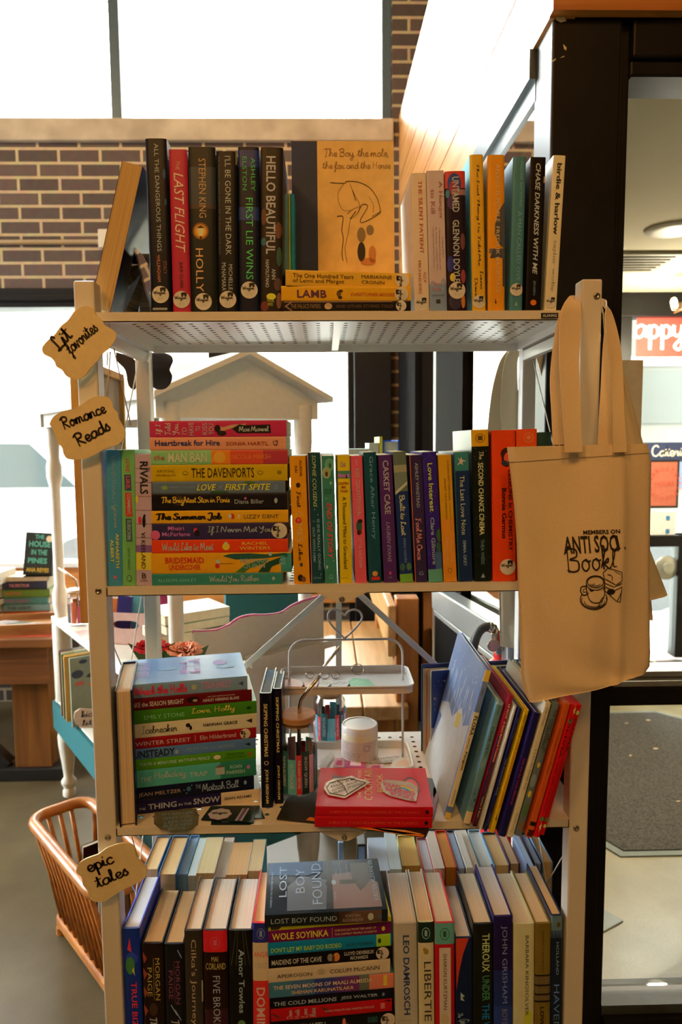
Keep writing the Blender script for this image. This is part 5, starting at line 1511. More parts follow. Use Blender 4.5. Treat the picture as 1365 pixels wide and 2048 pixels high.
stack(4, Z4, [
    ('green paperback at the very bottom of the centre stack', (541, 2095, 2128, 790, 2090, 2120), .135, dict(c='#24402c', yy=(.004, .02))),
    ('grey paperback second from the bottom of the centre stack', (541, 2061, 2094, 790, 2056, 2088), .135, dict(c='#54504a', yy=(.004, .02))),
    ('black paperback with white capitals and round sticker, under the red one', (542, 2027, 2060, 790, 2022, 2054), .135, dict(c='#191614', st=.945, yy=(.004, .02), tx=[('THE GIRL WITH', .10, .44, .36, .76, '#b0a088', 'b'), ('XIO AXELROD', .78, .86, .44, .80, '#3c5448', 'a')], art=[('e', .60, .3, .04, .3, '#4c2c20'), ('e', .59, .6, .014, .26, '#a85a3c')])),
    ('red paperback with white script and green fronds in the centre stack', (544, 2001, 2026, 784.5, 1997.5, 2023), .135, dict(c='#8c1618', yy=(.004, .02), tx=[('Dear', .13, .175, .14, .84, '#b89478', 'hs'), ('Haiti', .19, .235, .12, .86, '#b89478', 'hs'), ('Love', .25, .30, .12, .86, '#b89478', 'hs'), ('Alaine', .31, .37, .10, .86, '#b89478', 'hs'), ('MAIKA MOULITE AND MARITZA MOULITE', .445, .85, .42, .58, '#b08468', 'a')], art=[('p', [(.0, .7), (.05, .5), (.09, .2), (.03, .46)], '#2c2c1c'), ('p', [(.40, .92), (.47, .60), (.49, .2), (.44, .6)], '#2c3020'), ('p', [(.46, .92), (.54, .72), (.50, .8)], '#2c3020'), ('r', .905, .94, .28, .74, '#b05c48'), ('p', [(.93, .96), (.99, .96), (.99, .8)], '#241012')])),
    ('black paperback with one line of wide cream capitals', (542, 1978.8, 2000, 787.8, 1974, 1996), .135, dict(c='#16161a', yy=(.004, .02), tx=[('THE COLD MILLIONS', .03, .535, .28, .66, '#a89a84', 'b'), ('JESS WALTER', .57, .87, .30, .66, '#a89a84', 'ab')], art=[('e', .915, .5, .011, .16, '#6c6c70')])),
    ('paperback shading from teal to orange with two lines of peach capitals', (540.4, 1947.6, 1977, 787.8, 1940, 1972), .135, dict(c='#3c5654', yy=(.004, .02), bands=[(.18, .36, '#384a54'), (.36, .52, '#2c2e4c'), (.52, .60, '#4c2c4a'), (.60, .72, '#5c2a44'), (.72, .80, '#54503c'), (.80, 1, '#a0583c')], art=[('r', .915, .945, .2, .9, '#b0882c')], tx=[('THE SEVEN MOONS OF MAALI ALMEIDA', .035, .825, .54, .80, '#b89068', 'b'), ('SHEHAN KARUNATILAKA', .18, .675, .16, .40, '#b88a54', 'ab')])),
    ('cream paperback with thin black serif capitals in the centre stack', (539.4, 1917, 1946.4, 780, 1912, 1939), .135, dict(c='#9c7c58', yy=(.004, .02), tx=[('APEIROGON', .07, .355, .30, .56, '#2c241c'), ('COLUM McCANN', .50, .91, .32, .62, '#2c241c', 'a')], art=[('e', .43, .5, .035, .22, '#8a6c4c')])),
    ('black paperback with butterfly wings and a round sticker', (540, 1890, 1916, 781.5, 1885, 1911), .135, dict(c='#161312', st=.93, yy=(.004, .02), tx=[('MAIDENS OF THE CAVE', .025, .43, .26, .66, '#a08a6c', 'b'), ('LLOYD DEVEREUX', .615, .86, .56, .84, '#a08a6c', 'ab'), ('RICHARDS', .665, .81, .20, .46, '#a08a6c', 'ab')], art=[('e', .50, .5, .024, .3, '#6c5c44'), ('e', .55, .5, .028, .34, '#a8602c'), ('e', .525, .4, .012, .3, '#4c2c1c')])),
    ('teal paperback with a lime end block', (538.7, 1866, 1889, 782.8, 1857, 1884), .135, dict(c='#125c62', yy=(.004, .02), bands=[(.875, .99, '#8c9424')], tx=[("DON'T LET MY BABY DO RODEO", .025, .59, .22, .60, '#a8a83c', 'b'), ('BORIS FISHMAN', .63, .85, .24, .52, '#0c3c42', 'ab')], art=[('e', .90, .5, .013, .2, '#2c2c14')])),
    ('plum paperback with uneven yellow capitals', (539.4, 1841.8, 1865.5, 781.5, 1833, 1856.7), .135, dict(c='#5c1834', yy=(.004, .02), tx=[('WOLE SOYINKA', .03, .485, .22, .80, '#a8882c', 'b'), ('CHRONICLES FROM THE LAND OF', .535, .875, .56, .74, '#a0843c'), ('THE HAPPIEST PEOPLE ON EARTH', .535, .88, .22, .40, '#a0843c')], art=[('r', .515, .518, .1, .9, '#94703c'), ('e', .935, .5, .014, .2, '#a8882c')])),
    ('thin yellow paperback just under the dark top book', (539.4, 1831, 1841.5, 781.5, 1822, 1833), .135, dict(c='#a88c1c', yy=(.004, .02), art=[('r', .02, .08, .2, .9, '#3c3414'), ('p', [(.07, .95), (.12, .95), (.08, .2)], '#54181c')])),
    ('dark paperback with a misty brown cover and pale title, top of the centre stack', (533, 1806, 1830.5, 774.6, 1806, 1831), .135, dict(c='#1f2120', r=.22, yy=(.0, .008), bands=[(.56, .70, '#241c18'), (.60, .95, '#54382a')], tx=[('LOST BOY FOUND', .05, .585, .30, .70, '#b0a48c'), ('KIRSTEN', .655, .775, .54, .78, '#8a6c54', 'a'), ('ALEXANDER', .63, .80, .18, .44, '#8a6c54', 'a')], art=[('e', .86, .5, .024, .30, '#a89474'), ('e', .93, .5, .02, .2, '#4c4440')], top=[
        ('P', [(.55, .05), (.96, .05), (.96, .5), (.80, .74), (.55, .70)], '#6a4c3a'), ('P', [(.18, .05), (.52, .05), (.52, .60), (.30, .70), (.18, .5)], '#50483e'), ('P', [(.50, .05), (.56, .05), (.575, .98), (.54, .98)], '#1c1a18'), ('P', [(.02, .74), (.36, .70), (.50, .8), (.50, .99), (.02, .99)], '#3c4444'), ('P', [(.80, .35), (.86, .46), (.92, .62), (.92, .92), (.74, .92), (.74, .60)], '#3c2c24'),
        ('R', .63, .78, .50, .58, '#241814'), ('E', .53, .52, .022, .04, '#181412'), ('E', .58, .54, .02, .05, '#a8987c'), ('LOST', .11, .175, .30, .90, '#b8ac94'), ('BOY', .25, .33, .36, .84, '#b8ac94'), ('FOUND', .39, .475, .14, .94, '#b8ac94'), ('A NOVEL', .575, .59, .18, .36, '#8a7c68'), ('INSPIRED BY THE TRUE STORY OF A BOY', .04, .055, .12, .8, '#7c7868'), ('KIRSTEN ALEXANDER', .905, .94, .16, .96, '#b0a48c'), ('A GRIPPING AND TWISTED', .60, .612, .64, .92, '#8c8474'), ('AND BEAUTIFUL NOVEL', .64, .652, .66, .92, '#8c8474'), ('PEOPLE', .70, .712, .66, .90, '#8c8474')])),
])
row(4, Z4, 2047, [
    b4('thick beige hardcover with dark blue condensed capitals', 788.3, 833.8, 793.8, 838.5, 1848, dict(c='#8c7458', pg='#a89880', tx=[('LEO DAMROSCH', .08, .63, .38, .66, '#2c3444', 'ab'), ('inventing', .665, .675, .22, .7, '#6c5c48', 'h'), ('Robert Louis', .70, .72, .2, .74, '#6c5c48', 'h'), ('Stevenson', .745, .765, .15, .8, '#6c5c48', 'h'), ('STORYTELLER', .79, 1.0, .40, .66, '#2c3038', 'b')])),
    b4('cream hardcover with a dark green block on top and thin serif title', 836, 868.3, 840.6, 870.7, 1845, dict(c='#9c8058', pg='#b49a78', bands=[(0, .14, '#14281f')], art=[('e', .075, .5, .04, .26, '#8c9478'), ('e', .075, .5, .035, .22, '#14281f'), ('r', .055, .095, .42, .58, '#8c9478'), ('e', .20, .5, .02, .16, '#7c5a24'), ('e', .185, .4, .012, .1, '#7c5a24'), ('p', [(.74, .5), (.77, .8), (.765, .52), (.79, .56), (.765, .44), (.77, .2)], '#7c2c24')], tx=[('LIBERTIE', .27, .68, .36, .80, '#342c24'), ('KAITLYN', .82, 1.0, .60, .80, '#342c24', 'a'), ('GREENIDGE', .80, 1.0, .24, .44, '#342c24', 'a')])),
    b4('red hardcover with a sage block and a cream label panel', 870, 909.8, 872.8, 911.4, 1847, dict(c='#8c181c', pg='#b0a084', bands=[(0, .145, '#54705a'), (.17, 1, '#a88868', .22, .80)], art=[('e', .075, .5, .042, .24, '#28402c'), ('e', .075, .5, .037, .21, '#54705a'), ('r', .055, .095, .42, .58, '#28402c'), ('e', .665, .5, .035, .2, '#94744c')], tx=[('SHARON KURTZMAN', .21, .60, .42, .60, '#4a3428', 'a'), ('THE LOST BAKER', .74, 1.0, .40, .60, '#4a3428')])),
    b4('low navy hardcover with an orange-red corner and white handwriting', 911.4, 944.6, 913, 947, 1877, dict(c='#171f2c', pg='#b0a898', art=[('p', [(0.0, .04), (0.0, .80), (.12, .46), (.26, .22), (.40, .06)], '#94301c'), ('p', [(.42, .3), (.45, .55), (.46, .4), (.49, .54), (.48, .3)], '#a89c84')], tx=[('The', .58, .62, .12, .44, '#a89c88', 's', 1.2), ('Girls', .63, .69, .12, .84, '#a89c88', 's', 1.2), ('Emma', .735, .775, .12, .64, '#a89c88', 'as', 1.2), ('Cline', .79, .84, .10, .84, '#a89c88', 'as', 1.2), ('E', .95, .97, .3, .5, '#54545a', 'h')])),
    b4('dark hardcover with condensed lettering shading from yellow to blue', 947, 986, 947.7, 987.3, 1849, dict(c='#1c1c16', pg='#b4a080', tx=[('THEROUX', .065, .335, .46, .84, '#a89c5c', 'ab'), ('UNDER', .36, .54, .46, .84, '#3c5a34', 'b'), ('THE WAVE', .56, .86, .46, .84, '#1c5a6c', 'b'), ('AT', .885, .95, .46, .84, '#1c5a6c', 'b')])),
    b4('hardcover shading from purple to peach with silver serif author name', 987.7, 1027, 990, 1028, 1834, dict(c='#241a30', pg='#a89c8a', bands=[(.36, .60, '#1c2440'), (.60, .74, '#24304c'), (.74, .79, '#54484c'), (.79, .84, '#8a6044'), (.84, 1, '#7c4a34')], art=[('e', .91, .5, .06, .44, '#94583c')], tx=[('JOHN GRISHAM', .06, .58, .36, .70, '#8a8484', 'a'), ('BOYS FROM BILOXI', .62, 1.0, .42, .70, '#6c544c')])),
    b4('cream hardcover with small spaced capitals and yellow splashes', 1028.3, 1070, 1028.3, 1070, 1849, dict(c='#9c8458', pg='#a8987c', art=[('e', .67, .72, .06, .22, '#94802c'), ('e', .72, .6, .03, .18, '#94802c'), ('e', .82, .52, .06, .22, '#94802c'), ('e', .87, .4, .05, .14, '#94802c')], tx=[('BARBARA KINGSOLVER', .08, .65, .56, .72, '#40382c', 'a'), ('UNSHELTERED', .74, 1.0, .56, .72, '#40382c')])),
    b4('tan hardcover with three dark bands across its spine', 1071.4, 1103, 1071.4, 1102.6, 1848, dict(c='#644a1e', pg='#b09874', bands=[(.36, .555, '#5c4426')], art=[('r', .36, .372, 0, 1, '#1c1814'), ('r', .43, .442, 0, 1, '#1c1814'), ('r', .495, .507, 0, 1, '#1c1814'), ('r', .545, .557, 0, 1, '#1c1814')], tx=[('NANCY HORAN', .05, .34, .42, .56, '#4c3618', 'a'), ('LOVING FRANK', .59, 1.0, .34, .58, '#1c1814', 'b')])),
    b4('dark grey hardcover with pine trees and pale serif title, last of the bottom front row', 1103.3, 1133, 1103, 1134, 1832, dict(c='#1c2126', pg='#b0946c', bands=[(0, .10, '#54584e'), (.10, .15, '#3a4246')], art=[('e', .06, .62, .018, .16, '#4c3c1c')] + [('p', [(.09 + .03 * (k % 2), .08 + k * .14), (.16, .02 + k * .14), (.16, .14 + k * .14)], '#161c20') for k in range(6)], tx=[('HOLLAND', .175, .395, .42, .66, '#a09c90', 'a'), ('HAVENFALL', .46, 1.0, .22, .72, '#4c5660')])),
])


def back4(items, word):
    k = 0
    px = -9
    for x0, x1, yf, yb_, pg, cv, soft in items:
        k += 1
        z = {0: .615, 1: .600}[1 if yf < 1730 else 0] + .004 * ((k * 7) % 3 - 1)
        A, B = PZ(x0, yf, z), PZ(x1, yf, z)
        far = PZ((x0 + x1) / 2, yb_, z)
        y0 = max(.153, min(A.y, .20))
        A, B = P(x0, yf, y0), P(x1, yf, y0)
        w = max(.10, min(.145, far.y - y0))
        xl = max(A.x, px)
        t = B.x - xl
        if t < .004:
            continue
        px = B.x + .0003
        order = ['first', 'second', 'third', 'fourth', 'fifth', 'sixth', 'seventh', 'eighth', 'ninth', 'tenth', 'eleventh', 'twelfth', 'thirteenth', 'fourteenth', 'fifteenth', 'sixteenth', 'seventeenth', 'eighteenth'][k - 1]
        M4 = Matrix(((0, 0, -1, B.x), (0, -1, 0, y0 + w), (-1, 0, 0, z), (0, 0, 0, 1)))
        book('pages-out book in the back row of the bottom shelf, %s from the %s' % (order, word), M4, z - Z4 - .0003, t, w, dict(k='p' if soft else 'h', c=cv, pg=pg), 4, 'pages-out back row on the bottom shelf', True)


back4([
    (286, 316, 1738, 1672, '#c0a070', '#54646c', 0), (317, 352, 1751, 1672, '#b89868', '#4c6070', 0), (352, 375, 1748, 1671, '#9cacb0', '#6c8494', 0), (376, 392, 1756, 1676, '#b0b0a0', '#8a9470', 1),
    (392, 429, 1755, 1675, '#c0a878', '#c0b8a0', 1), (429, 452, 1755, 1675, '#b8ac94', '#8c5040', 1), (453, 495, 1755, 1694, '#b89060', '#a08058', 1), (496, 524, 1742, 1697, '#b89c70', '#1c6468', 1)], 'left end post')
back4([
    (742, 779, 1742, 1675, '#b4b4ac', '#c0c0bc', 1), (780, 804, 1744, 1664, '#b8b8a8', '#a8a898', 1), (805, 841, 1727, 1670, '#b09050', '#948c54', 0), (842, 868, 1738, 1676, '#b8b0a4', '#84443c', 0), (868, 890, 1739, 1662, '#b8a488', '#a8a090', 1),
    (891, 914, 1734, 1660, '#b07c3c', '#a0301c', 0), (915, 932, 1736, 1660, '#b0b4b4', '#303038', 0), (933, 947, 1739, 1660, '#b8ac94', '#b0a890', 1), (948, 961, 1739, 1659, '#b8a88c', '#a89878', 1), (962, 988, 1731, 1659, '#b0ac98', '#8ca09c', 0),
    (989, 1020, 1730, 1664, '#c09c68', '#3c4c58', 0), (1021, 1040, 1722, 1668, '#b89c74', '#6c3024', 0), (1041, 1055, 1733, 1676, '#b4ac78', '#948c3c', 1), (1056, 1068, 1732, 1676, '#a8b0b4', '#8c98a4', 1), (1069, 1085, 1726, 1678, '#a8acac', '#24282c', 0), (1086, 1106, 1724, 1682, '#c09c68', '#6c8494', 0)], 'centre stack')
# two narrow things standing behind the centre stack
for (x0, x1, y, h, lab, nm, col) in ((677, 688, 1686, .10, 'white box end poking up behind the dark top book of the centre stack', 'white_box', '#b8bcb8'), (715, 732, 1689, .10, 'small dark-framed white card holder behind the centre stack', 'card_holder', '#2c2420')):
    a, b = P(x0, y, .20), P(x1, y, .20)
    t = thing(nm, lab, 'box', ((a.x + b.x) / 2, .21, Z4))
    mb = MB()
    mb.box((a.x, .20, Z4 + .0003), (b.x, .235, a.z))
    mb.build('case', C(col, 3, .4), t, bevel=.0015)
    if nm == 'card_holder':
        mb = MB()
        mb.box((a.x + .002, .1994, a.z - .06), (b.x - .002, .1999, a.z - .004))
        mb.build('card', C('#c0c4c8', 3, .5), t)

# ------------------------------------------------------------------ picture books leaning on the lower shelf


def leaners(items):
    out = []
    for label, q, w, L, d in items:
        tl, tr, ty, bl, br, by = q
        d = dict(d)
        d['y0'] = PZ((bl + br) / 2, by, Z3).y
        d['n'] = 'picture_book'
        d['lean'] = math.radians(14.6)
        out.append((label, (tl, tr, bl, br, ty, by), w, d))
    return out


row(3, Z3, 1652, leaners([
    ('tall picture book with a frosty blue cover, first of the leaning ones', (990.7, 1003.5, 1345.5, 896, 911, 1638), .215, 0, dict(k='h', b=.0012, c='#9aa4b4', bands=[(0, .075, '#b08434'), (.075, .28, '#7c7a80'), (.28, .92, '#b89468'), (.93, .96, '#5c6470'), (.96, 1, '#b08434')], tx=[('Idle', .12, .165, .36, .70, '#4c4040', 'a'), ('FLORA', .305, .435, .26, .84, '#30281f', 'b'), ('and the', .455, .525, .36, .66, '#4c4034', 'i'), ('Penguin', .545, .67, .30, .80, '#30281f', 'b'), ('CHRONICLE BOOKS', .80, .9, .4, .6, '#5c4c3c', 'a')])),
    ('thick grey-green picture book leaning on the frosty blue one', (1000, 1014, 1409, 923, 941, 1649), .215, 0, dict(k='h', b=.0012, c='#5c6a5c', bands=[(0, .02, '#a8a088'), (.70, .86, '#54605a'), (.90, 1, '#b08c60')], tx=[('Kwan', .03, .1, .4, .66, '#343c34', 'a'), ('DEAR YETI', .20, .43, .26, .62, '#2c342c')], art=[('e', .5 + .03 * math.sin(k * 9), .25 + .5 * math.sin(k * 5) ** 2, .02, .08, '#7c8678') for k in range(10)] + [('e', .75, .4, .008, .06, '#1c201c'), ('e', .8, .66, .012, .1, '#1c201c')])),
    ('picture book with dark red title over a dark blue edge', (1019.5, 1029, 1394, 944, 954.5, 1654), .20, 0, dict(k='h', b=.001, c='#7c1c22', bands=[(.5, 1, '#4c1a20')], art=[('r', .3, 1, 0, .25, '#1c2438')], tx=[('LE PETIT', .06, .17, .34, .72, '#c09868', 'b'), ('A Saint Bernard Tradition', .19, .50, .34, .74, '#b88a60', 'b'), ('Rabbit & Bear', .77, .93, .36, .68, '#b08858', 'a')])),
    ('thin cream picture book between a red and a navy one', (1030, 1034.5, 1414, 955, 960.5, 1661), .20, 0, dict(k='h', b=.0008, c='#a8906c')),
    ('navy picture book with small white serif title', (1035, 1040.5, 1419, 961, 968.8, 1664), .20, 0, dict(k='h', b=.0008, c='#24203a', tx=[('Mary Jo Pitel', .08, .24, .3, .7, '#8c8490', 'a'), ("The Snowman's Song", .40, .70, .26, .74, '#b8b0a4', 'b'), ('CANDLEWICK', .85, .95, .34, .66, '#8c8490', 'a')])),
    ('yellow-spined picture book among the leaning ones', (1041, 1049.8, 1421, 970, 981, 1667), .205, 0, dict(k='h', b=.0008, c='#b0801c', tx=[('FINLEY / SKEGOR', .04, .22, .3, .7, '#5c3c14', 'a'), ('THE PARAKEET NAMED DREIDEL', .26, .80, .28, .72, '#a0481c')], art=[('p', [(.84, .4), (.90, .7), (.89, .3)], '#3c5424')])),
    ('dark purple picture book with crimson lettering', (1052, 1066.7, 1427, 985, 1000, 1675), .205, 0, dict(k='h', b=.001, c='#241c34', tx=[('Yael and the Great Menorah', .36, .74, .32, .64, '#8c2c40', 'b')])),
    ('cream picture book with small dark title beside the purple one', (1071.4, 1085, 1406, 1003.5, 1018, 1676), .205, 0, dict(k='h', b=.001, c='#a88a64', tx=[('Under a Frozen', .03, .17, .36, .68, '#54442c', 'a'), ('S is for the Stanley Cup', .34, .64, .40, .72, '#40342c'), ('Sleeping Bear Press', .82, .96, .36, .64, '#54442c', 'a')])),
    ('grey-brown picture book with painted winter scenes on its spine', (1087, 1101.5, 1407, 1019.4, 1037, 1674), .205, 0, dict(k='h', b=.001, c='#5c5648', tx=[('THE SWEET SMELL OF', .04, .36, .5, .82, '#2c241c'), ('CHRISTMAS', .12, .34, .14, .44, '#2c241c')], art=[('e', .46, .5, .02, .2, '#a8842c'), ('e', .68, .4, .026, .24, '#b08a2c'), ('e', .8, .5, .06, .4, '#4c5434'), ('e', .92, .6, .04, .4, '#6c4c34'), ('e', .58, .4, .05, .4, '#6c6a58')])),
    ('orange picture book next to the red pair', (1104, 1118.8, 1406, 1041.5, 1056.5, 1677), .205, 0, dict(k='h', b=.001, c='#a0441c', tx=[('Christmas in the Forest', .18, .52, .30, .62, '#7c3418', 'a')], art=[('r', .88, .91, .05, .95, '#241810'), ('r', .94, .99, .05, .95, '#4c1c14')])),
    ('red picture book with stars and spaced black capitals', (1120, 1133, 1409, 1057.5, 1072, 1676), .205, 0, dict(k='h', b=.001, c='#a01818', tx=[('OLIVIA', .10, .40, .30, .66, '#241010'), ('helps with Christmas', .43, .80, .32, .64, '#34100c')], art=[('p', [(.04, .5), (.05, .62), (.08, .66), (.055, .72), (.06, .9), (.04, .78), (.02, .9), (.025, .72), (0, .66), (.03, .62)], '#b89c4c'), ('e', .12, .5, .018, .3, '#4c6034'), ('e', .86, .5, .018, .3, '#4c6034'), ('p', [(.92, .4), (.93, .55), (.96, .6), (.935, .68), (.94, .84), (.92, .74), (.90, .84), (.905, .68), (.88, .6), (.91, .55)], '#b89c4c')])),
    ('second red picture book, resting against the shelf post', (1133.5, 1143.5, 1408, 1073, 1083.5, 1671), .205, 0, dict(k='h', b=.001, c='#a01818', tx=[('OLIVIA', .10, .36, .30, .70, '#241010'), ('helps with Christmas', .43, .78, .32, .68, '#34100c')], art=[('e', .06, .5, .018, .34, '#b89c4c'), ('e', .88, .5, .018, .34, '#4c6034'), ('e', .93, .5, .016, .3, '#b89c4c')])),
]))
for o in list(COL.objects):
    if o.name.startswith('picture_book') and o.get('label', '').startswith('tall picture book'):
        # frost on the front board: snow from below, sky above, a bare sprig of yellow
        cv = [c for c in COL.objects if c.parent == o and c.name.startswith('cover')][0]
        xs = [v.co.x for v in cv.data.vertices]
        ys = [v.co.y for v in cv.data.vertices]
        L_, w_ = max(xs), max(ys)
        mb = MB()
        e = -.0002
        mb.add([(.0, .004, e), (.0, w_, e), (L_, w_, e), (L_, .004, e)], [(0, 1, 2, 3)], 1)
        e = -.0004
        mb.add([(.0, .004, e), (.0, w_, e), (L_ * .55, w_, e), (L_ * .46, w_ * .7, e), (L_ * .50, w_ * .5, e), (L_ * .36, w_ * .3, e), (L_ * .44, w_ * .16, e), (L_ * .38, .004, e)], [tuple(range(8))], 0)
        e -= .0002
        mb.add([(L_ * .60, w_, e), (L_ * .60, w_ * .8, e), (L_ * .80, w_ * .9, e), (L_ * .86, w_, e)], [(0, 1, 2, 3)], 0)
        mb.add([(L_ * .40, w_ * .26, e), (L_ * .42, w_ * .40, e), (L_ * .52, w_ * .36, e), (L_ * .50, w_ * .28, e)], [(0, 1, 2, 3)], 2)
        for k in range(70):
            cx, cy, r = L_ * (.05 + .3 * random.random()), w_ * random.random() * .9, .0006 + .0012 * random.random()
            mb.add([(cx + r * math.cos(a), cy + r * math.sin(a), e) for a in (0, 1.26, 2.51, 3.77, 5.03)], [(0, 1, 2, 3, 4)], 1)
        for k in range(26):
            cy = w_ * (k + .5) / 26
            cx = L_ * (.40 + .12 * math.sin(k * 1.7))
            mb.add([(cx - .02, cy - .002, e), (cx - .03, cy, e), (cx - .02, cy + .002, e), (cx + .012, cy, e)], [(0, 1, 2, 3)], 1)
        mb.build('front_cover_print', [C('#6c84b4', 0, .3), C('#c8ccd0', 0, .35), C('#d0b43c', 0, .4)], o)

# the open picture book with a starry sky, standing behind the leaning ones
t0 = PZ(862, 1521, Z3)
zt_ = P(862, 1342, t0.y).z
W_ = .20
t = thing('picture_book', 'open picture book standing with a starry navy page and snow below it', 'book', (t0.x + .08, t0.y + .03, Z3))


def leaf(name, x0, y0, ang, w, h, th, m, z0=Z3 + .0004):
    d = Vector((math.cos(ang), math.sin(ang), 0))
    n_ = Vector((-math.sin(ang), math.cos(ang), 0))
    a = Vector((x0, y0, z0))
    mb = MB()
    mb.prism([a, a + d * w, a + d * w + Vector((0, 0, h)), a + Vector((0, 0, h))], n_ * th)
    return mb.build(name, m, t), a, d, n_


navy, snow = C('#1c3476', 0, .35, 'sky_ink'), C('#a8a8a4', 0, .5, 'snow_ink')
h_ = zt_ - Z3
bk = PZ(843, 1503, Z3)
hb = P(843, 1329, bk.y).z - Z3
leaf('board', bk.x, bk.y, .10, W_, hb, .0022, C('#24346c', 0, .4))
for k in range(4):
    x = bk.x + (t0.x - bk.x) * (k + 1) / 6
    y = bk.y + (t0.y - bk.y) * (k + 1) / 6
    leaf('leaf', x, y, .10 + .012 * k, W_ - .006, hb - .006, .0006, C(['#b8b49c', '#c8b894', '#b86c4c', '#c0b8a0'][k], 0, .6))
pgf, a, d, n_ = leaf('page', t0.x, t0.y, .16, W_ - .004, h_, .0028, C('#c0b8a4', 0, .6))
mb = MB()
f = -n_ * .0004
mb.add([a + f + d * u * W_ * .97 + Vector((0, 0, v * h_)) for u, v in ((.004, .36), (.25, .385), (.6, .36), (.98, .40), (.98, .995), (.004, .995))], [tuple(range(6))], 0)
mb.add([a + f + d * u * W_ * .97 + Vector((0, 0, v * h_)) for u, v in ((.004, .005), (.98, .005), (.98, .40), (.6, .36), (.25, .385), (.004, .36))], [tuple(range(6))], 1)
f = -n_ * .0007
for k in range(90):
    u, v = .03 + .92 * random.random(), .42 + .55 * random.random()
    r = .0006 if k % 9 else .0022
    c = a + f + d * u * W_ + Vector((0, 0, v * h_))
    n2 = 10
    mb.add([c + (d * math.cos(q * 2 * math.pi / n2) + Vector((0, 0, 1)) * math.sin(q * 2 * math.pi / n2)) * (r if q % 2 == 0 or k % 9 else r * .4) for q in range(n2)], [tuple(range(n2))], 2)
for v0, v1 in ((.20, .25), (.08, .12)):
    mb.add([a + f + d * u * W_ * .97 + Vector((0, 0, v * h_)) for u, v in ((.004, v0), (.5, v0 + .02), (.98, v0 + .05), (.98, v1 + .05), (.4, v1 + .02))], [tuple(range(5))], 3)
mb.build('page_print', [navy, snow, C('#d8dcdc', 0, .5), C('#8aa0a8', 0, .5)], t)
# ------------------------------------------------------------------ small things on the lower shelf
CLEAR = glass('clear_glass', (.985, .99, .985), .4)
CARD_INK = C('#1c1a1a', 0, .5, 'ink', vary=0)


def flat(name, label, cat, pts, z, th, m, group=None, parent=None):
    """thin card lying down: outline in the frame of the photograph, on height z"""
    w = [PZ(x, y, z) for x, y in pts]
    c = sum(w, Vector()) / len(w)
    c.z = z
    t = thing(name, label, cat, c, group)
    mb = MB()
    mb.prism([Vector((p.x, p.y, z)) for p in w], (0, 0, th))
    mb.build('card', m, t)
    return t, c


# thin magazine under the red books
z = Z3 + .0004
t, c = flat('magazine', 'thin dark and orange magazine slipped under the red books, overhanging the shelf edge', 'magazine', [(554, 1640), (574, 1600), (700, 1545), (886, 1562), (868, 1640), (852, 1676), (700, 1655)], z, .0032, [C('#2c241f', 3, .4)])
mb = MB()
zz = z + .0035
for pts, k in (([(870, 1566), (884, 1567), (866, 1636), (862, 1610)], 0), ([(620, 1634), (700, 1648), (850, 1670), (848, 1674), (700, 1654), (612, 1640)], 1), ([(740, 1655), (810, 1660), (846, 1668), (790, 1668)], 2), ([(866, 1575), (876, 1574), (868, 1600)], 3)):
    mb.add([PZ(x, y, zz) for x, y in pts], [tuple(range(len(pts)))], k)
mb.build('cover_print', [C('#7c3040', 0, .4), C('#b8601c', 3, .4), C('#c8884c', 3, .4), C('#1c1a1c', 0, .4)], t)

# tumblers with bamboo lids and steel straws
BAMBOO = grain('bamboo_lid', '#b08458', '#cfa878', 'X', .5)
CHROME = mat('brushed_steel', (.62, .55, .45), .22, 1.0, vary=.04)


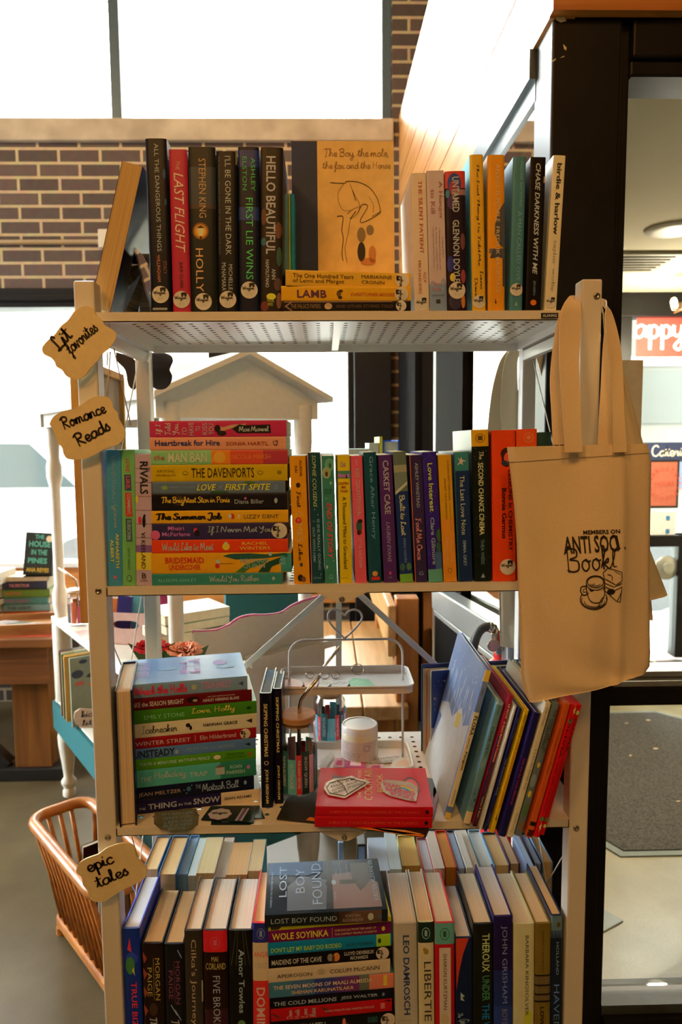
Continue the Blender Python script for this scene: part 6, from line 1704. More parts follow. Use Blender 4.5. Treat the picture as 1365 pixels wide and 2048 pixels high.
def tumbler(label, c, r, h, lid, straw, a0, flip=False):
    t = thing('glass_tumbler', label, 'tumbler', c, 'glass tumblers printed with book spines')
    mb = MB()
    mb.lathe([(.0, .002), (r * .86, .001), (r * .97, .006), (r, .016), (r, h * .78), (r * .95, h * .86), (r * .82, h * .93), (r * .80, h)], c, 40)
    mb.lathe([(r * .78, h), (r * .80, h * .93), (r * .93, h * .86), (r - .0022, h * .78), (r - .0022, .018), (r * .9, .009), (.0, .008)], c, 40)
    mb.build('glass', CLEAR, t, smooth=True)
    if lid:
        mb = MB()
        mb.lathe([(.0, h - .006), (r * .76, h - .006), (r * .78, h + .001), (r * .92, h + .001), (r * .94, h + .003), (r * .94, h + .0095), (r * .90, h + .011), (.0, h + .011)], c, 40)
        mb.build('lid', BAMBOO, t, auto=True)
    mb = MB()
    mb.tube(straw, .0031, 12)
    mb.build('straw', CHROME, t, smooth=True)
    # printed spines round the glass
    pal = ['#3c6a5c', '#a8342c', '#2c4a3c', '#5c8470', '#a02c28', '#24342c', '#c88478', '#345c4c']
    mats = [C(x, 3, .45, 'print', vary=.1) for x in pal] + [C('#c0a488', 3, .5)]
    mb = MB()
    a = a0
    k = 0
    words_ = ['TINY TIM', 'A CHRISTMAS CAROL', 'THE POLAR EXPRESS', 'NUTCRACKER', 'THE NIGHT BEFORE', 'SNOW QUEEN', 'NOEL', 'LITTLE WOMEN']
    rr = r + .0004
    while a < a0 + 2 * math.pi - .3:
        wd = (.30, .24, .44, .46, .28, .40)[k % 6]
        z1 = c[2] + h * (.62, .60, .68, .58, .64, .68)[k % 6]
        z0 = c[2] + h * .13
        vs = []
        n = 5
        for i in range(n + 1):
            an = a + (wd - .015) * i / n
            vs += [(c[0] + rr * math.cos(an), c[1] + rr * math.sin(an), z0), (c[0] + rr * math.cos(an), c[1] + rr * math.sin(an), z1)]
        mb.add(vs, [(2 * i, 2 * i + 2, 2 * i + 3, 2 * i + 1) for i in range(n)], k % 8)
        g = glyphs(words_[k % 8], .01)
        vs = []
        for x, y in g[0]:
            an = a + wd * (.25 + .45 * y)
            vs.append((c[0] + (rr + .0003) * math.cos(an), c[1] + (rr + .0003) * math.sin(an), z1 - (z1 - z0) * (.12 + .72 * x)))
        mb.add(vs, g[1], 8)
        a += wd
        k += 1
    mb.build('printed_spines', mats, t)
    return t


c1 = PZ(596, 1610, Z3)
c1 = Vector((c1.x, c1.y + .030, Z3 + .0006))
ht = P(596, 1437, c1.y).z - Z3 - .0025
st = [P(x, y, c1.y) for x, y in ((598, 1560), (599, 1432), (600, 1412), (603, 1400), (610, 1389), (641, 1351))]
tumbler('clear tumbler with bamboo lid and bent straw, nearest the shelf edge', c1, .031, ht, True, st, -math.pi * .97)
c2 = PZ(660, 1500, Z3)
c2 = Vector((P(660, 1440, .298).x, .298, Z3 + .0006))
h2 = P(660, 1385, c2.y).z - Z3
st = [P(x, y, c2.y) for x, y in ((640, 1480), (642, 1368), (643, 1346), (646, 1336), (681, 1293))]
tumbler('clear tumbler standing behind the wire tray stand', c2, .031, h2, True, st, -math.pi * .85)

# two-tier wire tray stand with a heart
WIRE = mat('white_wire', (.78, .78, .78), .35, vary=.02)
TY = .215
ta, tb_ = P(558, 1391, .150), P(828.6, 1391, .150)
zr = ta.z
x0, x1 = ta.x, tb_.x
yA, yB = .150, .262
t = thing('tray_stand', 'white two-tier wire tray stand topped with a wire heart', 'tray stand', ((x0 + x1) / 2, .2, Z3))


def rrect(x0, x1, y0, y1, r, n=6):
    out = []
    for cx, cy, a0 in ((x1 - r, y1 - r, 0), (x0 + r, y1 - r, 90), (x0 + r, y0 + r, 180), (x1 - r, y0 + r, 270)):
        for i in range(n + 1):
            a = math.radians(a0 + 90 * i / n)
            out.append((cx + r * math.cos(a), cy + r * math.sin(a)))
    return out


def tray(z, h, name):
    mb = MB()
    o = rrect(x0, x1, yA, yB, .016)
    i = rrect(x0 + .0016, x1 - .0016, yA + .0016, yB - .0016, .0145)
    n = len(o)
    vs = [(x, y, z) for x, y in o] + [(x, y, z + h) for x, y in o] + [(x, y, z + h) for x, y in i] + [(x, y, z + .0015) for x, y in i]
    fs = []
    for k in range(n):
        q = (k + 1) % n
        fs += [(k, q, n + q, n + k), (n + k, n + q, 2 * n + q, 2 * n + k), (2 * n + k, 2 * n + q, 3 * n + q, 3 * n + k)]
    fs += [tuple(range(n))[::-1], tuple(range(3 * n, 4 * n))]
    mb.add(vs, fs)
    rim = [(x, y, z + h) for x, y in rrect(x0 - .0008, x1 + .0008, yA - .0008, yB + .0008, .017)]
    mb.tube(rim, .0016, 8, closed=True)
    return mb.build(name, WIRE, t, smooth=False)


TH = .0125
tray(zr, TH, 'tray')
tray(Z3 + .0006, TH, 'tray')
zarch = P(690, 1279, TY).z
xa, xb = P(579, 1340, TY).x, P(806, 1340, TY).x
arch = [(xa, TY, Z3 + .001), (xa, TY, zarch - .03)] + [(xa + .028 - .028 * math.cos(a * math.pi / 12), TY, zarch - .028 + .028 * math.sin(a * math.pi / 12)) for a in range(1, 7)]
arch += [(xb - .028 + .028 * math.sin(a * math.pi / 12), TY, zarch - .028 + .028 * math.cos(a * math.pi / 12)) for a in range(0, 6)] + [(xb, TY, zarch - .03), (xb, TY, Z3 + .001)]
mb = MB()
mb.tube(arch, .0021, 10)
mb.build('wire_frame', WIRE, t, smooth=True)
hp = [(690, 1277), (672, 1260), (659, 1243), (656.5, 1232), (660, 1223), (669, 1219.5), (680, 1222), (688, 1229.5), (691, 1230), (696, 1224), (706, 1219.5), (718, 1222), (724.5, 1232), (722, 1243), (710, 1258), (690, 1277)]
mb = MB()
mb.tube([P(x, y, TY) for x, y in spline(hp, 3)], .0019, 9)
mb.build('wire_heart', WIRE, t, smooth=True)

# key fobs in the upper tray
zf = zr + .0021


def fob(name, label, px, col, ring_px, rr, ink=None, tilt=0):
    w = [PZ(x, y, zf) for x, y in px]
    c = sum(w, Vector()) / len(w)
    t = thing(name, label, 'keychain', (c.x, c.y, zf), 'key fobs in the upper tray')
    k = [c + (p - c) * .98 for p in w]
    mb = MB()
    mb.prism([Vector((p.x, max(yA + .004, min(yB - .004, p.y)), zf)) for p in k], (0, 0, .003))
    mb.build('fob', C(col, 0, .4), t, bevel=.0008)
    if ink:
        mb = MB()
        for j in range(5):
            d = Vector((.004 * (j - 2) * 1.1, .002 * ((j * 7) % 3 - 1), 0))
            lay(mb, glyphs('BOOK' if j % 2 else 'READ', .02), c + d + Vector((-.006, -.003 + .003 * (j % 3), .0034)), (.007, 0, 0), (0, .0026, 0), 0)
        mb.build('fob_print', C(ink, 0, .5), t)
    rc = PZ(ring_px[0], ring_px[1], zf)
    rc = Vector((rc.x, max(yA + .012, min(yB - .012, rc.y)), zf + rr * .82))
    mb = MB()
    mb.tube([rc + Vector((rr * math.cos(a * math.pi / 12), rr * .55 * math.sin(a * math.pi / 12) * .4, rr * .8 * math.sin(a * math.pi / 12))) for a in range(24)], .0009, 6, closed=True)
    mb.build('split_ring', CHROME, t, smooth=True)


fob('keychain', 'pink and white acrylic key fob at the end of the upper tray', [(562, 1376), (566, 1364), (582, 1359), (602, 1364), (608, 1372), (604, 1377)], '#d8a49c', (575, 1356), .006, '#f0e4e0')
fob('keychain', 'peach acrylic key fob with a brass ring, second along the upper tray', [(610, 1377), (606, 1367), (622, 1361), (640, 1364), (634, 1377)], '#cf9a90', (620, 1356), .007, '#f0e4e0')
fob('keychain', 'pale key fob with fine black lettering in the upper tray', [(636, 1377), (640, 1366), (656, 1362), (664, 1370), (656, 1377)], '#b8b4b0', (650, 1357), .008, '#202020')
fob('keychain', 'black and white lettered key fob in the upper tray', [(662, 1377), (668, 1363), (696, 1361), (700, 1370), (694, 1377)], '#d0d0d0', (672, 1357), .007, '#101010')
fob('keychain', 'green acrylic key fob with a large brass ring in the upper tray', [(702, 1377), (697, 1364), (706, 1359), (738, 1361), (752, 1376)], '#5cb88c', (716, 1346), .011, '#b8e0cc')

# candle
c3 = PZ(718, 1496, Z3)
cr = (P(754, 1450, c3.y).x - P(683, 1450, c3.y).x) / 2
hz = P(718, 1432, c3.y).z - Z3
c3 = Vector((c3.x, min(c3.y + .004, yB - cr - .004), Z3 + .0026))
t = thing('jar_candle', 'glass jar candle with a white screw lid and printed label', 'candle', c3)
mb = MB()
mb.lathe([(.0, 0), (cr * .92, 0), (cr, .004), (cr, hz * .78), (cr * .95, hz * .82), (.0, hz * .82)], c3, 40)
mb.build('jar', mat('cream_wax_in_glass', (.70, .66, .54), .12, vary=.03), t, auto=True)
mb = MB()
mb.lathe([(cr * .95, hz * .80), (cr * .99, hz * .80), (cr * .99, hz - .002), (cr * .95, hz), (cr * .84, hz), (cr * .82, hz - .0012), (.0, hz - .0012)], c3, 40)
mb.build('lid', mat('white_tin_lid', (.72, .72, .74), .2, vary=.02), t, auto=True)
mb = MB()
vs = []
for i in range(15):
    a = math.radians(-175 + i * 10)
    vs += [(c3.x + (cr + .0004) * math.cos(a), c3.y + (cr + .0004) * math.sin(a), c3.z + hz * .05), (c3.x + (cr + .0004) * math.cos(a), c3.y + (cr + .0004) * math.sin(a), c3.z + hz * .62)]
mb.add(vs, [(2 * i, 2 * i + 2, 2 * i + 3, 2 * i + 1) for i in range(14)], 0)


def round_print(s, a0, a1, z0, z1, mi):
    g = glyphs(s)
    mb.add([(c3.x + (cr + .0008) * math.cos(math.radians(a0 + (a1 - a0) * x)), c3.y + (cr + .0008) * math.sin(math.radians(a0 + (a1 - a0) * x)), c3.z + hz * (z0 + (z1 - z0) * y)) for x, y in g[0]], g[1], mi)


for k, s in enumerate(('Rosemary', 'Lavender', 'and Sage')):
    round_print(s, -165, -128, .50 - k * .06, .535 - k * .06, 2)
for k, s in enumerate(('hand poured in', 'small batches of', 'soy wax and cotton', 'wick, burn for')):
    round_print(s, -160, -92, .27 - k * .055, .30 - k * .055, 1)
for k in range(7):
    a = math.radians(-70 + 9 * math.cos(k * .9))
    zc = c3.z + hz * (.44 + .08 * math.sin(k * .9))
    mb.add([(c3.x + (cr + .0006) * math.cos(a + .08 * math.cos(q)), c3.y + (cr + .0006) * math.sin(a + .08 * math.cos(q)), zc + hz * .03 * math.sin(q)) for q in (0, 1.05, 2.1, 3.14, 4.2, 5.2)], [(0, 1, 2, 3, 4, 5)], 2)
mb.build('label', [C('#c8bcb8', 0, .5), CARD_INK, C('#a498b0', 0, .5)], t)

# cards, tags and stickers in the lower tray
zt0 = Z3 + .0028
for k, (pts, col, lab, words2) in enumerate((
        ([(640, 1522), (662, 1505), (668, 1520), (646, 1536)], '#d0d0cc', 'white folded tag near the tumbler in the lower tray', None),
        ([(638, 1534), (655, 1512), (664, 1517), (650, 1540)], '#c4c4c0', 'second white tag lying under the folded one', None),
        ([(666, 1534), (672, 1517), (690, 1516), (688, 1535)], '#d8a4b0', 'pink patterned sticker in the lower tray', '#b04468'),
        ([(690, 1535), (694, 1519), (730, 1518), (732, 1536)], '#c8588c', 'magenta and white cassette-shaped sticker in the lower tray', '#f0d8e0'),
        ([(735, 1521), (790, 1512), (806, 1517), (804, 1523), (740, 1529)], '#d0d0cc', 'white lettered sticker strip in the lower tray', '#202020'),
        ([(732, 1537), (742, 1529), (768, 1529), (768, 1538)], '#d8b0bc', 'pale pink sticker beside the magenta one', '#b04468'),
        ([(776, 1536), (790, 1520), (816, 1512), (830, 1524), (826, 1538)], '#d8d4cc', 'cream die-cut tag with a peach print at the end of the lower tray', '#d8b494'))):
    t, c = flat('sticker', lab, 'sticker', pts, zt0 + .0006 * k, .0005, [C(col, 0, .45)], 'stickers and tags in the lower tray')
    if words2:
        mb = MB()
        if k == 4:
            lay(mb, glyphs('EASILY DISTRACTED'), PZ(739, 1522, zt0 + .0036) + Vector((.001, 0, .0)), PZ(800, 1515, zt0 + .0036) - PZ(739, 1522, zt0 + .0036), (0, .008, 0), 0)
            lay(mb, glyphs('BY DOGS AND BOOKS'), PZ(739, 1528, zt0 + .0036) + Vector((.001, 0, .0)), PZ(800, 1521, zt0 + .0036) - PZ(739, 1528, zt0 + .0036), (0, .008, 0), 0)
        else:
            w = [PZ(x, y, zt0 + .0006 * k + .0008) for x, y in pts]
            q = sum(w, Vector()) / len(w)
            mb.add([q + (p - q) * .55 for p in w], [tuple(range(len(w)))], 0)
        mb.build('print', C(words2, 0, .45), t)


# foil stickers on the red book, at the shelf edge, gift cards
def foil(name, h, rough=.22):
    key = ('foil', name)
    if key in MATS:
        return MATS[key]
    m = mat(name, tuple(min(.8, c * 1.9) for c in srgb(h)), rough, .3, vary=.25, scale=40)
    MATS[key] = m
    return m


ztop = None
for o in COL.objects:
    if o.get('label', '').startswith('upper red cocktail'):
        cv = [c for c in COL.objects if c.parent == o and c.name.startswith('cover')][0]
        ztop = o.matrix_basis.translation.z + max(v.co.z for v in cv.data.vertices)
zs = ztop + .0012
t, c = flat('foil_sticker', 'silver foil sticker shaped like an open book on the red book', 'sticker', [(648, 1577), (652, 1566), (664, 1560), (672, 1557), (688, 1556), (704, 1552), (716, 1557), (738, 1562), (741, 1566), (690, 1597), (656, 1590)], zs, .0006, [foil('silver_foil', '#a89c94')], 'foil stickers on the red book')
mb = MB()
e = zs + .0009
for s, p, q in (('IN A', (664, 1569), (680, 1564)), ('REALLY', (662, 1576), (688, 1568)), ('GOOD', (664, 1583), (690, 1574)), ('PLACE', (668, 1589), (692, 1580)), ('IN MY', (692, 1565), (712, 1559)), ('BOOK', (694, 1572), (716, 1565)), ('OF COURSE', (696, 1578), (724, 1569))):
    lay(mb, glyphs(s, .02), PZ(p[0], p[1], e), PZ(q[0], q[1], e) - PZ(p[0], p[1], e), (0, .0075, 0), 0)
loop = [(654, 1576), (660, 1566), (676, 1561), (690, 1559), (700, 1556), (716, 1561), (732, 1565), (690, 1592), (660, 1586), (654, 1576)]
mb.tube([PZ(x, y, e) for x, y in loop], .0006, 5)
mb.tube([PZ(x, y, e) for x, y in ((676, 1561), (688, 1571), (696, 1588))], .0005, 5)
mb.build('print', CARD_INK, t)
t, c = flat('foil_sticker', 'foil sticker with a rainbow and red block lettering on the red book', 'sticker', [(764, 1563), (772, 1560), (800, 1562), (822, 1565), (835, 1574), (836, 1588), (833, 1603), (815, 1601), (780, 1592), (770, 1586), (762, 1572)], zs, .0006, [foil('pale_foil', '#c0b8b4')], 'foil stickers on the red book')
mb = MB()
for k, col in enumerate(('#c86034', '#d8a83c', '#5c8c5c', '#3c6c8c')):
    r0, r1 = 1 - k * .1, 1 - (k + 1) * .1
    cpt = PZ(803, 1586, e)
    R0 = (PZ(830, 1586, e) - cpt).length
    vs = []
    for i in range(13):
        a = math.radians(150 - i * 12)
        vs += [cpt + Vector((R0 * r0 * math.cos(a), R0 * 1.2 * r0 * math.sin(a), .0)), cpt + Vector((R0 * r1 * math.cos(a), R0 * 1.2 * r1 * math.sin(a), .0))]
    mb.add(vs, [(2 * i, 2 * i + 1, 2 * i + 3, 2 * i + 2) for i in range(12)], k)
e2 = e + .0003
for s, p, q in (('READ', (768, 1571), (804, 1580)), ('BANNED', (772, 1581), (832, 1592)), ('BOOKS', (782, 1590), (830, 1601))):
    lay(mb, glyphs(s, .04), PZ(p[0], p[1], e2), PZ(q[0], q[1], e2) - PZ(p[0], p[1], e2), (0, .013, 0), 4)
mb.build('print', [C(x, 3, .4) for x in ('#c86034', '#d8a83c', '#5c8c5c', '#3c6c8c', '#90202c')], t)

z = Z3 + .0004
t, c = flat('holographic_sticker', 'grey-green holographic sticker hanging over the shelf edge with pale lettering', 'sticker', [(308, 1636), (310, 1624), (322, 1620), (340, 1623), (372, 1617), (392, 1618), (398, 1632), (396, 1650), (372, 1662), (345, 1664), (318, 1656), (308, 1648)], z, .0006, [foil('holographic_film', '#5c6258', .35)])
mb = MB()
for s, p, q in (('WHEN LIFE', (322, 1632), (386, 1627)), ('GIVES YOU', (324, 1640), (384, 1635)), ('LEMONS', (328, 1648), (384, 1643)), ('BUY A NEW', (326, 1655), (384, 1650)), ('BOOK', (336, 1661), (372, 1658))):
    lay(mb, glyphs(s), PZ(p[0], p[1], z + .0008), PZ(q[0], q[1], z + .0008) - PZ(p[0], p[1], z + .0008), (0, .008, 0), 0)
mb.build('print', C('#8c9088', 3, .5), t)
GC = C('#122420', 3, .35, 'card_stock')
for k, (pts, lab) in enumerate((([(424, 1640), (438, 1630), (508, 1646), (500, 1650), (422, 1650)], 'dark green gift card at the bottom of the pile by the shelf edge'), ([(446, 1612), (520, 1612), (530, 1637), (466, 1640)], 'dark green gift card fanned out behind the top one'), ([(402, 1640), (422, 1613), (514, 1612), (507, 1646)], 'dark green gift card on top with a scalloped cream badge'))):
    zk = z + .0009 * k
    t, c = flat('gift_card', lab, 'gift card', pts, zk, .0007, [GC], 'dark green gift cards by the shelf edge')
    mb = MB()
    if k == 2:
        cc = PZ(440, 1628, zk + .001)
        for rr, mi, dz in ((1.06, 1, 0), (1.0, 0, .0002)):
            pts2 = []
            for i in range(48):
                a = 2 * math.pi * i / 48
                r = (1 + .05 * math.cos(8 * a)) * rr
                pts2.append(cc + Vector((.0165 * r * math.cos(a), .0155 * r * math.sin(a), dz)))
            mb.add(pts2, [tuple(range(48))], mi)
        lay(mb, hand('Wagon', 1.6), cc + Vector((-.0125, -.004, .0005)), (.024, .001, 0), (0, .010, 0), 2)
        for dx, cl in ((0, 3), (5, 4), (10, 3)):
            mb.add([PZ(x, y, zk + .0011) for x, y in ((470 + dx, 1641), (486 + dx, 1616), (489 + dx, 1617), (474 + dx, 1642))], [(0, 1, 2, 3)], cl)
    else:
        q = c + Vector((0, 0, .001))
        mb.add([q + Vector((-.01, -.003, 0)), q + Vector((.01, -.003, 0)), q + Vector((.01, -.002, 0)), q + Vector((-.01, -.002, 0))], [(0, 1, 2, 3)], 3)
    mb.build('print', [C('#c8a890', 3, .5), C('#a86c74', 3, .5), CARD_INK, C('#8c7068', 3, .5), C('#5c4858', 3, .5)], t)

# ------------------------------------------------------------------ leaning display book and clear easel at the end of the top shelf
bl, tl_, tr_ = P(192, 620, .05), P(248, 326, .05), P(291, 330, .05)
th = (tr_.x - tl_.x) * .97
bc = P(206, 617, .05)
tc = P(269.5, 328, .05)
ax = Vector((tc.x - bc.x, 0, tc.z - bc.z))
L = ax.length
ax.normalize()
rt = Vector((ax.z, 0, -ax.x))
org = Vector((bc.x, .177, Z1)) + ax * L + rt * th / 2
low = min((Vector((bc.x, 0, Z1)) + rt * th / 2 * s).z for s in (-1, 1))
org.z += Z1 - low + .0064
org.x = max(org.x, -.3365 + ax.x * L + .0)
X, Z = -ax, -rt
Y = Vector((0, -1, 0))
M4 = Matrix(((X.x, Y.x, Z.x, org.x), (X.y, Y.y, Z.y, org.y), (X.z, Y.z, Z.z, org.z), (0, 0, 0, 1)))
book('dark navy hardcover leaning on a clear easel, pages towards the room', M4, L, th, .14, dict(k='p', c='#16243a', pg='#b07c44', r=.25), 1)
ACR = glass('clear_acrylic', (.93, .93, .92), 1.3)
t = thing('display_easel', 'clear acrylic easel holding the leaning navy book', 'book stand', (P(265, 620, .08).x, .08, Z1))
ap = P(267, 495, .04)
f0 = P(240, 621, .04)
r0 = P(303, 621, .04)
for name, a, b in (('front_panel', ap, f0), ('rear_leg', ap, r0)):
    a, b = Vector((a.x, .04, a.z)), Vector((b.x, .04, Z1 + .0005))
    n_ = Vector(((a - b).z, 0, -(a - b).x)).normalized() * .0025
    mb = MB()
    mb.prism([a, b, b + n_, a + n_], (0, .075, 0))
    mb.build(name, ACR, t)
lp = P(193, 621, .04)
lp.x = max(lp.x, -.3365)
mb = MB()
mb.box((lp.x, .04, Z1 + .0004), (f0.x + .004, .115, Z1 + .0034))
mb.box((lp.x - .0025, .04, Z1 + .0004), (lp.x, .115, Z1 + .014))
mb.build('ledge', ACR, t)
# block of wrapped pages seen through the easel
a, b = P(262, 497, .10), P(300, 621, .10)
tz = P(280, 500, .10).z
M4 = Matrix(((1, 0, 0, a.x + .004), (0, 1, 0, .10), (0, 0, 1, Z1), (0, 0, 0, 1)))
t = thing('paper_parcel', 'plain tan block of paper standing behind the clear easel', 'parcel', (a.x + .02, .13, Z1))
mb = MB()
mb.box((a.x + .004, .122, Z1), (b.x, .18, tz))
mb.build('wrapped_block', striped('kraft_layers', alb('#8c6c48', 1), alb('#b08c60', 1), 'Z', 220.0), t, bevel=.001)

# ------------------------------------------------------------------ face-out book standing on the yellow stack
yb_ = .10
a, c = P(587, 530, yb_), P(790, 530, yb_)
top = P(690, 273, yb_).z
Wd, Ht = c.x - a.x, top - zt
t = thing('cover_out_book', 'navy-spined tan hardcover facing out on the yellow stack with a pen drawing', 'book', (a.x + Wd / 2, yb_, zt))
TILT = Matrix.Translation((a.x, yb_, zt + .0004)) @ Matrix.Rotation(math.radians(-4), 4, 'X')
mb = MB()
mb.box((0, 0, 0), (Wd, .0028, Ht), 0, TILT)
mb.box((0, .024, 0), (Wd, .0268, Ht), 0, TILT)
mb.box((-.001, 0, 0), (.002, .0268, Ht), 1, TILT)
mb.box((0, -.0003, .0005), (Wd * .245, 0, Ht - .0005), 1, TILT)
mb.build('cover', [C('#c88c48', 1, .6, 'tan_board'), C('#232a34', 1, .6, 'navy_cloth')], t, bevel=.0006)
mb = MB()
mb.box((.003, .003, .003), (Wd - .003, .0238, Ht - .003), 0, TILT)
mb.build('page_block', C('#c8a878', 1, .8), t)


def ck(x, y):
    """zoomed-crop pixel -> the face of the cover"""
    u = (x * .21978 + 550 - 587) / 203.0
    v = 1 - (y * .21978 + 250 - 273) / 257.0
    return TILT @ Vector((u * Wd, -.0008, v * Ht))


mb = MB()
for s, x0, y0, x1, hh in (('The Boy, the mole,', 455, 250, 1045, 70), ('the fox and the Horse', 440, 345, 1065, 60)):
    p, q = ck(x0, y0), ck(x1, y0)
    lay(mb, hand(s, .8), p - Vector((0, 0, .003)), q - p, TILT.to_3x3() @ Vector((0, 0, (hh + 30) * .21978 / 257 * Ht)), 0)
mb.build('title_lettering', C('#8a5a2c', 1, .6), t)
mb = MB()
p, q = ck(495, 1265), ck(985, 1265)
lay(mb, hand('Charlie Mackesy', .8), p, q - p, TILT.to_3x3() @ Vector((0, 0, 80 * .21978 / 257 * Ht)), 0)
mb.build('author_lettering', C('#c8802c', 1, .6), t)
# a plain pen sketch: arched line, two legs and a few marks
mb = MB()
for pts, wd in (([(510, 445), (640, 450), (660, 435), (760, 440), (860, 480), (930, 560), (960, 640), (965, 690)], 5), ([(640, 450), (585, 520), (585, 600), (630, 670), (700, 670)], 2.5), ([(690, 455), (730, 540), (775, 620), (760, 690), (690, 745)], 3), ([(965, 690), (900, 730), (800, 770), (785, 745), (850, 640), (800, 625), (760, 690)], 5), ([(570, 720), (625, 725), (612, 830), (625, 900), (612, 1020), (622, 1085)], 6), ([(690, 745), (670, 860), (640, 980), (660, 1100)], 3), ([(660, 700), (720, 660), (780, 640)], 3), ([(715, 510), (740, 590)], 9), ([(690, 740), (740, 680)], 8), ([(890, 720), (970, 680)], 6), ([(860, 560), (900, 620), (900, 690)], 2.5)):
    w2 = wd * .21978 / 203 * Wd
    sp_ = spline(pts, 6)
    v2, f2 = ribbon([(ck(x, y).x, ck(x, y).z) for x, y in sp_], w2)
    yy = [ck(x, y).y for x, y in sp_]
    mb.add([(vx, yy[min(i // 2, len(yy) - 1)], vz) for i, (vx, vz) in enumerate(v2)], f2, 0)
for cx, cy, rx, ry, mi in ((790, 870, 38, 60, 1), (790, 1010, 36, 80, 0), (850, 1090, 70, 30, 2), (890, 1030, 34, 70, 2), (870, 830, 34, 40, 1)):
    mb.add([ck(cx + rx * math.cos(a * math.pi / 9), cy + ry * math.sin(a * math.pi / 9)) for a in range(18)][::-1], [tuple(range(18))], mi)
mb.build('pen_drawing', [C('#2c2014', 1, .6), C('#7c5a34', 1, .6), C('#a8602c', 1, .6)], t)

# ------------------------------------------------------------------ hand-lettered hanging signs
SIGN = mat('kraft_board', alb('#c8965c', 1), .7, vary=.04, scale=120)
SIGN_EDGE = C('#5c3c20', 1, .8)
SINK = C('#1c1410', 0, .5, 'marker_ink', vary=0)
STRING = mat('cotton_string', (.62, .52, .40), .9, vary=.1)


def sign(label, crop, k, pts, lines, Y, ties=(), name='hanging_sign'):
    ox, oy = crop
    w = [P(ox + x * k, oy + y * k, Y) for x, y in pts]
    w = [Vector(q) for q in spline([tuple(p) for p in w + [w[0]]], 4)[:-1]]
    c = sum(w, Vector()) / len(w)
    t = thing(name, label, 'sign', (c.x, Y, max(p.z for p in w)))
    mb = MB()
    mb.prism(w, (0, .003, 0), 0)
    o = mb.build('board', [SIGN], t)
    mb = MB()
    for s, x0, y0, x1, y1, h, th in lines:
        p, q = P(ox + x0 * k, oy + y0 * k, Y - .0008), P(ox + x1 * k, oy + y1 * k, Y - .0008)
        d = (q - p)
        up = Vector((-d.z, 0, d.x)).normalized()
        lay(mb, hand(s, th), p, d, up * (h * k / FPX * (1.02 + Y)), 0)
    mb.build('lettering', SINK, t)
    for a, b in ties:
        mb = MB()
        mb.tube([a, (Vector(a) + Vector(b)) / 2 + Vector((0, .001, -.002)), b], .0009, 6)
        mb.build('string', STRING, t, smooth=True)
    return t


K4 = .21978
sg = [P(198, 697, .02), P(228, 697, .03)]
sign('scalloped kraft sign lettered Lit favorites, topmost on the post', (60, 540), K4, [(395, 385), (460, 340), (530, 328), (575, 360), (600, 410), (650, 450), (680, 500), (720, 525), (770, 560), (785, 600), (765, 650), (720, 710), (660, 760), (620, 820), (560, 880), (500, 960), (440, 993), (380, 990), (325, 960), (290, 910), (240, 880), (225, 840), (190, 800), (125, 765), (110, 710), (150, 650), (220, 590), (280, 510), (340, 460)],
     [('Lit', 268, 748, 402, 602, 150, 1.2), ('favorites', 405, 815, 667, 587, 172, 1.25)], -.012,
     [(P(215, 705, -.010), P(214, 730, .02)), (P(222, 690, .0), P(214, 600, .015))])
sign('scalloped kraft sign lettered Romance Reads, halfway down the post', (60, 540), K4, [(178, 1400), (205, 1345), (265, 1300), (340, 1275), (420, 1255), (490, 1210), (560, 1165), (640, 1148), (700, 1155), (740, 1190), (757, 1250), (795, 1300), (803, 1350), (840, 1410), (865, 1470), (850, 1540), (800, 1590), (730, 1610), (660, 1640), (570, 1690), (480, 1720), (400, 1728), (335, 1715), (303, 1670), (292, 1620), (250, 1570), (235, 1520), (213, 1470)],
     [('Romance', 303, 1458, 706, 1296, 118, 1.3), ('Reads', 437, 1618, 745, 1452, 128, 1.3)], -.012,
     [(P(213, 795, -.009), P(221, 703, .010)), (P(228, 697, .012), P(262, 850, .2))])
sign('scalloped kraft sign lettered epic tales, lowest on the post', (140, 1650), .30769, [(40, 290), (70, 240), (130, 210), (185, 190), (240, 150), (320, 122), (380, 120), (420, 150), (430, 200), (460, 240), (495, 275), (500, 310), (480, 350), (420, 385), (350, 420), (290, 455), (230, 495), (170, 500), (130, 480), (115, 430), (85, 390), (75, 340), (45, 315)],
     [('epic', 140, 348, 312, 280, 118, 1.15), ('tales', 180, 416, 390, 320, 96, 1.15)], -.010,
     [(P(276, 1714, -.007), P(262, 1668, .03))])
# the dark backs of two more signs hung on the far side
for lab, pts, Y in (('dark back of a scalloped sign hung behind the shelf, beside the rear post', [(303, 705), (330, 706), (343, 712), (346, 722), (342, 732), (339, 740), (344, 752), (340, 768), (328, 778), (312, 778), (300, 770), (280, 770), (280, 706)], .352), ('second dark sign back half hidden behind the rear post', [(232, 704), (272, 722), (272, 775), (258, 772), (250, 740), (234, 722)], .366)):
    w = [P(x, y, Y) for x, y in pts]
    t = thing('hanging_sign', lab, 'sign', (sum(p.x for p in w) / len(w), Y, max(p.z for p in w)))
    mb = MB()
    w2 = [Vector(q) for q in spline([tuple(p) for p in w + [w[0]]], 4)[:-1]]
    mb.prism(w2, (0, .003, 0))
    mb.build('board', C('#2c201c', 0, .8), t)
    mb = MB()
    tp = max(w2, key=lambda p: p.z)
    mb.tube([tp - Vector((0, -.0015, .003)), Vector((tp.x - .01, .339, Z1 - .012))], .0009, 6)
    mb.build('string', STRING, t)

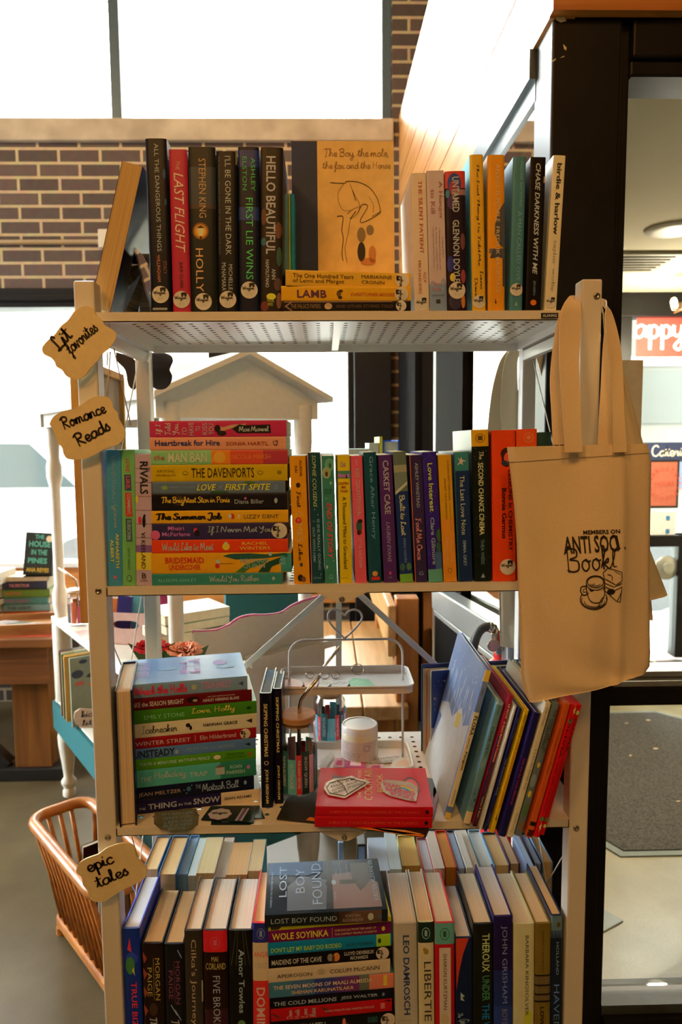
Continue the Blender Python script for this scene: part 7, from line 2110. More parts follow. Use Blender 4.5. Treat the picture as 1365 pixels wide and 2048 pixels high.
# framed linen pin board strapped behind the front post
BX0, BX1 = P(131, 900, .04), P(260, 900, .30)
zt2, zb2 = P(150, 716, .06).z, P(150, 1241, .06).z
t = thing('framed_pinboard', 'tall linen pin board in an orange-stained wood frame behind the front post', 'pinboard', (BX0.x, .06, zb2))
ang = math.atan2(.20, .10)
OR = grain('orange_stained_wood', '#a8702c', '#c8923f', 'Z', .4)
a0 = Vector((P(131, 900, .045).x, .045, 0))
dirv = Vector((P(259, 800, .26).x, .26, 0)) - Vector((P(196, 800, .055).x, .055, 0))
Wb = dirv.length * 1.2
dirv.normalize()
nrm = Vector((dirv.y, -dirv.x, 0))
o0 = Vector((P(150, 900, .045).x, .045, 0))


def bb(u0, u1, v0, v1, w0, w1):
    out = MB()
    pts = [o0 + dirv * u + nrm * -v for u, v in ((u0, v0), (u1, v0), (u1, v1), (u0, v1))]
    out.prism([Vector((p.x, p.y, w0)) for p in pts], (0, 0, w1 - w0))
    return out


bb(-.004, .020, -.022, .002, zb2, zt2).build('frame_stile', OR, t, bevel=.002)
bb(.020, .030, -.014, .002, zb2, zt2).build('frame_stile', OR, t, bevel=.002)
bb(.030, Wb + .02, -.004, .002, zb2 + .012, zt2 - .012).build('linen_panel', mat('linen_cloth', (.30, .23, .16), .9, vary=.18, scale=500), t)
bb(.0, Wb + .03, -.012, .004, zt2 - .012, zt2).build('frame_rail', OR, t, bevel=.001)
bb(Wb + .02, Wb + .03, -.012, .004, zb2, zt2).build('frame_stile', OR, t, bevel=.001)
# ------------------------------------------------------------------ canvas tote bags
CANVAS = mat('cotton_canvas', (.86, .71, .49), .92, vary=.05, scale=700, bump=.15)
CANVAS_RAW = mat('raw_canvas', (.72, .62, .42), .92, vary=.05, scale=700, bump=.15)


def interp(pts, t):
    """point on a polyline by normalised position"""
    t = max(0, min(1, t)) * (len(pts) - 1)
    i = min(int(t), len(pts) - 2)
    f = t - i
    return tuple(a + (b - a) * f for a, b in zip(pts[i], pts[i + 1]))


def bag_body(L, R, Y, depth, seed, nx=36, ny=56, wr=1.0, fold=None):
    """closed cloth bag: left and right edges as seen, bulging front and back; returns front-surface function too"""
    rnd = random.Random(seed)
    ph = [rnd.random() * 6 for _ in range(8)]

    def off(s, v):
        edge = math.sin(math.pi * s) ** .45 if 0 < s < 1 else 0
        w = .0022 * math.sin(9 * s + 2 * v + ph[0]) + .0018 * math.sin(17 * s - 5 * v + ph[1]) * (1 - v) + .0016 * math.sin(7 * v + 4 * s + ph[2]) + .0012 * math.sin(23 * v - 9 * s + ph[3]) * v
        g = 0
        if fold:
            d = (s - fold(v)) / .035
            g = .0042 * math.exp(-d * d)
        return (depth * (.55 + .45 * v) * edge + wr * w * edge + g * edge)

    def pt(s, v, side):
        a, b = interp(L, v), interp(R, v)
        x, y = a[0] + (b[0] - a[0]) * s, a[1] + (b[1] - a[1]) * s
        p = P(x, y, Y)
        return Vector((p.x, Y - side * off(s, v) - (.0006 * side), p.z))
    mb = MB()
    for side in (1, -.35):
        vs = [pt(i / nx, j / ny, side) for j in range(ny + 1) for i in range(nx + 1)]
        fs = []
        for j in range(ny):
            for i in range(nx):
                a = j * (nx + 1) + i
                q = (a, a + nx + 1, a + nx + 2, a + 1)
                fs.append(q if side > 0 else q[::-1])
        mb.add(vs, fs)
    # close sides and bottom (the mouth stays open)
    n = (nx + 1) * (ny + 1)
    for j in range(ny):
        for i in (0, nx):
            a = j * (nx + 1) + i
            mb.f.append([a, a + nx + 1, n + a + nx + 1, n + a])
            mb.m.append(0)
    for i in range(nx):
        a = ny * (nx + 1) + i
        mb.f.append([a, a + 1, n + a + 1, n + a])
        mb.m.append(0)
    return mb, pt


def strap(pairs, k=4, th=.0016):
    """cloth band through (edge, edge) pairs"""
    A = [Vector(q) for q in spline([tuple(p[0]) for p in pairs], k)]
    B = [Vector(q) for q in spline([tuple(p[1]) for p in pairs], k)]
    mb = MB()
    n = len(A)
    vs, fs = [], []
    for i in range(n):
        t = (A[min(i + 1, n - 1)] - A[max(i - 1, 0)])
        nn = t.cross(B[i] - A[i])
        nn = nn.normalized() * th / 2 if nn.length > 1e-9 else Vector((0, th / 2, 0))
        m_ = (A[i] + B[i]) / 2 + nn * 1.2
        vs += [A[i] - nn, m_ * 1.0 - nn, B[i] - nn, B[i] + nn, m_ + nn, A[i] + nn]
    for i in range(n - 1):
        for j in range(6):
            fs.append((i * 6 + j, i * 6 + (j + 1) % 6, (i + 1) * 6 + (j + 1) % 6, (i + 1) * 6 + j))
    fs += [tuple(range(6))[::-1], tuple(range((n - 1) * 6, n * 6))]
    mb.add(vs, fs)
    return mb


def px2(rows):
    return [(P(a, y, ya), P(b, y2, yb_)) for a, y, ya, b, y2, yb_ in rows]


TB = -.028
t = thing('tote_bag', 'natural canvas tote bag with a printed cup and books, hung over the front post', 'tote bag', P(1160, 900, TB))
Lp = [(1014.5, 894), (1022, 950), (1029, 1015), (1034, 1085), (1036, 1150), (1039, 1230), (1041, 1300), (1043, 1350), (1050, 1385), (1060, 1404)]
Rp = [(1294, 887), (1303, 921), (1302, 985), (1301, 1050), (1300, 1110), (1300, 1180), (1300.5, 1250), (1301, 1300), (1300, 1332), (1291, 1345)]
mb, bpt = bag_body(Lp, Rp, TB, .015, 3, wr=1.5, fold=lambda v: .78 - .06 * v)
o = mb.build('body', CANVAS, t, smooth=True)
# hem stitched round the mouth
hem = []
for j, v in enumerate((0.0, .06)):
    hem.append([bpt(i / 36, v, 1) + Vector((0, -.0012, 0)) for i in range(37)])
mb = MB()
mb.add(hem[0] + hem[1], [(i, 37 + i, 38 + i, i + 1) for i in range(36)])
mb.build('hem', CANVAS, t, smooth=True)
Ys = TB - .014
S1 = strap(px2([(1129, 905, Ys - .003, 1165, 904, Ys - .003), (1129, 883, Ys - .002, 1164.5, 883, Ys - .002), (1125, 820, Ys + .002, 1162, 820, Ys), (1120, 740, -.036, 1159, 740, -.034), (1119, 690, -.030, 1160, 690, -.022), (1121, 645, -.022, 1163, 645, -.010), (1130, 612, -.012, 1162, 612, -.004), (1138, 594, .010, 1157, 604, .010), (1152, 591, .036, 1154, 606, .036), (1180, 590, .040, 1180, 610, .040)]))
S1.build('strap', CANVAS, t, auto=True)
S2 = strap(px2([(1227.5, 905, Ys - .003, 1254, 904, Ys - .003), (1227.5, 883, Ys - .002, 1253, 882, Ys - .002), (1226, 820, Ys + .002, 1249, 820, Ys), (1222, 740, -.034, 1246, 740, -.030), (1214, 680, -.024, 1241, 690, -.018), (1211, 640, -.010, 1232, 650, -.004), (1213, 614, .006, 1222, 622, .012), (1212, 600, .036, 1212, 614, .038), (1194, 594, .040, 1194, 612, .040), (1178, 590, .040, 1178, 610, .040)]))
S2.build('strap', CANVAS, t, auto=True)
S3 = strap(px2([(1106, 890, TB + .006, 1134, 889, TB + .006), (1104, 830, TB + .006, 1131, 830, TB + .008), (1101, 765, -.018, 1127, 760, -.012), (1105, 710, -.016, 1130, 700, -.010), (1112, 660, -.014, 1138, 650, -.007), (1122, 622, -.010, 1148, 616, -.005), (1136, 597, .012, 1152, 604, .010), (1152, 591, .042, 1154, 606, .042)]))
S3.build('strap', CANVAS, t, auto=True)
S4 = strap(px2([(1196, 890, TB + .006, 1222, 889, TB + .006), (1199, 830, TB + .008, 1224, 830, TB + .006), (1203, 760, -.012, 1226, 760, -.014), (1206, 700, -.004, 1226, 705, -.008), (1211, 650, -.002, 1222, 655, -.002), (1214, 622, .018, 1218, 630, .020), (1210, 600, .043, 1210, 614, .043)]))
S4.build('strap', CANVAS, t, auto=True)


# print on the bag
def bagmap(x, y):
    """photograph pixel -> the front of the bag"""
    v = .5
    for _ in range(12):
        a, b = interp(Lp, v), interp(Rp, v)
        s = (x - a[0]) / (b[0] - a[0])
        yy = a[1] + (b[1] - a[1]) * s
        v += (y - yy) / 480
    p = bpt(s, v, 1)
    return p + Vector((0, -.0008, 0))


BINK = C('#221c14', 0, .7, 'print_ink', vary=0)
mb = MB()
k = .41985


def bagtext(g, x0, y0, x1, y1, ht):
    """baseline from (x0,y0) to (x1,y1), letters ht tall, in crop pixels"""
    dx, dy = x1 - x0, y1 - y0
    ln = math.hypot(dx, dy)
    ux, uy = -dy / ln * -1, dx / ln * -1
    mb.add([bagmap(980 + k * (x0 + dx * x + ux * ht * y), 560 + k * (y0 + dy * x + uy * ht * y)) for x, y in g[0]], g[1], 0)


bagtext(glyphs('MEMBERS ON', .03), 432, 1208, 598, 1200, 20)
bagtext(glyphs('ANTI SOC', .02), 344, 1300, 585, 1286, 82)
bagtext(glyphs('L', .02), 586, 1284, 628, 1276, 74)
bagtext(hand('Book', .7), 352, 1390, 560, 1368, 118)
bagtext(hand('l', .7), 556, 1360, 584, 1358, 84)


def inkline(pts, w, kk=5):
    sp_ = spline(pts, kk)
    v2, f2 = ribbon(sp_, w)
    mb.add([bagmap(980 + k * x, 560 + k * y) for x, y in v2], f2, 0)


def ring(cx, cy, rx, ry, w, a0=0, a1=360, n=28):
    inkline([(cx + rx * math.cos(math.radians(a0 + (a1 - a0) * i / n)), cy + ry * math.sin(math.radians(a0 + (a1 - a0) * i / n))) for i in range(n + 1)], w, 1)


ring(484, 1428, 38, 26, 4)
ring(484, 1432, 44, 34, 4)
ring(482, 1432, 26, 14, 3, 20, 160)
inkline([(440, 1432), (442, 1470), (452, 1505), (468, 1522), (490, 1526), (512, 1518), (526, 1490), (528, 1440)], 4)
inkline([(442, 1448), (420, 1450), (414, 1472), (428, 1490), (450, 1480)], 5)
inkline([(444, 1458), (428, 1462), (426, 1474), (446, 1474)], 3)
ring(476, 1510, 64, 46, 4, -30, 215)
ring(478, 1514, 60, 36, 3, -20, 200)
ring(480, 1518, 50, 26, 3, 0, 180)
inkline([(496, 1540), (508, 1515), (520, 1500), (514, 1522), (498, 1542)], 3)
inkline([(456, 1462), (464, 1470), (474, 1464)], 6)
inkline([(470, 1440), (480, 1436)], 4)
for quad in (((518, 1385), (540, 1362), (604, 1380), (606, 1420), (580, 1442), (526, 1412), (518, 1385)), ((526, 1412), (520, 1430), (572, 1452), (606, 1432)), ((528, 1450), (572, 1470), (606, 1450)), ((530, 1450), (520, 1462), (586, 1520), (600, 1522), (606, 1450)), ((586, 1520), (606, 1470))):
    for p, q in zip(quad, quad[1:]):
        inkline([p, ((p[0] + q[0]) / 2, (p[1] + q[1]) / 2), q], 3.5, 2)
inkline([(540, 1392), (560, 1400), (562, 1422)], 3)
inkline([(574, 1378), (596, 1390)], 3)
g = [(558 + 19 * math.cos(a * math.pi / 9), 1474 + 14 * math.sin(a * math.pi / 9)) for a in range(18)]
mb.add([bagmap(980 + k * x, 560 + k * y) for x, y in g], [tuple(range(18))[::-1]], 0)
mb.build('print', BINK, t)

# second tote on the outer side of the post, only its corner showing
t = thing('tote_bag', 'canvas tote bag hidden behind the printed one, only its corner showing', 'tote bag', P(1250, 900, .03))
mb, _f = bag_body([(1212, 700), (1213, 900), (1213, 1100), (1213, 1222)], [(1236, 700), (1292, 905), (1301, 1100), (1336, 1190)], .028, .008, 9, 20, 30)
mb.build('body', CANVAS_RAW, t, smooth=True)
mb, _f = bag_body([(1214, 1000), (1214, 1100), (1213, 1190), (1213, 1225)], [(1290, 1000), (1298, 1100), (1302, 1190), (1307, 1241)], .042, .004, 12, 16, 20)
mb.build('inner_fold', CANVAS, t, smooth=True)
strap(px2([(1212, 700, .028, 1236, 700, .028), (1208, 650, .032, 1224, 648, .03), (1204, 612, .040, 1206, 625, .046), (1185, 604, .047, 1185, 620, .047)])).build('strap', CANVAS_RAW, t, auto=True)

# totes on the rear post
t = thing('tote_bag', 'pale canvas tote hung on the rear post behind the orange books', 'tote bag', P(1020, 880, .352))
mb, _f = bag_body([(985, 870), (992, 1000), (998, 1150), (1001, 1292)], [(1062, 870), (1070, 1000), (1072, 1150), (1074, 1300)], .356, .010, 21, 20, 30)
mb.build('body', CANVAS_RAW, t, smooth=True)
for q in ([(972, 900, .352, 1004, 900, .350), (980, 815, .350, 1014, 812, .346), (988, 765, .348, 1024, 765, .345), (1001, 722, .346, 1030, 722, .344), (1016, 700, .343, 1044, 701, .343)], [(1008, 900, .346, 1044, 900, .344), (1002, 830, .344, 1040, 826, .342), (1004, 770, .342, 1036, 764, .341), (1010, 722, .341, 1036, 722, .340), (1020, 700, .340, 1044, 701, .340)]):
    strap(px2(q), 4).build('strap', CANVAS_RAW, t, auto=True)
t = thing('tote_bag', 'second pale canvas tote on the rear post, its straps fanned out', 'tote bag', P(1080, 880, .370))
mb, _f = bag_body([(1044, 880), (1048, 1000), (1050, 1150), (1050, 1280)], [(1102, 880), (1106, 1000), (1108, 1150), (1108, 1280)], .374, .008, 23, 16, 24)
mb.build('body', CANVAS_RAW, t, smooth=True)
strap(px2([(1072, 900, .372, 1098, 900, .372), (1080, 840, .370, 1110, 820, .370), (1084, 760, .362, 1112, 740, .362), (1068, 705, .348, 1080, 705, .346), (1050, 700, .343, 1062, 700, .343)]), 4).build('strap', CANVAS_RAW, t, auto=True)

# white board taped to the black door frame
a, b = P(1243, 720, .322), P(1282, 905, .322)
t = thing('poster_board', 'white card board fixed to the black door frame behind the printed tote', 'board', ((a.x + b.x) / 2, .322, P(1260, 1200, .322).z))
mb = MB()
mb.box((P(1205, 900, .322).x, .322, P(1260, 1200, .322).z), (b.x, .327, a.z))
mb.build('board', mat('white_card', (.72, .70, .62), .6), t, bevel=.001)

# ------------------------------------------------------------------ fire extinguisher hung behind the shelf
EC = Vector((.338, .415, .0))
t = thing('fire_extinguisher', 'red fire extinguisher with a black hose hung behind the picture books', 'fire extinguisher', (EC.x, EC.y, .50))
RED = mat('red_enamel', (.80, .03, .03), .25, vary=.03)
mb = MB()
mb.lathe([(.0, .50), (.036, .50), (.042, .506), (.042, .86), (.038, .885), (.024, .905), (.015, .912), (.015, .925), (.0, .925)], EC, 32)
mb.build('cylinder', RED, t, auto=True)
mb = MB()
mb.box((EC.x - .014, EC.y - .016, .922), (EC.x + .014, EC.y + .016, .945))
mb.build('valve', CHROME, t, bevel=.003)
RB = mat('black_rubber', (.02, .02, .02), .5, vary=.05)
mb = MB()
mb.prism([Vector((EC.x + .0, EC.y - .022, .946)), Vector((EC.x + .035, EC.y - .022, .962)), Vector((EC.x + .035, EC.y - .022, .974)), Vector((EC.x - .012, EC.y - .022, .976)), Vector((EC.x - .012, EC.y - .022, .946))], (0, .040, 0))
mb.build('lever', RED, t, bevel=.002)
mb = MB()
mb.bar((EC.x + .005, EC.y - .023, .955), (EC.x + .010, EC.y - .023, .930), .004, .003, (0, 1, 0))
mb.bar((EC.x - .010, EC.y - .0225, .968), (EC.x + .030, EC.y - .0225, .968), .003, .002, (0, 1, 0))
mb.build('safety_tab', mat('yellow_plastic', (.75, .50, .03), .4), t)
mb = MB()
g0 = P(987, 1290, .385)
mb.lathe([(.0, 0), (.011, 0), (.0115, .004), (.009, .006), (.0, .006)], g0, 24, 0, Matrix.Rotation(math.radians(80), 4, 'X'))
o = mb.build('gauge', mat('pink_gauge', (.65, .32, .34), .35), t, auto=True)
mb = MB()
mb.tube([g0 + Vector((.0115 * math.cos(a * math.pi / 12), -.004, .0115 * math.sin(a * math.pi / 12))) for a in range(24)], .0016, 8, closed=True)
s_ = mb.build('gauge_rim', CHROME, t, smooth=True)
s_.parent = o
s_.matrix_parent_inverse = Matrix()
hose = [P(x, y, .395) for x, y in ((986, 1254), (972, 1254), (960, 1262), (951, 1280), (946, 1305), (943, 1340), (946, 1400), (952, 1460))]
mb = MB()
mb.tube([Vector(q) for q in spline([tuple(p) for p in hose], 4)], .0095, 12)
mb.build('hose', RB, t, smooth=True)
mb = MB()
mb.tube([P(977, 1253.5, .395), P(990, 1257, .397)], .0105, 14)
mb.tube([P(990, 1257, .397), Vector((EC.x - .012, EC.y - .005, .938))], .008, 12)
mb.build('hose_collar', CHROME, t, smooth=True)
mb = MB()
ch = [P(x, y, .388) for x, y in ((992, 1262), (994, 1275), (998, 1290), (1004, 1298), (1010, 1288), (1012, 1272))]
for i, q in enumerate(spline([tuple(p) for p in ch], 4)):
    c_ = Vector(q)
    ax_ = Vector((0, 1, 0)) if i % 2 else Vector((1, 0, 0))
    mb.tube([c_ + (ax_ * math.cos(a * math.pi / 5) * .0018 + Vector((0, 0, 1)) * math.sin(a * math.pi / 5) * .0028) for a in range(10)], .0005, 5, closed=True)
mb.build('pin_chain', CHROME, t)
mb = MB()
mb.box((EC.x + .038, EC.y - .02, .70), (.398, EC.y + .02, .74))
mb.build('wall_bracket', RB, t)
# ------------------------------------------------------------------ parked car outside
t = thing('parked_car', 'pale parked car with dark windows out on the street', 'car', (-3.6, 6.2, -.12))
body = [(-6.2, .25), (-6.2, .75), (-5.9, .95), (-5.2, 1.02), (-4.5, 1.50), (-4.2, 1.58), (-2.6, 1.56), (-2.0, 1.05), (-1.35, .95), (-1.2, .7), (-1.2, .25)]
mb = MB()
mb.prism([Vector((x, 5.4, z - .1)) for x, z in body], (0, 1.7, 0))
mb.build('body', mat('pearl_car_paint', (.55, .58, .58), .25, vary=.02), t, bevel=.06)
for xs in (((-5.0, 1.08), (-4.4, 1.47), (-3.55, 1.49), (-3.55, 1.08)), ((-3.45, 1.08), (-3.45, 1.49), (-2.65, 1.47), (-2.25, 1.08))):
    mb = MB()
    mb.prism([Vector((x, 5.385, z - .1)) for x, z in xs], (0, .02, 0))
    mb.build('window', mat('car_glass', (.03, .04, .04), .08), t)
for x in (-5.2, -2.2):
    mb = MB()
    mb.lathe([(.0, 0), (.20, 0), (.22, .02), (.32, .03), (.33, .08), (.33, .2), (.0, .2)], (x, 5.55, .21), 28, 0, Matrix.Rotation(math.pi / 2, 4, 'X'))
    mb.build('wheel', mat('tyre_rubber', (.03, .03, .03), .8), t, auto=True)
mb = MB()
mb.box((-4.4, 5.45, 1.50), (-2.6, 5.48, 1.53))
mb.build('roof_rail', mat('roof_rail', (.1, .1, .1), .4), t)

# ------------------------------------------------------------------ the white book cart with a gabled roof
CW = mat('white_cart_paint', (.74, .71, .62), .5, vary=.03)
TEAL = mat('teal_paint', (.015, .13, .15), .5, vary=.05)
PINKE = mat('pink_paint', (.62, .12, .30), .5)
CL = Vector((-.414, .64, 0))
E1 = Vector((.828, .561, 0)).normalized()
E2 = Vector((-E1.y, E1.x, 0))
CLN, CDP = .50, 1.257
ZLO, ZHI = .385, .71


def cp(u, v, z):
    p = CL + E1 * u + E2 * v
    return Vector((p.x, p.y, z))


cart = thing('book_cart', 'white market-style book cart with a gabled roof on turned posts', 'book cart', cp(CLN / 2, CDP / 2, 0))


def cbox(u0, u1, v0, v1, z0, z1, mb=None, mi=0):
    mb = mb or MB()
    return mb.prism([cp(u0, v0, z0), cp(u1, v0, z0), cp(u1, v1, z0), cp(u0, v1, z0)], (0, 0, z1 - z0), mi)


PROF = [(.024, 0), (.024, .02), (.018, .03), (.028, .05), (.028, .06), (.018, .075), (.020, .10), (.032, .20), (.034, .24), (.024, .28), (.024, .29), (.032, .30), (.032, .32), (.026, .34), (.034, .36), (.034, .68), (.026, .70), (.022, .72), (.028, .76), (.028, .80), (.019, .83), (.019, 1.20), (.028, 1.24), (.028, 1.28), (.021, 1.31), (.025, 1.36), (.025, 1.46)]
for u, v in ((.06, .06), (CLN - .06, .06), (.06, CDP - .06), (CLN - .06, CDP - .06)):
    mb = MB()
    mb.lathe(PROF, cp(u, v, 0), 20)
    mb.build('turned_post', CW, cart, auto=True)
ZE, ZR = 1.468, 1.580
for u0, u1 in ((0, CLN / 2), (CLN, CLN / 2)):
    mb = MB()
    q = [cp(u0, 0, ZE), cp(u0, CDP, ZE), cp(u1, CDP, ZR), cp(u1, 0, ZR)]
    mb.prism(q if u0 else q[::-1], (0, 0, .014))
    mb.build('roof_slope', CW, cart)
for v in (.045, CDP - .06):
    mb = MB()
    mb.prism([cp(.02, v, ZE - .045), cp(CLN - .02, v, ZE - .045), cp(CLN - .02, v, ZE + .004), cp(CLN / 2, v, ZR - .006), cp(.02, v, ZE + .004)], E2 * .014)
    mb.build('gable_board', CW, cart)
for u in (.03, CLN - .044):
    mb = MB()
    mb.prism([cp(u, .05, ZE - .045), cp(u, CDP - .05, ZE - .045), cp(u, CDP - .05, ZE + .006), cp(u, .05, ZE + .006)], E1 * .014)
    mb.build('valance', CW, cart)
for z in (ZLO, ZHI):
    cbox(.03, CLN - .03, .03, CDP - .03, z - .022, z).build('shelf', CW, cart, bevel=.003)
cbox(.018, .03, .04, CDP - .04, ZLO - .11, ZLO - .003).build('apron', TEAL, cart)
cbox(.04, CLN - .04, .018, .03, ZLO - .11, ZLO - .003).build('apron', TEAL, cart)
# end board with a wavy pink edge


def PV(x, y, v=.03):
    r = ray(x, y)
    o = cp(0, v, 0)
    return CAM + r * ((o - CAM).dot(E2) / r.dot(E2))


edge = [(384, 1262), (396, 1262), (430, 1260), (455, 1250), (475, 1236), (500, 1230), (530, 1230), (560, 1225), (580, 1212), (600, 1203), (642, 1190)]
mb = MB()
top = [PV(x, y) for x, y in edge]
mb.prism(top + [PV(642, 1286), PV(560, 1300), PV(470, 1322), PV(395, 1338), PV(384, 1338)], E2 * -.014)
mb.build('end_board', CW, cart)
mb = MB()
mb.tube([p - E2 * .007 for p in [Vector(q) for q in spline([tuple(p) for p in top], 3)]], .0045, 6)
mb.build('wavy_edge', PINKE, cart, smooth=True)
mb = MB()
mb.prism([PV(490, 1312, .012), PV(665, 1270, .012), PV(665, 1283, .012), PV(490, 1330, .012)], E2 * -.04)
mb.build('ledge', CW, cart)
mb = MB()
mb.prism([PV(470, 1330, .02), PV(645, 1288, .02), PV(640, 1470, .02), PV(470, 1490, .02)], E2 * -.014)
mb.build('lower_board', CW, cart)
mb = MB()
mb.prism([PV(452, 1180, .50), PV(600, 1180, .50), PV(600, 1300, .50), PV(452, 1300, .50)], E2 * .014)
mb.build('teal_board', TEAL, cart)

# things on the cart
def boxat(a, b, th, mb=None, mi=0):
    mb = mb or MB()
    mb.box(a, b, mi)
    return mb


def simple_book(label, c, size, rot, cov, pg, group=None, name='paperback_book', lean=0.0, print_=None, axis='flat'):
    """background book with cover and leaves. size: width, depth, thickness"""
    w, d, t_ = size
    o = thing(name, label, 'book', c, group)
    M = Matrix.Translation(Vector(c)) @ Matrix.Rotation(rot, 4, 'Z') @ Matrix.Rotation(lean, 4, 'X')
    mb = MB()
    mb.box((-w / 2, 0, 0), (w / 2, .002, t_), 0, M)
    mb.box((-w / 2, 0, 0), (w / 2, d, .0015), 0, M)
    mb.box((-w / 2, 0, t_ - .0015), (w / 2, d, t_), 0, M)
    mb.build('cover', C(cov, 0, .45, 'book_cover'), o)
    mb = MB()
    mb.box((-w / 2 + .001, .002, .0015), (w / 2 - .001, d - .001, t_ - .0015), 0, M)
    mb.build('page_block', C(pg, 0, .85, 'pages'), o)
    if print_:
        mb = MB()
        for s, x0, x1, z0, z1, col in print_:
            pass
        pal = Pal(0, .5, 'lettering_ink')
        for s, x0, x1, z0, z1, col in print_:
            lay(mb, glyphs(s, .02), M @ Vector((-w / 2 + x0 * w, -.0008, z0 * t_)), M.to_3x3() @ Vector(((x1 - x0) * w, 0, 0)), M.to_3x3() @ Vector((0, 0, (z1 - z0) * t_)), pal(col))
        mb.build('title_lettering', pal.l, o)
    return o


def pile(x, y, z, rot, rows):
    for label, w, d, t_, cov, pg, dx, pr in rows:
        simple_book(label, (x + dx, y, z), (w, d, t_), rot, cov, pg, None, 'paperback_book', 0, pr)
        z += t_ + .0006
    return z


# picture books filed in the cart's low shelf, one facing out, with their sign
a, b = P(112, 1309, 1.33), P(190, 1459, 1.33)
pw, phh = .20, .245
rot = math.atan2(E1.y, E1.x)
o0_ = cp(.006, .915, ZLO + .0006)
t = thing('picture_book', 'pale teal ocean picture book facing out on the low cart shelf', 'book', o0_)
M = Matrix.Translation(o0_) @ Matrix.Rotation(rot, 4, 'Z')
mb = MB()
mb.box((0, -.03, 0), (pw, -.02, phh), 0, M)
mb.build('cover', C('#8c9c8c', 0, .4), t)
mb = MB()


def cov(pts, mi, e=.0006):
    mb.add([M @ Vector((u * pw, -.03 - e, v * phh)) for u, v in pts], [tuple(range(len(pts)))], mi)


def oval(cx, cy, rx, ry, mi, e=.0006):
    cov([(cx + rx * math.cos(a * math.pi / 10), cy + ry * math.sin(a * math.pi / 10)) for a in range(20)], mi, e)


oval(.80, .60, .46, .20, 0)
for q in (((.22, .93, .07, .03), 1), ((.5, .97, .08, .025), 2), ((.40, .14, .16, .08), 3), ((.15, .62, .08, .03), 3), ((.40, .58, .10, .04), 4), ((.62, .80, .05, .03), 4), ((.72, .22, .05, .025), 5), ((.12, .76, .10, .06), 1)):
    oval(*q[0], q[1], .001)
cov([(.25, .70), (.45, .82), (.60, .92), (.50, .76), (.35, .68)], 1, .0012)
cov([(.40, .40), (.75, .44), (1.0, .38), (1.0, .28), (.70, .30), (.52, .34)], 1, .0012)
for s, x, y, w_, h_ in (('OCEAN', .50, .60, .48, .10), ('LIFE', .62, .48, .30, .09)):
    lay(mb, glyphs(s), M @ Vector((x * pw, -.032, y * phh)), M.to_3x3() @ Vector((w_ * pw, 0, 0)), Vector((0, 0, h_ * phh)), 2)
mb.build('cover_print', [C('#b8ac90', 0, .5), C('#24344c', 0, .5), C('#a8744c', 0, .5), C('#c06450', 0, .5), C('#c8862c', 0, .5), C('#a8a43c', 0, .5)], t)
for k, (cv, lb) in enumerate((('#c89434', 'yellow-edged thin picture book just behind the ocean one'), ('#a8842c', 'mustard thin picture book in the low cart row'), ('#4c6434', 'green picture book in the middle of the low cart row'), ('#c0b48c', 'cream thin picture book in the low cart row'), ('#6c3c24', 'brown thin picture book in the low cart row'), ('#2c2824', 'dark picture book at the far end of the low cart row'))):
    o_ = cp(.004 + .006 * (k % 2), .952 + k * .017, ZLO + .0006)
    t = thing('picture_book', lb, 'book', o_)
    M2 = Matrix.Translation(o_) @ Matrix.Rotation(rot, 4, 'Z')
    mb = MB()
    mb.box((0, 0, 0), (.20, .012, .235 + .01 * ((k * 3) % 3)), 0, M2)
    mb.build('cover', C(cv, 0, .5), t)
    mb = MB()
    mb.box((-.0004, .002, .003), (0, .010, .225), 0, M2)
    mb.build('spine_print', C('#8c7c5c', 0, .6), t)
w = [P(x, y, 1.345) for x, y in ((148, 1436), (150, 1424), (160, 1417), (176, 1418), (200, 1420), (220, 1426), (222, 1440), (214, 1452), (190, 1456), (164, 1455), (152, 1448))]
t = thing('hanging_sign', 'small scalloped sign lettered kid lit on the low cart shelf', 'sign', sum(w, Vector()) / 11)
mb = MB()
mb.prism(w, E2 * .004)
mb.build('board', mat('pale_sign_board', (.62, .5, .36), .7), t)
mb = MB()
for s, x, y, x2, h_ in (('kid', 162, 1436, 188, 16), ('lit', 164, 1452, 186, 13)):
    p, q = P(x, y, 1.342), P(x2, y - 3, 1.342)
    lay(mb, hand(s, 1.0), p, q - p, (0, 0, h_ / FPX * 2.26), 0)
mb.build('lettering', SINK, t)
t = thing('leaflet', 'pale pink leaflet lying on the upper cart shelf', 'paper', cp(.1, .86, ZHI))
mb = MB()
mb.prism([cp(u, v, ZHI + .0006) for u, v in ((.035, .80), (.16, .78), (.17, .92), (.04, .93))], (0, 0, .001))
mb.build('sheet', C('#d8a8a0', 0, .6), t)
# pink caddy with a slot handle, a purple book in it
pc = cp(.13, .66, ZHI + .0006)
t = thing('storage_caddy', 'pale pink caddy with a slot handle on the cart', 'caddy', pc)
M = Matrix.Translation(pc) @ Matrix.Rotation(-.2, 4, 'Z')
mb = MB()
outer = [(-.075, 0), (.075, 0), (.075, .105), (-.075, .105)]
hole = [(.0 + .034 * math.cos(a * math.pi / 8) + (.012 if math.cos(a * math.pi / 8) > 0 else -.012), .066 + .014 * math.sin(a * math.pi / 8)) for a in range(16)]
bm_pts = [M @ Vector((x, 0, z)) for x, z in outer] + [M @ Vector((x, 0, z)) for x, z in hole]
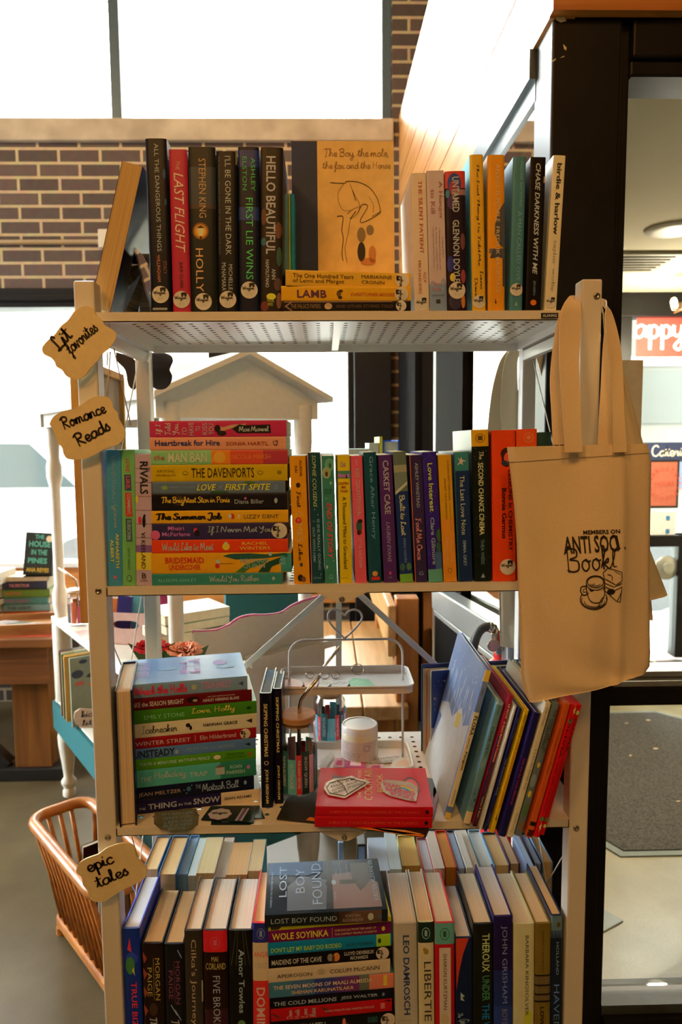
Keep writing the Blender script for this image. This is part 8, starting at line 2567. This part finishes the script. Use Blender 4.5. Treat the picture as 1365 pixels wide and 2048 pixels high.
# ring of quads between the outline and the slot
ol = []
for i in range(16):
    a = i * math.pi / 8
    cx_, cz_ = math.cos(a), math.sin(a)
    s_ = max(abs(cx_), abs(cz_))
    ol.append((.075 * cx_ / s_, .0525 + .0525 * cz_ / s_))
vs = [M @ Vector((x, 0, z)) for x, z in ol] + [M @ Vector((x, 0, z)) for x, z in hole] + [M @ Vector((x, .004, z)) for x, z in ol] + [M @ Vector((x, .004, z)) for x, z in hole]
fs = []
for i in range(16):
    j = (i + 1) % 16
    fs += [(i, j, 16 + j, 16 + i), (32 + i, 48 + i, 48 + j, 32 + j), (16 + i, 16 + j, 48 + j, 48 + i)]
mb.add(vs, fs)
mb.box((-.075, .004, 0), (-.071, .11, .105), 0, M)
mb.box((.071, .004, 0), (.075, .11, .105), 0, M)
mb.box((-.075, .106, 0), (.075, .11, .105), 0, M)
mb.box((-.075, .0, 0), (.075, .11, .003), 0, M)
mb.build('caddy', C('#e0c0b8', 0, .4), t)
for k, (cv, lb, dx, h_, ln) in enumerate((('#2c2468', 'indigo book standing in the pink caddy', -.028, .155, .12), ('#c86c24', 'orange book tipped in the pink caddy', -.060, .14, .0), ('#5ca0a0', 'light teal booklet in the pink caddy', .018, .15, -.05), ('#8c2c5c', 'magenta booklet at the end of the pink caddy', .045, .145, -.1))):
    M2 = M @ Matrix.Translation((dx, .02 + .017 * k, .0036)) @ Matrix.Rotation(ln, 4, 'Y')
    t = thing('booklet', lb, 'book', M2.translation)
    mb = MB()
    mb.box((-.024 if k != 1 else -.006, 0, .006), (.024, .010, h_), 0, M2)
    mb.build('cover', C(cv, 0, .4), t)
    mb = MB()
    mb.box((-.022 if k != 1 else -.005, .002, h_), (.022, .008, h_ + .001), 0, M2)
    mb.build('page_block', C('#d8ccb8', 0, .8), t)
# flowers
def peony(name, label, c, R, col, col2, seed):
    rnd = random.Random(seed)
    t = thing(name, label, 'flower', c)
    mb = MB()
    for layer in range(6):
        n = 5 + layer * 2
        for k in range(n):
            a = 2 * math.pi * k / n + rnd.random() * .5
            tilt = .15 + layer * .26
            r = R * (.35 + .12 * layer)
            g = []
            for i in range(5):
                for j in range(4):
                    u, v = i / 4 - .5, j / 3
                    wdt = math.sin(math.pi * (.15 + .8 * v)) * .9
                    x, z = u * wdt * r * 1.1, v * r
                    y = (u * u * .9 + .25 * (1 - v) ** 2 - .1 * math.sin(7 * u + k)) * r * .6
                    p = Vector((x, -y, z))
                    p = Matrix.Rotation(tilt, 3, 'X') @ p
                    p = Matrix.Rotation(a, 3, 'Z') @ (p + Vector((0, -.05 * R * layer, 0)))
                    g.append(Vector(c) + p * 1.0)
            mb.add(g, [(i * 4 + j, i * 4 + j + 1, (i + 1) * 4 + j + 1, (i + 1) * 4 + j) for i in range(4) for j in range(3)], 0 if layer > 1 else 1)
    mb.build('petal_head', [C(col, 0, .7), C(col2, 0, .7)], t, smooth=True)
    mb = MB()
    c = Vector(c)
    e_ = Vector((pz.x - c.x, pz.y - c.y, 0))
    mb.tube([c + Vector((0, 0, .006)), c + e_ * .5 + Vector((0, 0, -.05)), c + e_ * .75 + Vector((0, 0, -.085))], .003, 8)
    mb.build('stem', C('#3c5c2c', 0, .6), t, smooth=True)
    mb = MB()
    for s in (-1, 1):
        mb.add([c + Vector((0, .01, -.03)), c + Vector((s * R * .8, .0, -.0)), c + Vector((s * R * 1.5, .0, .012)), c + Vector((s * R * .9, .01, -.035))], [(0, 1, 2, 3)])
    mb.build('leaf', C('#44602c', 0, .6), t)


cbox(-.10, .10, -.155, .032, ZHI + .062, ZHI + .072).build('flower_tray', CW, cart, bevel=.002)
pz = cp(-.02, -.075, ZHI + .0726)
f1, f2 = pz + Vector((-.034, .006, .116)), pz + Vector((.044, -.004, .112))
peony('silk_flower', 'crimson silk peony behind the holiday stack', f1, .036, '#c81424', '#a80818', 4)
peony('silk_flower', 'peach silk peony beside the crimson one', f2, .036, '#f0a484', '#e88c6c', 8)
t = thing('flower_pot', 'small white pot holding the two silk peonies', 'pot', pz)
mb = MB()
mb.lathe([(.0, 0), (.035, 0), (.052, .012), (.056, .075), (.052, .075), (.048, .02), (.0, .015)], pz, 28)
mb.build('pot', CW, t, auto=True)
# books stacked inside the cart, seen under the middle shelf
mz = ZHI + .0006
for k, (cv, lb, th_) in enumerate((('#2c3c34', 'dark green hardcover at the bottom of the cart pile, pages out', .03), ('#5c2c30', 'wine hardcover second up in the cart pile, pages out', .028), ('#3c4c6c', 'blue hardcover third up in the cart pile, pages out', .03), ('#7c3c3c', 'red hardcover fourth up in the cart pile, pages out', .028), ('#5c7c4c', 'green hardcover fifth up in the cart pile, pages out', .026), ('#8c7c5c', 'tan hardcover sixth up in the cart pile, pages out', .028))):
    c_ = cp(.20 + .006 * (k % 3), .42, mz)
    simple_book(lb, (c_.x, c_.y, mz), (.20, .15, th_), rot + math.pi + .05 * ((k * 2) % 3 - 1), cv, '#d8c8a8', 'pages-out pile on the cart', 'hardcover_book')
    mz += th_ + .0006
t = thing('magenta_board', 'magenta panel leaning inside the cart behind the posts', 'board', cp(.2, .56, ZHI))
mb = MB()
mb.prism([cp(.21, .62, ZHI + .0006), cp(.45, .62, ZHI + .0006), cp(.45, .62, ZHI + .07), cp(.32, .62, ZHI + .10), cp(.21, .62, ZHI + .19)], E2 * .012)
mb.build('board', C('#b02c6c', 0, .5), t)

# ------------------------------------------------------------------ wooden table by the window and what stands on it
OAK = grain('aged_oak', '#5c3418', '#8a5628', 'X', .45)
OAKZ = grain('aged_oak_leg', '#6c401c', '#94602c', 'Z', .45)
TZ = .612
tab = thing('wooden_table', 'heavy brown wooden table by the window piled with books', 'table', (-1.9, 2.1, 0))
mb = MB()
for k in range(4):
    mb.box((-2.9, 1.70 + k * .2, TZ - .035), (-1.07, 1.896 + k * .2, TZ))
mb.build('tabletop', OAK, tab, bevel=.004)
mb = MB()
mb.box((-2.8, 1.73, TZ - .19), (-1.12, 1.77, TZ - .036))
mb.build('apron', OAK, tab, bevel=.003)
mb = MB()
mb.box((-1.30, 1.80, .05), (-1.15, 1.93, TZ - .036))
mb.build('leg', OAKZ, tab, bevel=.004)
mb = MB()
mb.box((-2.75, 1.80, .05), (-2.60, 1.93, TZ - .036))
mb.build('leg', OAKZ, tab, bevel=.004)
BKS = mat('black_steel', (.015, .015, .016), .4)
mb = MB()
mb.box((-2.8, 1.78, 0), (-1.10, 1.86, .05))
mb.build('foot', BKS, tab, bevel=.003)
mb = MB()
mb.bar((-1.34, 1.83, .05), (-1.85, 1.83, TZ - .04), .05, .05, (0, 1, 0))
mb.build('brace', BKS, tab)
BD = [P(-20, 1284, 1.80), P(96, 1262, 1.84)]
t = thing('sticker_tray', 'wooden tray of silvery stickers at the table edge', 'tray', (-1.3, 1.8, TZ))
M = Matrix.Translation((-1.30, 1.74, TZ + .0006)) @ Matrix.Rotation(.12, 4, 'Z')
mb = MB()
mb.box((-.42, 0, 0), (.20, .20, .02), 0, M)
mb.box((-.42, 0, .02), (.20, .012, .045), 0, M)
mb.box((.188, 0, .02), (.20, .20, .045), 0, M)
mb.box((-.42, .188, .02), (.20, .20, .045), 0, M)
mb.build('tray', grain('tray_wood', '#7c4c20', '#a8743c', 'X', .5), t)
for k in range(7):
    q = M @ Vector((-.28 + .065 * k, .07 + .06 * ((k * 2) % 3) / 2, .0212 + .0008 * k))
    t = thing('foil_sticker', 'silvery die-cut sticker lying in the wooden tray by the window', 'sticker', q, 'loose foil stickers in the wooden tray')
    mb = MB()
    mb.prism([q + Vector(((.05 + .01 * math.sin(5 * a + k)) * math.cos(a), (.036 + .008 * math.cos(3 * a)) * math.sin(a), 0)) for a in [i * math.pi / 8 for i in range(16)]], (0, 0, .0006))
    mb.build('sticker', [foil('silver_foil', '#a89c94'), foil('pale_foil', '#c0b8b4'), foil('holographic_film', '#5c6258', .35)][k % 3], t)
c_ = P(70, 1215, 2.12)
top = pile(c_.x, 2.02, TZ + .001, .04, [
    ('orange paperback at the foot of the window pile', .20, .14, .034, '#c0582c', '#d8c8a8', 0, [('WILD CARDS', .06, .45, .3, .7, '#d8a45c')]),
    ('pale blue paperback, second up in the window pile', .20, .14, .030, '#7ca0a4', '#d8c8a8', .004, [('THE LIGHT', .1, .6, .3, .7, '#3c4c54')]),
    ('sea green paperback, third up in the window pile', .20, .14, .030, '#4c8480', '#d8c8a8', -.002, [('PINK LADIES', .1, .6, .3, .7, '#a85c8c')]),
    ('dark paperback with a lime half, fourth up in the window pile', .20, .14, .034, '#5c7a2c', '#d8c8a8', .006, [('MARTIN', .06, .4, .3, .7, '#b8643c')]),
    ('dark paperback with orange tip, fifth up in the window pile', .20, .14, .034, '#24283c', '#d8c8a8', -.004, [('THE SPECTRUM', .2, .62, .3, .7, '#d08c94')]),
    ('cream paperback, topmost of the window pile', .20, .14, .02, '#c8b89c', '#d8c8a8', 0, None)])
t = thing('acrylic_stand', 'small clear stand holding the dark house book upright', 'book stand', (c_.x + .06, 2.03, top))
mb = MB()
mb.box((c_.x + .0, 2.015, top + .0004), (c_.x + .11, 2.09, top + .003))
mb.box((c_.x + .0, 2.012, top + .003), (c_.x + .11, 2.015, top + .016))
mb.build('stand', ACR, t)
o = P(84, 1150, 2.03)
t = thing('cover_out_book', 'dark woodland book with mint capitals on a stand by the window', 'book', (o.x, 2.03, top + .004))
M = Matrix.Translation((c_.x + .056, 2.022, top + .0036)) @ Matrix.Rotation(-.16, 4, 'X') @ Matrix.Rotation(.06, 4, 'Y')
mb = MB()
bw_, bh_ = .122, .185
mb.box((-bw_ / 2, 0, 0), (bw_ / 2, .022, bh_), 0, M)
mb.build('cover', C('#24261f', 0, .4), t, bevel=.001)
mb = MB()
for s, x0, x1, z0, z1, mi in (('THE', .34, .66, .85, .95, 0), ('HOUSE', .14, .90, .66, .80, 0), ('IN THE', .24, .80, .48, .60, 0), ('PINES', .14, .82, .28, .41, 0), ('ANA REYES', .10, .90, .08, .18, 1)):
    lay(mb, glyphs(s, .03), M @ Vector(((x0 - .5) * bw_, -.0007, z0 * bh_)), M.to_3x3() @ Vector(((x1 - x0) * bw_, 0, 0)), M.to_3x3() @ Vector((0, 0, (z1 - z0) * bh_)), mi)
mb.add([M @ Vector((.34 * bw_ + .014 * math.cos(a), -.0009, .86 * bh_ + .014 * math.sin(a))) for a in [i * math.pi / 9 for i in range(18)]], [tuple(range(18))], 2)
mb.build('cover_print', [C('#5cac94', 0, .4), C('#c8a034', 0, .4), C('#e0c8a0', 0, .5)], t)
c2_ = P(2, 1225, 2.0)
top2 = pile(c2_.x - .10, 1.97, TZ + .001, -.06, [
    ('black paperback at the foot of the left window pile', .20, .14, .034, '#241c1c', '#e0d4bc', 0, [('NOIR', .5, .8, .3, .7, '#b8a088')]),
    ('red paperback second up in the left window pile', .20, .14, .034, '#b82c20', '#e0d4bc', -.006, [('RED', .5, .8, .3, .7, '#d8b890')]),
    ('black paperback third up in the left window pile', .20, .14, .028, '#2c1c1c', '#e0d4bc', .004, [('ANOTHER', .4, .8, .3, .7, '#c09058')]),
    ('white paperback fourth up in the left window pile', .20, .14, .03, '#c8bcb4', '#e0d4bc', -.004, None),
    ('navy paperback with round sticker in the left window pile', .20, .14, .034, '#3c3c5c', '#e0d4bc', 0, [('BLUE', .3, .6, .3, .7, '#b8b0a8')]),
    ('thick white paperback on top of the left window pile', .20, .14, .05, '#d8ccbc', '#e0d4bc', .02, None)])
t = thing('cover_out_book', 'black book standing at the frame edge by the window', 'book', (c2_.x - .02, 1.99, top2))
M = Matrix.Translation((c2_.x - .075, 1.99, top2 + .0006)) @ Matrix.Rotation(-.1, 4, 'X')
mb = MB()
mb.box((-.065, 0, 0), (.065, .003, .185), 0, M)
mb.build('cover', C('#1c1818', 0, .4), t)
mb = MB()
mb.box((-.063, .003, .002), (.064, .026, .183), 0, M)
mb.build('page_block', C('#d0c8b8', 0, .8), t)
mb = MB()
for s, z0 in (('THRILLER', .9), ('NOVEL', .06)):
    lay(mb, glyphs(s), M @ Vector((-.04, -.0006, z0 * .185)), M.to_3x3() @ Vector((.09, 0, 0)), M.to_3x3() @ Vector((0, 0, .011)), 0)
mb.build('title_lettering', C('#a89c90', 0, .5), t)
# red cloth and papers
t = thing('tissue_runner', 'red and yellow tissue runner lying under the window piles', 'cloth', (-1.3, 1.9, TZ))
mb = MB()
g = []
for i in range(17):
    for j in range(7):
        g.append((-1.78 + i * .042, 1.735 + .0 + j * .026, TZ + .0008 + .0))
mb.add(g, [(i * 7 + j, (i + 1) * 7 + j, (i + 1) * 7 + j + 1, i * 7 + j + 1) for i in range(16) for j in range(6)], 0)
mb.build('cloth', C('#b83c30', 0, .8), t)
# tumbler and mug on the cart's end
c_ = cp(.075, 1.02, ZHI + .0006)
t = thing('glass_tumbler', 'lidded tumbler with orange printed spines on the cart end', 'tumbler', c_)
r, h = .034, .125
mb = MB()
mb.lathe([(.0, .002), (r * .9, .002), (r, .012), (r, h * .85), (r * .84, h), (r * .80, h), (r * .95, h * .84), (r * .95, .014), (.0, .008)], c_, 32)
mb.build('glass', CLEAR, t, smooth=True)
mb = MB()
mb.lathe([(.0, h), (r * .95, h), (r * .95, h + .008), (.0, h + .008)], c_, 32)
mb.build('lid', C('#d8c8b8', 0, .5), t)
mb = MB()
mb.tube([c_ + Vector((.0, 0, .02)), c_ + Vector((.004, 0, h + .01)), c_ + Vector((.0, 0, h + .04)), c_ + Vector((-.06, 0, h + .085))], .003, 10)
mb.build('straw', CHROME, t, smooth=True)
mb = MB()
for k in range(9):
    a0_ = -math.pi + k * .62
    vs = []
    for i in range(4):
        a = a0_ + .55 * i / 3
        vs += [c_ + Vector(((r + .0006) * math.cos(a), (r + .0006) * math.sin(a), .014)), c_ + Vector(((r + .0006) * math.cos(a), (r + .0006) * math.sin(a), h * (.60 + .06 * (k % 3))))]
    mb.add(vs, [(2 * i, 2 * i + 2, 2 * i + 3, 2 * i + 1) for i in range(3)], k % 4)
mb.build('printed_spines', [C(x, 0, .5) for x in ('#d0862c', '#2c2428', '#c86c4c', '#b04c64')], t)
c_ = cp(.17, 1.05, ZHI + .0006)
t = thing('mug', 'white mug with a red emblem behind the tumbler on the cart', 'mug', c_)
mb = MB()
mb.lathe([(.0, 0), (.036, 0), (.040, .005), (.040, .14), (.037, .14), (.036, .01), (.0, .008)], c_, 32)
mb.build('body', CW, t, auto=True)
mb = MB()
for k in range(2):
    vs = []
    for i in range(9):
        a = -math.pi / 2 - .5 + .9 * k + .0 + .4 * math.cos(i * math.pi / 4) * .9
        vs.append(c_ + Vector((.0406 * math.cos(a), .0406 * math.sin(a), .085 + .022 * math.sin(i * math.pi / 4))))
    mb.add(vs[:8], [tuple(range(8))], 0)
mb.build('emblem', C('#b83c3c', 0, .5), t)
mb = MB()
mb.tube([c_ + Vector((.038 + .028 * math.sin(i * math.pi / 8), 0, .03 + .08 * i / 8)) for i in range(9)], .005, 8)
mb.build('handle', CW, t, smooth=True)
for k, (u, v, s, cl, lb) in enumerate(((.04, 1.10, .09, '#d0c8c0', 'pale folded paper lying on the back of the cart shelf'), (.26, 1.02, .09, '#c8c0b8', 'white card lying behind the tumbler on the cart'))):
    t = thing('paper_sheet', lb, 'paper', cp(u, v, ZHI))
    mb = MB()
    mb.prism([cp(u, v, ZHI + .0006), cp(u + s, v - .02, ZHI + .0006), cp(u + s, v + s, ZHI + .0006), cp(u + .02, v + s, ZHI + .0006)], (0, 0, .0012))
    mb.build('sheet', C(cl, 0, .7), t)

# ------------------------------------------------------------------ bench in the window corner
LW = grain('pale_bench_wood', '#c08c50', '#dcae74', 'Y', .4)
LWZ = grain('bench_post_wood', '#9c5c28', '#c0803c', 'Z', .45)
bx0, bx1 = -.06, .262
bn = thing('wooden_bench', 'pale wooden bench with a plank back in the window corner', 'bench', (.1, 1.9, 0))
mb = MB()
for k in range(2):
    w_ = (bx1 - bx0) / 2
    mb.box((bx0 + k * w_, 1.36, .40), (bx0 + (k + 1) * w_ - .004, 2.55, .45))
mb.build('seat', LW, bn, bevel=.005)
for y in (1.40, 2.40):
    mb = MB()
    mb.box((bx1 - .045, y, 0), (bx1 + .035, y + .075, .82))
    mb.build('back_post', LWZ, bn, bevel=.004)
    mb = MB()
    mb.box((bx0 + .01, y, 0), (bx0 + .09, y + .075, .40))
    mb.build('leg', LWZ, bn, bevel=.004)
mb = MB()
mb.box((bx1 - .075, 1.38, .62), (bx1 - .046, 2.52, .80))
mb.build('back_plank', LW, bn, bevel=.004)
mb = MB()
mb.box((bx0 + .02, 1.42, .30), (bx1 - .05, 1.45, .398))
mb.build('apron', LWZ, bn, bevel=.003)

# ------------------------------------------------------------------ spindle magazine rack on the floor
RW = grain('honey_oak', '#94541a', '#b87428', 'X', .38)
A1 = Vector((-.85, .87, 0))
D1 = (Vector((-.545, .505, 0)) - A1).normalized()
D2 = Vector((-D1.y, D1.x, 0))
RL, RWD = .47, .165
rk = thing('magazine_rack', 'honey oak spindle magazine rack on the floor beside the shelf', 'magazine rack', A1 + D1 * RL / 2 + D2 * RWD / 2)


def rp(u, v, z, ins=0.0):
    p = A1 + D1 * (u + ins) + D2 * (v)
    return Vector((p.x, p.y, z))


ring_ = rrect(0, RL, 0, RWD, .05, 5)
mb = MB()
mb.tube([rp(x, y, .335) for x, y in ring_], .0155, 10, closed=True)
o = mb.build('top_rail', RW, rk, smooth=True)
ins = .045
ring2 = rrect(.02, RL - .02, ins, RWD - ins + .05, .03, 5)
mb = MB()
mb.prism([rp(x, y, .02) for x, y in ring2], (0, 0, .03))
mb.build('base', RW, rk, bevel=.006)
for (u, v) in ((.05, .06), (RL - .05, .06), (.05, RWD - .0), (RL - .05, RWD - .0)):
    mb = MB()
    mb.lathe([(.018, 0), (.018, .02), (.0, .02)], rp(u, v, 0), 12)
    mb.build('foot', RW, rk)
for k in range(11):
    u = .045 + (RL - .09) * k / 10
    for v0, v1 in ((0, ins + .012), (RWD, RWD - ins + .038)):
        mb = MB()
        mb.tube([rp(u, v0, .328), rp(u * .96 + .01, (v0 * .45 + v1 * .55), .2), rp(u * .96 + .01, v1, .045)], [.006, .0075, .006], 8)
        mb.build('spindle', RW, rk, smooth=True)
for k in range(3):
    v = .05 + (RWD - .10) * k / 2
    for u0, u1 in ((0, .032), (RL, RL - .032)):
        mb = MB()
        mb.tube([rp(u0, v, .328), rp(u1, v * .6 + .07, .045)], .0065, 8)
        mb.build('spindle', RW, rk, smooth=True)
for k, (u, th_, hh, cv, nm, lb, ln) in enumerate(((.16, .012, .27, '#161412', 'magazine', 'black-covered magazine leaning in the rack', .25), (.20, .006, .25, '#c8401c', 'magazine', 'orange-red magazine behind the black one in the rack', .22), (.235, .010, .27, '#3c3430', 'magazine', 'charcoal magazine at the back of the rack', .20), (.28, .012, .24, '#8c8478', 'magazine', 'grey magazine deep in the rack', .15))):
    t = thing(nm, lb, 'magazine', rp(u, RWD / 2, .05))
    M = Matrix.Translation(rp(u, .068, .052)) @ Matrix(((D1.x, D2.x, 0, 0), (D1.y, D2.y, 0, 0), (0, 0, 1, 0), (0, 0, 0, 1))) @ Matrix.Rotation(ln * .6, 4, 'Y')
    mb = MB()
    mb.box((0, 0, 0), (.0012, .078, hh), 0, M)
    mb.box((th_ - .0012, 0, 0), (th_, .078, hh), 0, M)
    mb.box((0, .0768, 0), (th_, .078, hh), 0, M)
    mb.build('cover', C(cv, 0, .4), t)
    mb = MB()
    mb.box((.0012, .001, .001), (th_ - .0012, .0765, hh - .001), 0, M)
    mb.build('page_block', C('#c8bca8', 0, .8), t)
    if k == 0:
        mb = MB()
        mb.prism([M @ Vector((-.0006, y, z)) for y, z in ((.045, .02), (.060, .02), (.058, .14), (.052, .155), (.047, .14))], M.to_3x3() @ Vector((-.0004, 0, 0)))
        mb.build('cover_print', C('#c8bca8', 0, .5), t)

# ------------------------------------------------------------------ tidy up
for o in COL.objects:
    if '_local' in o:
        del o['_local']
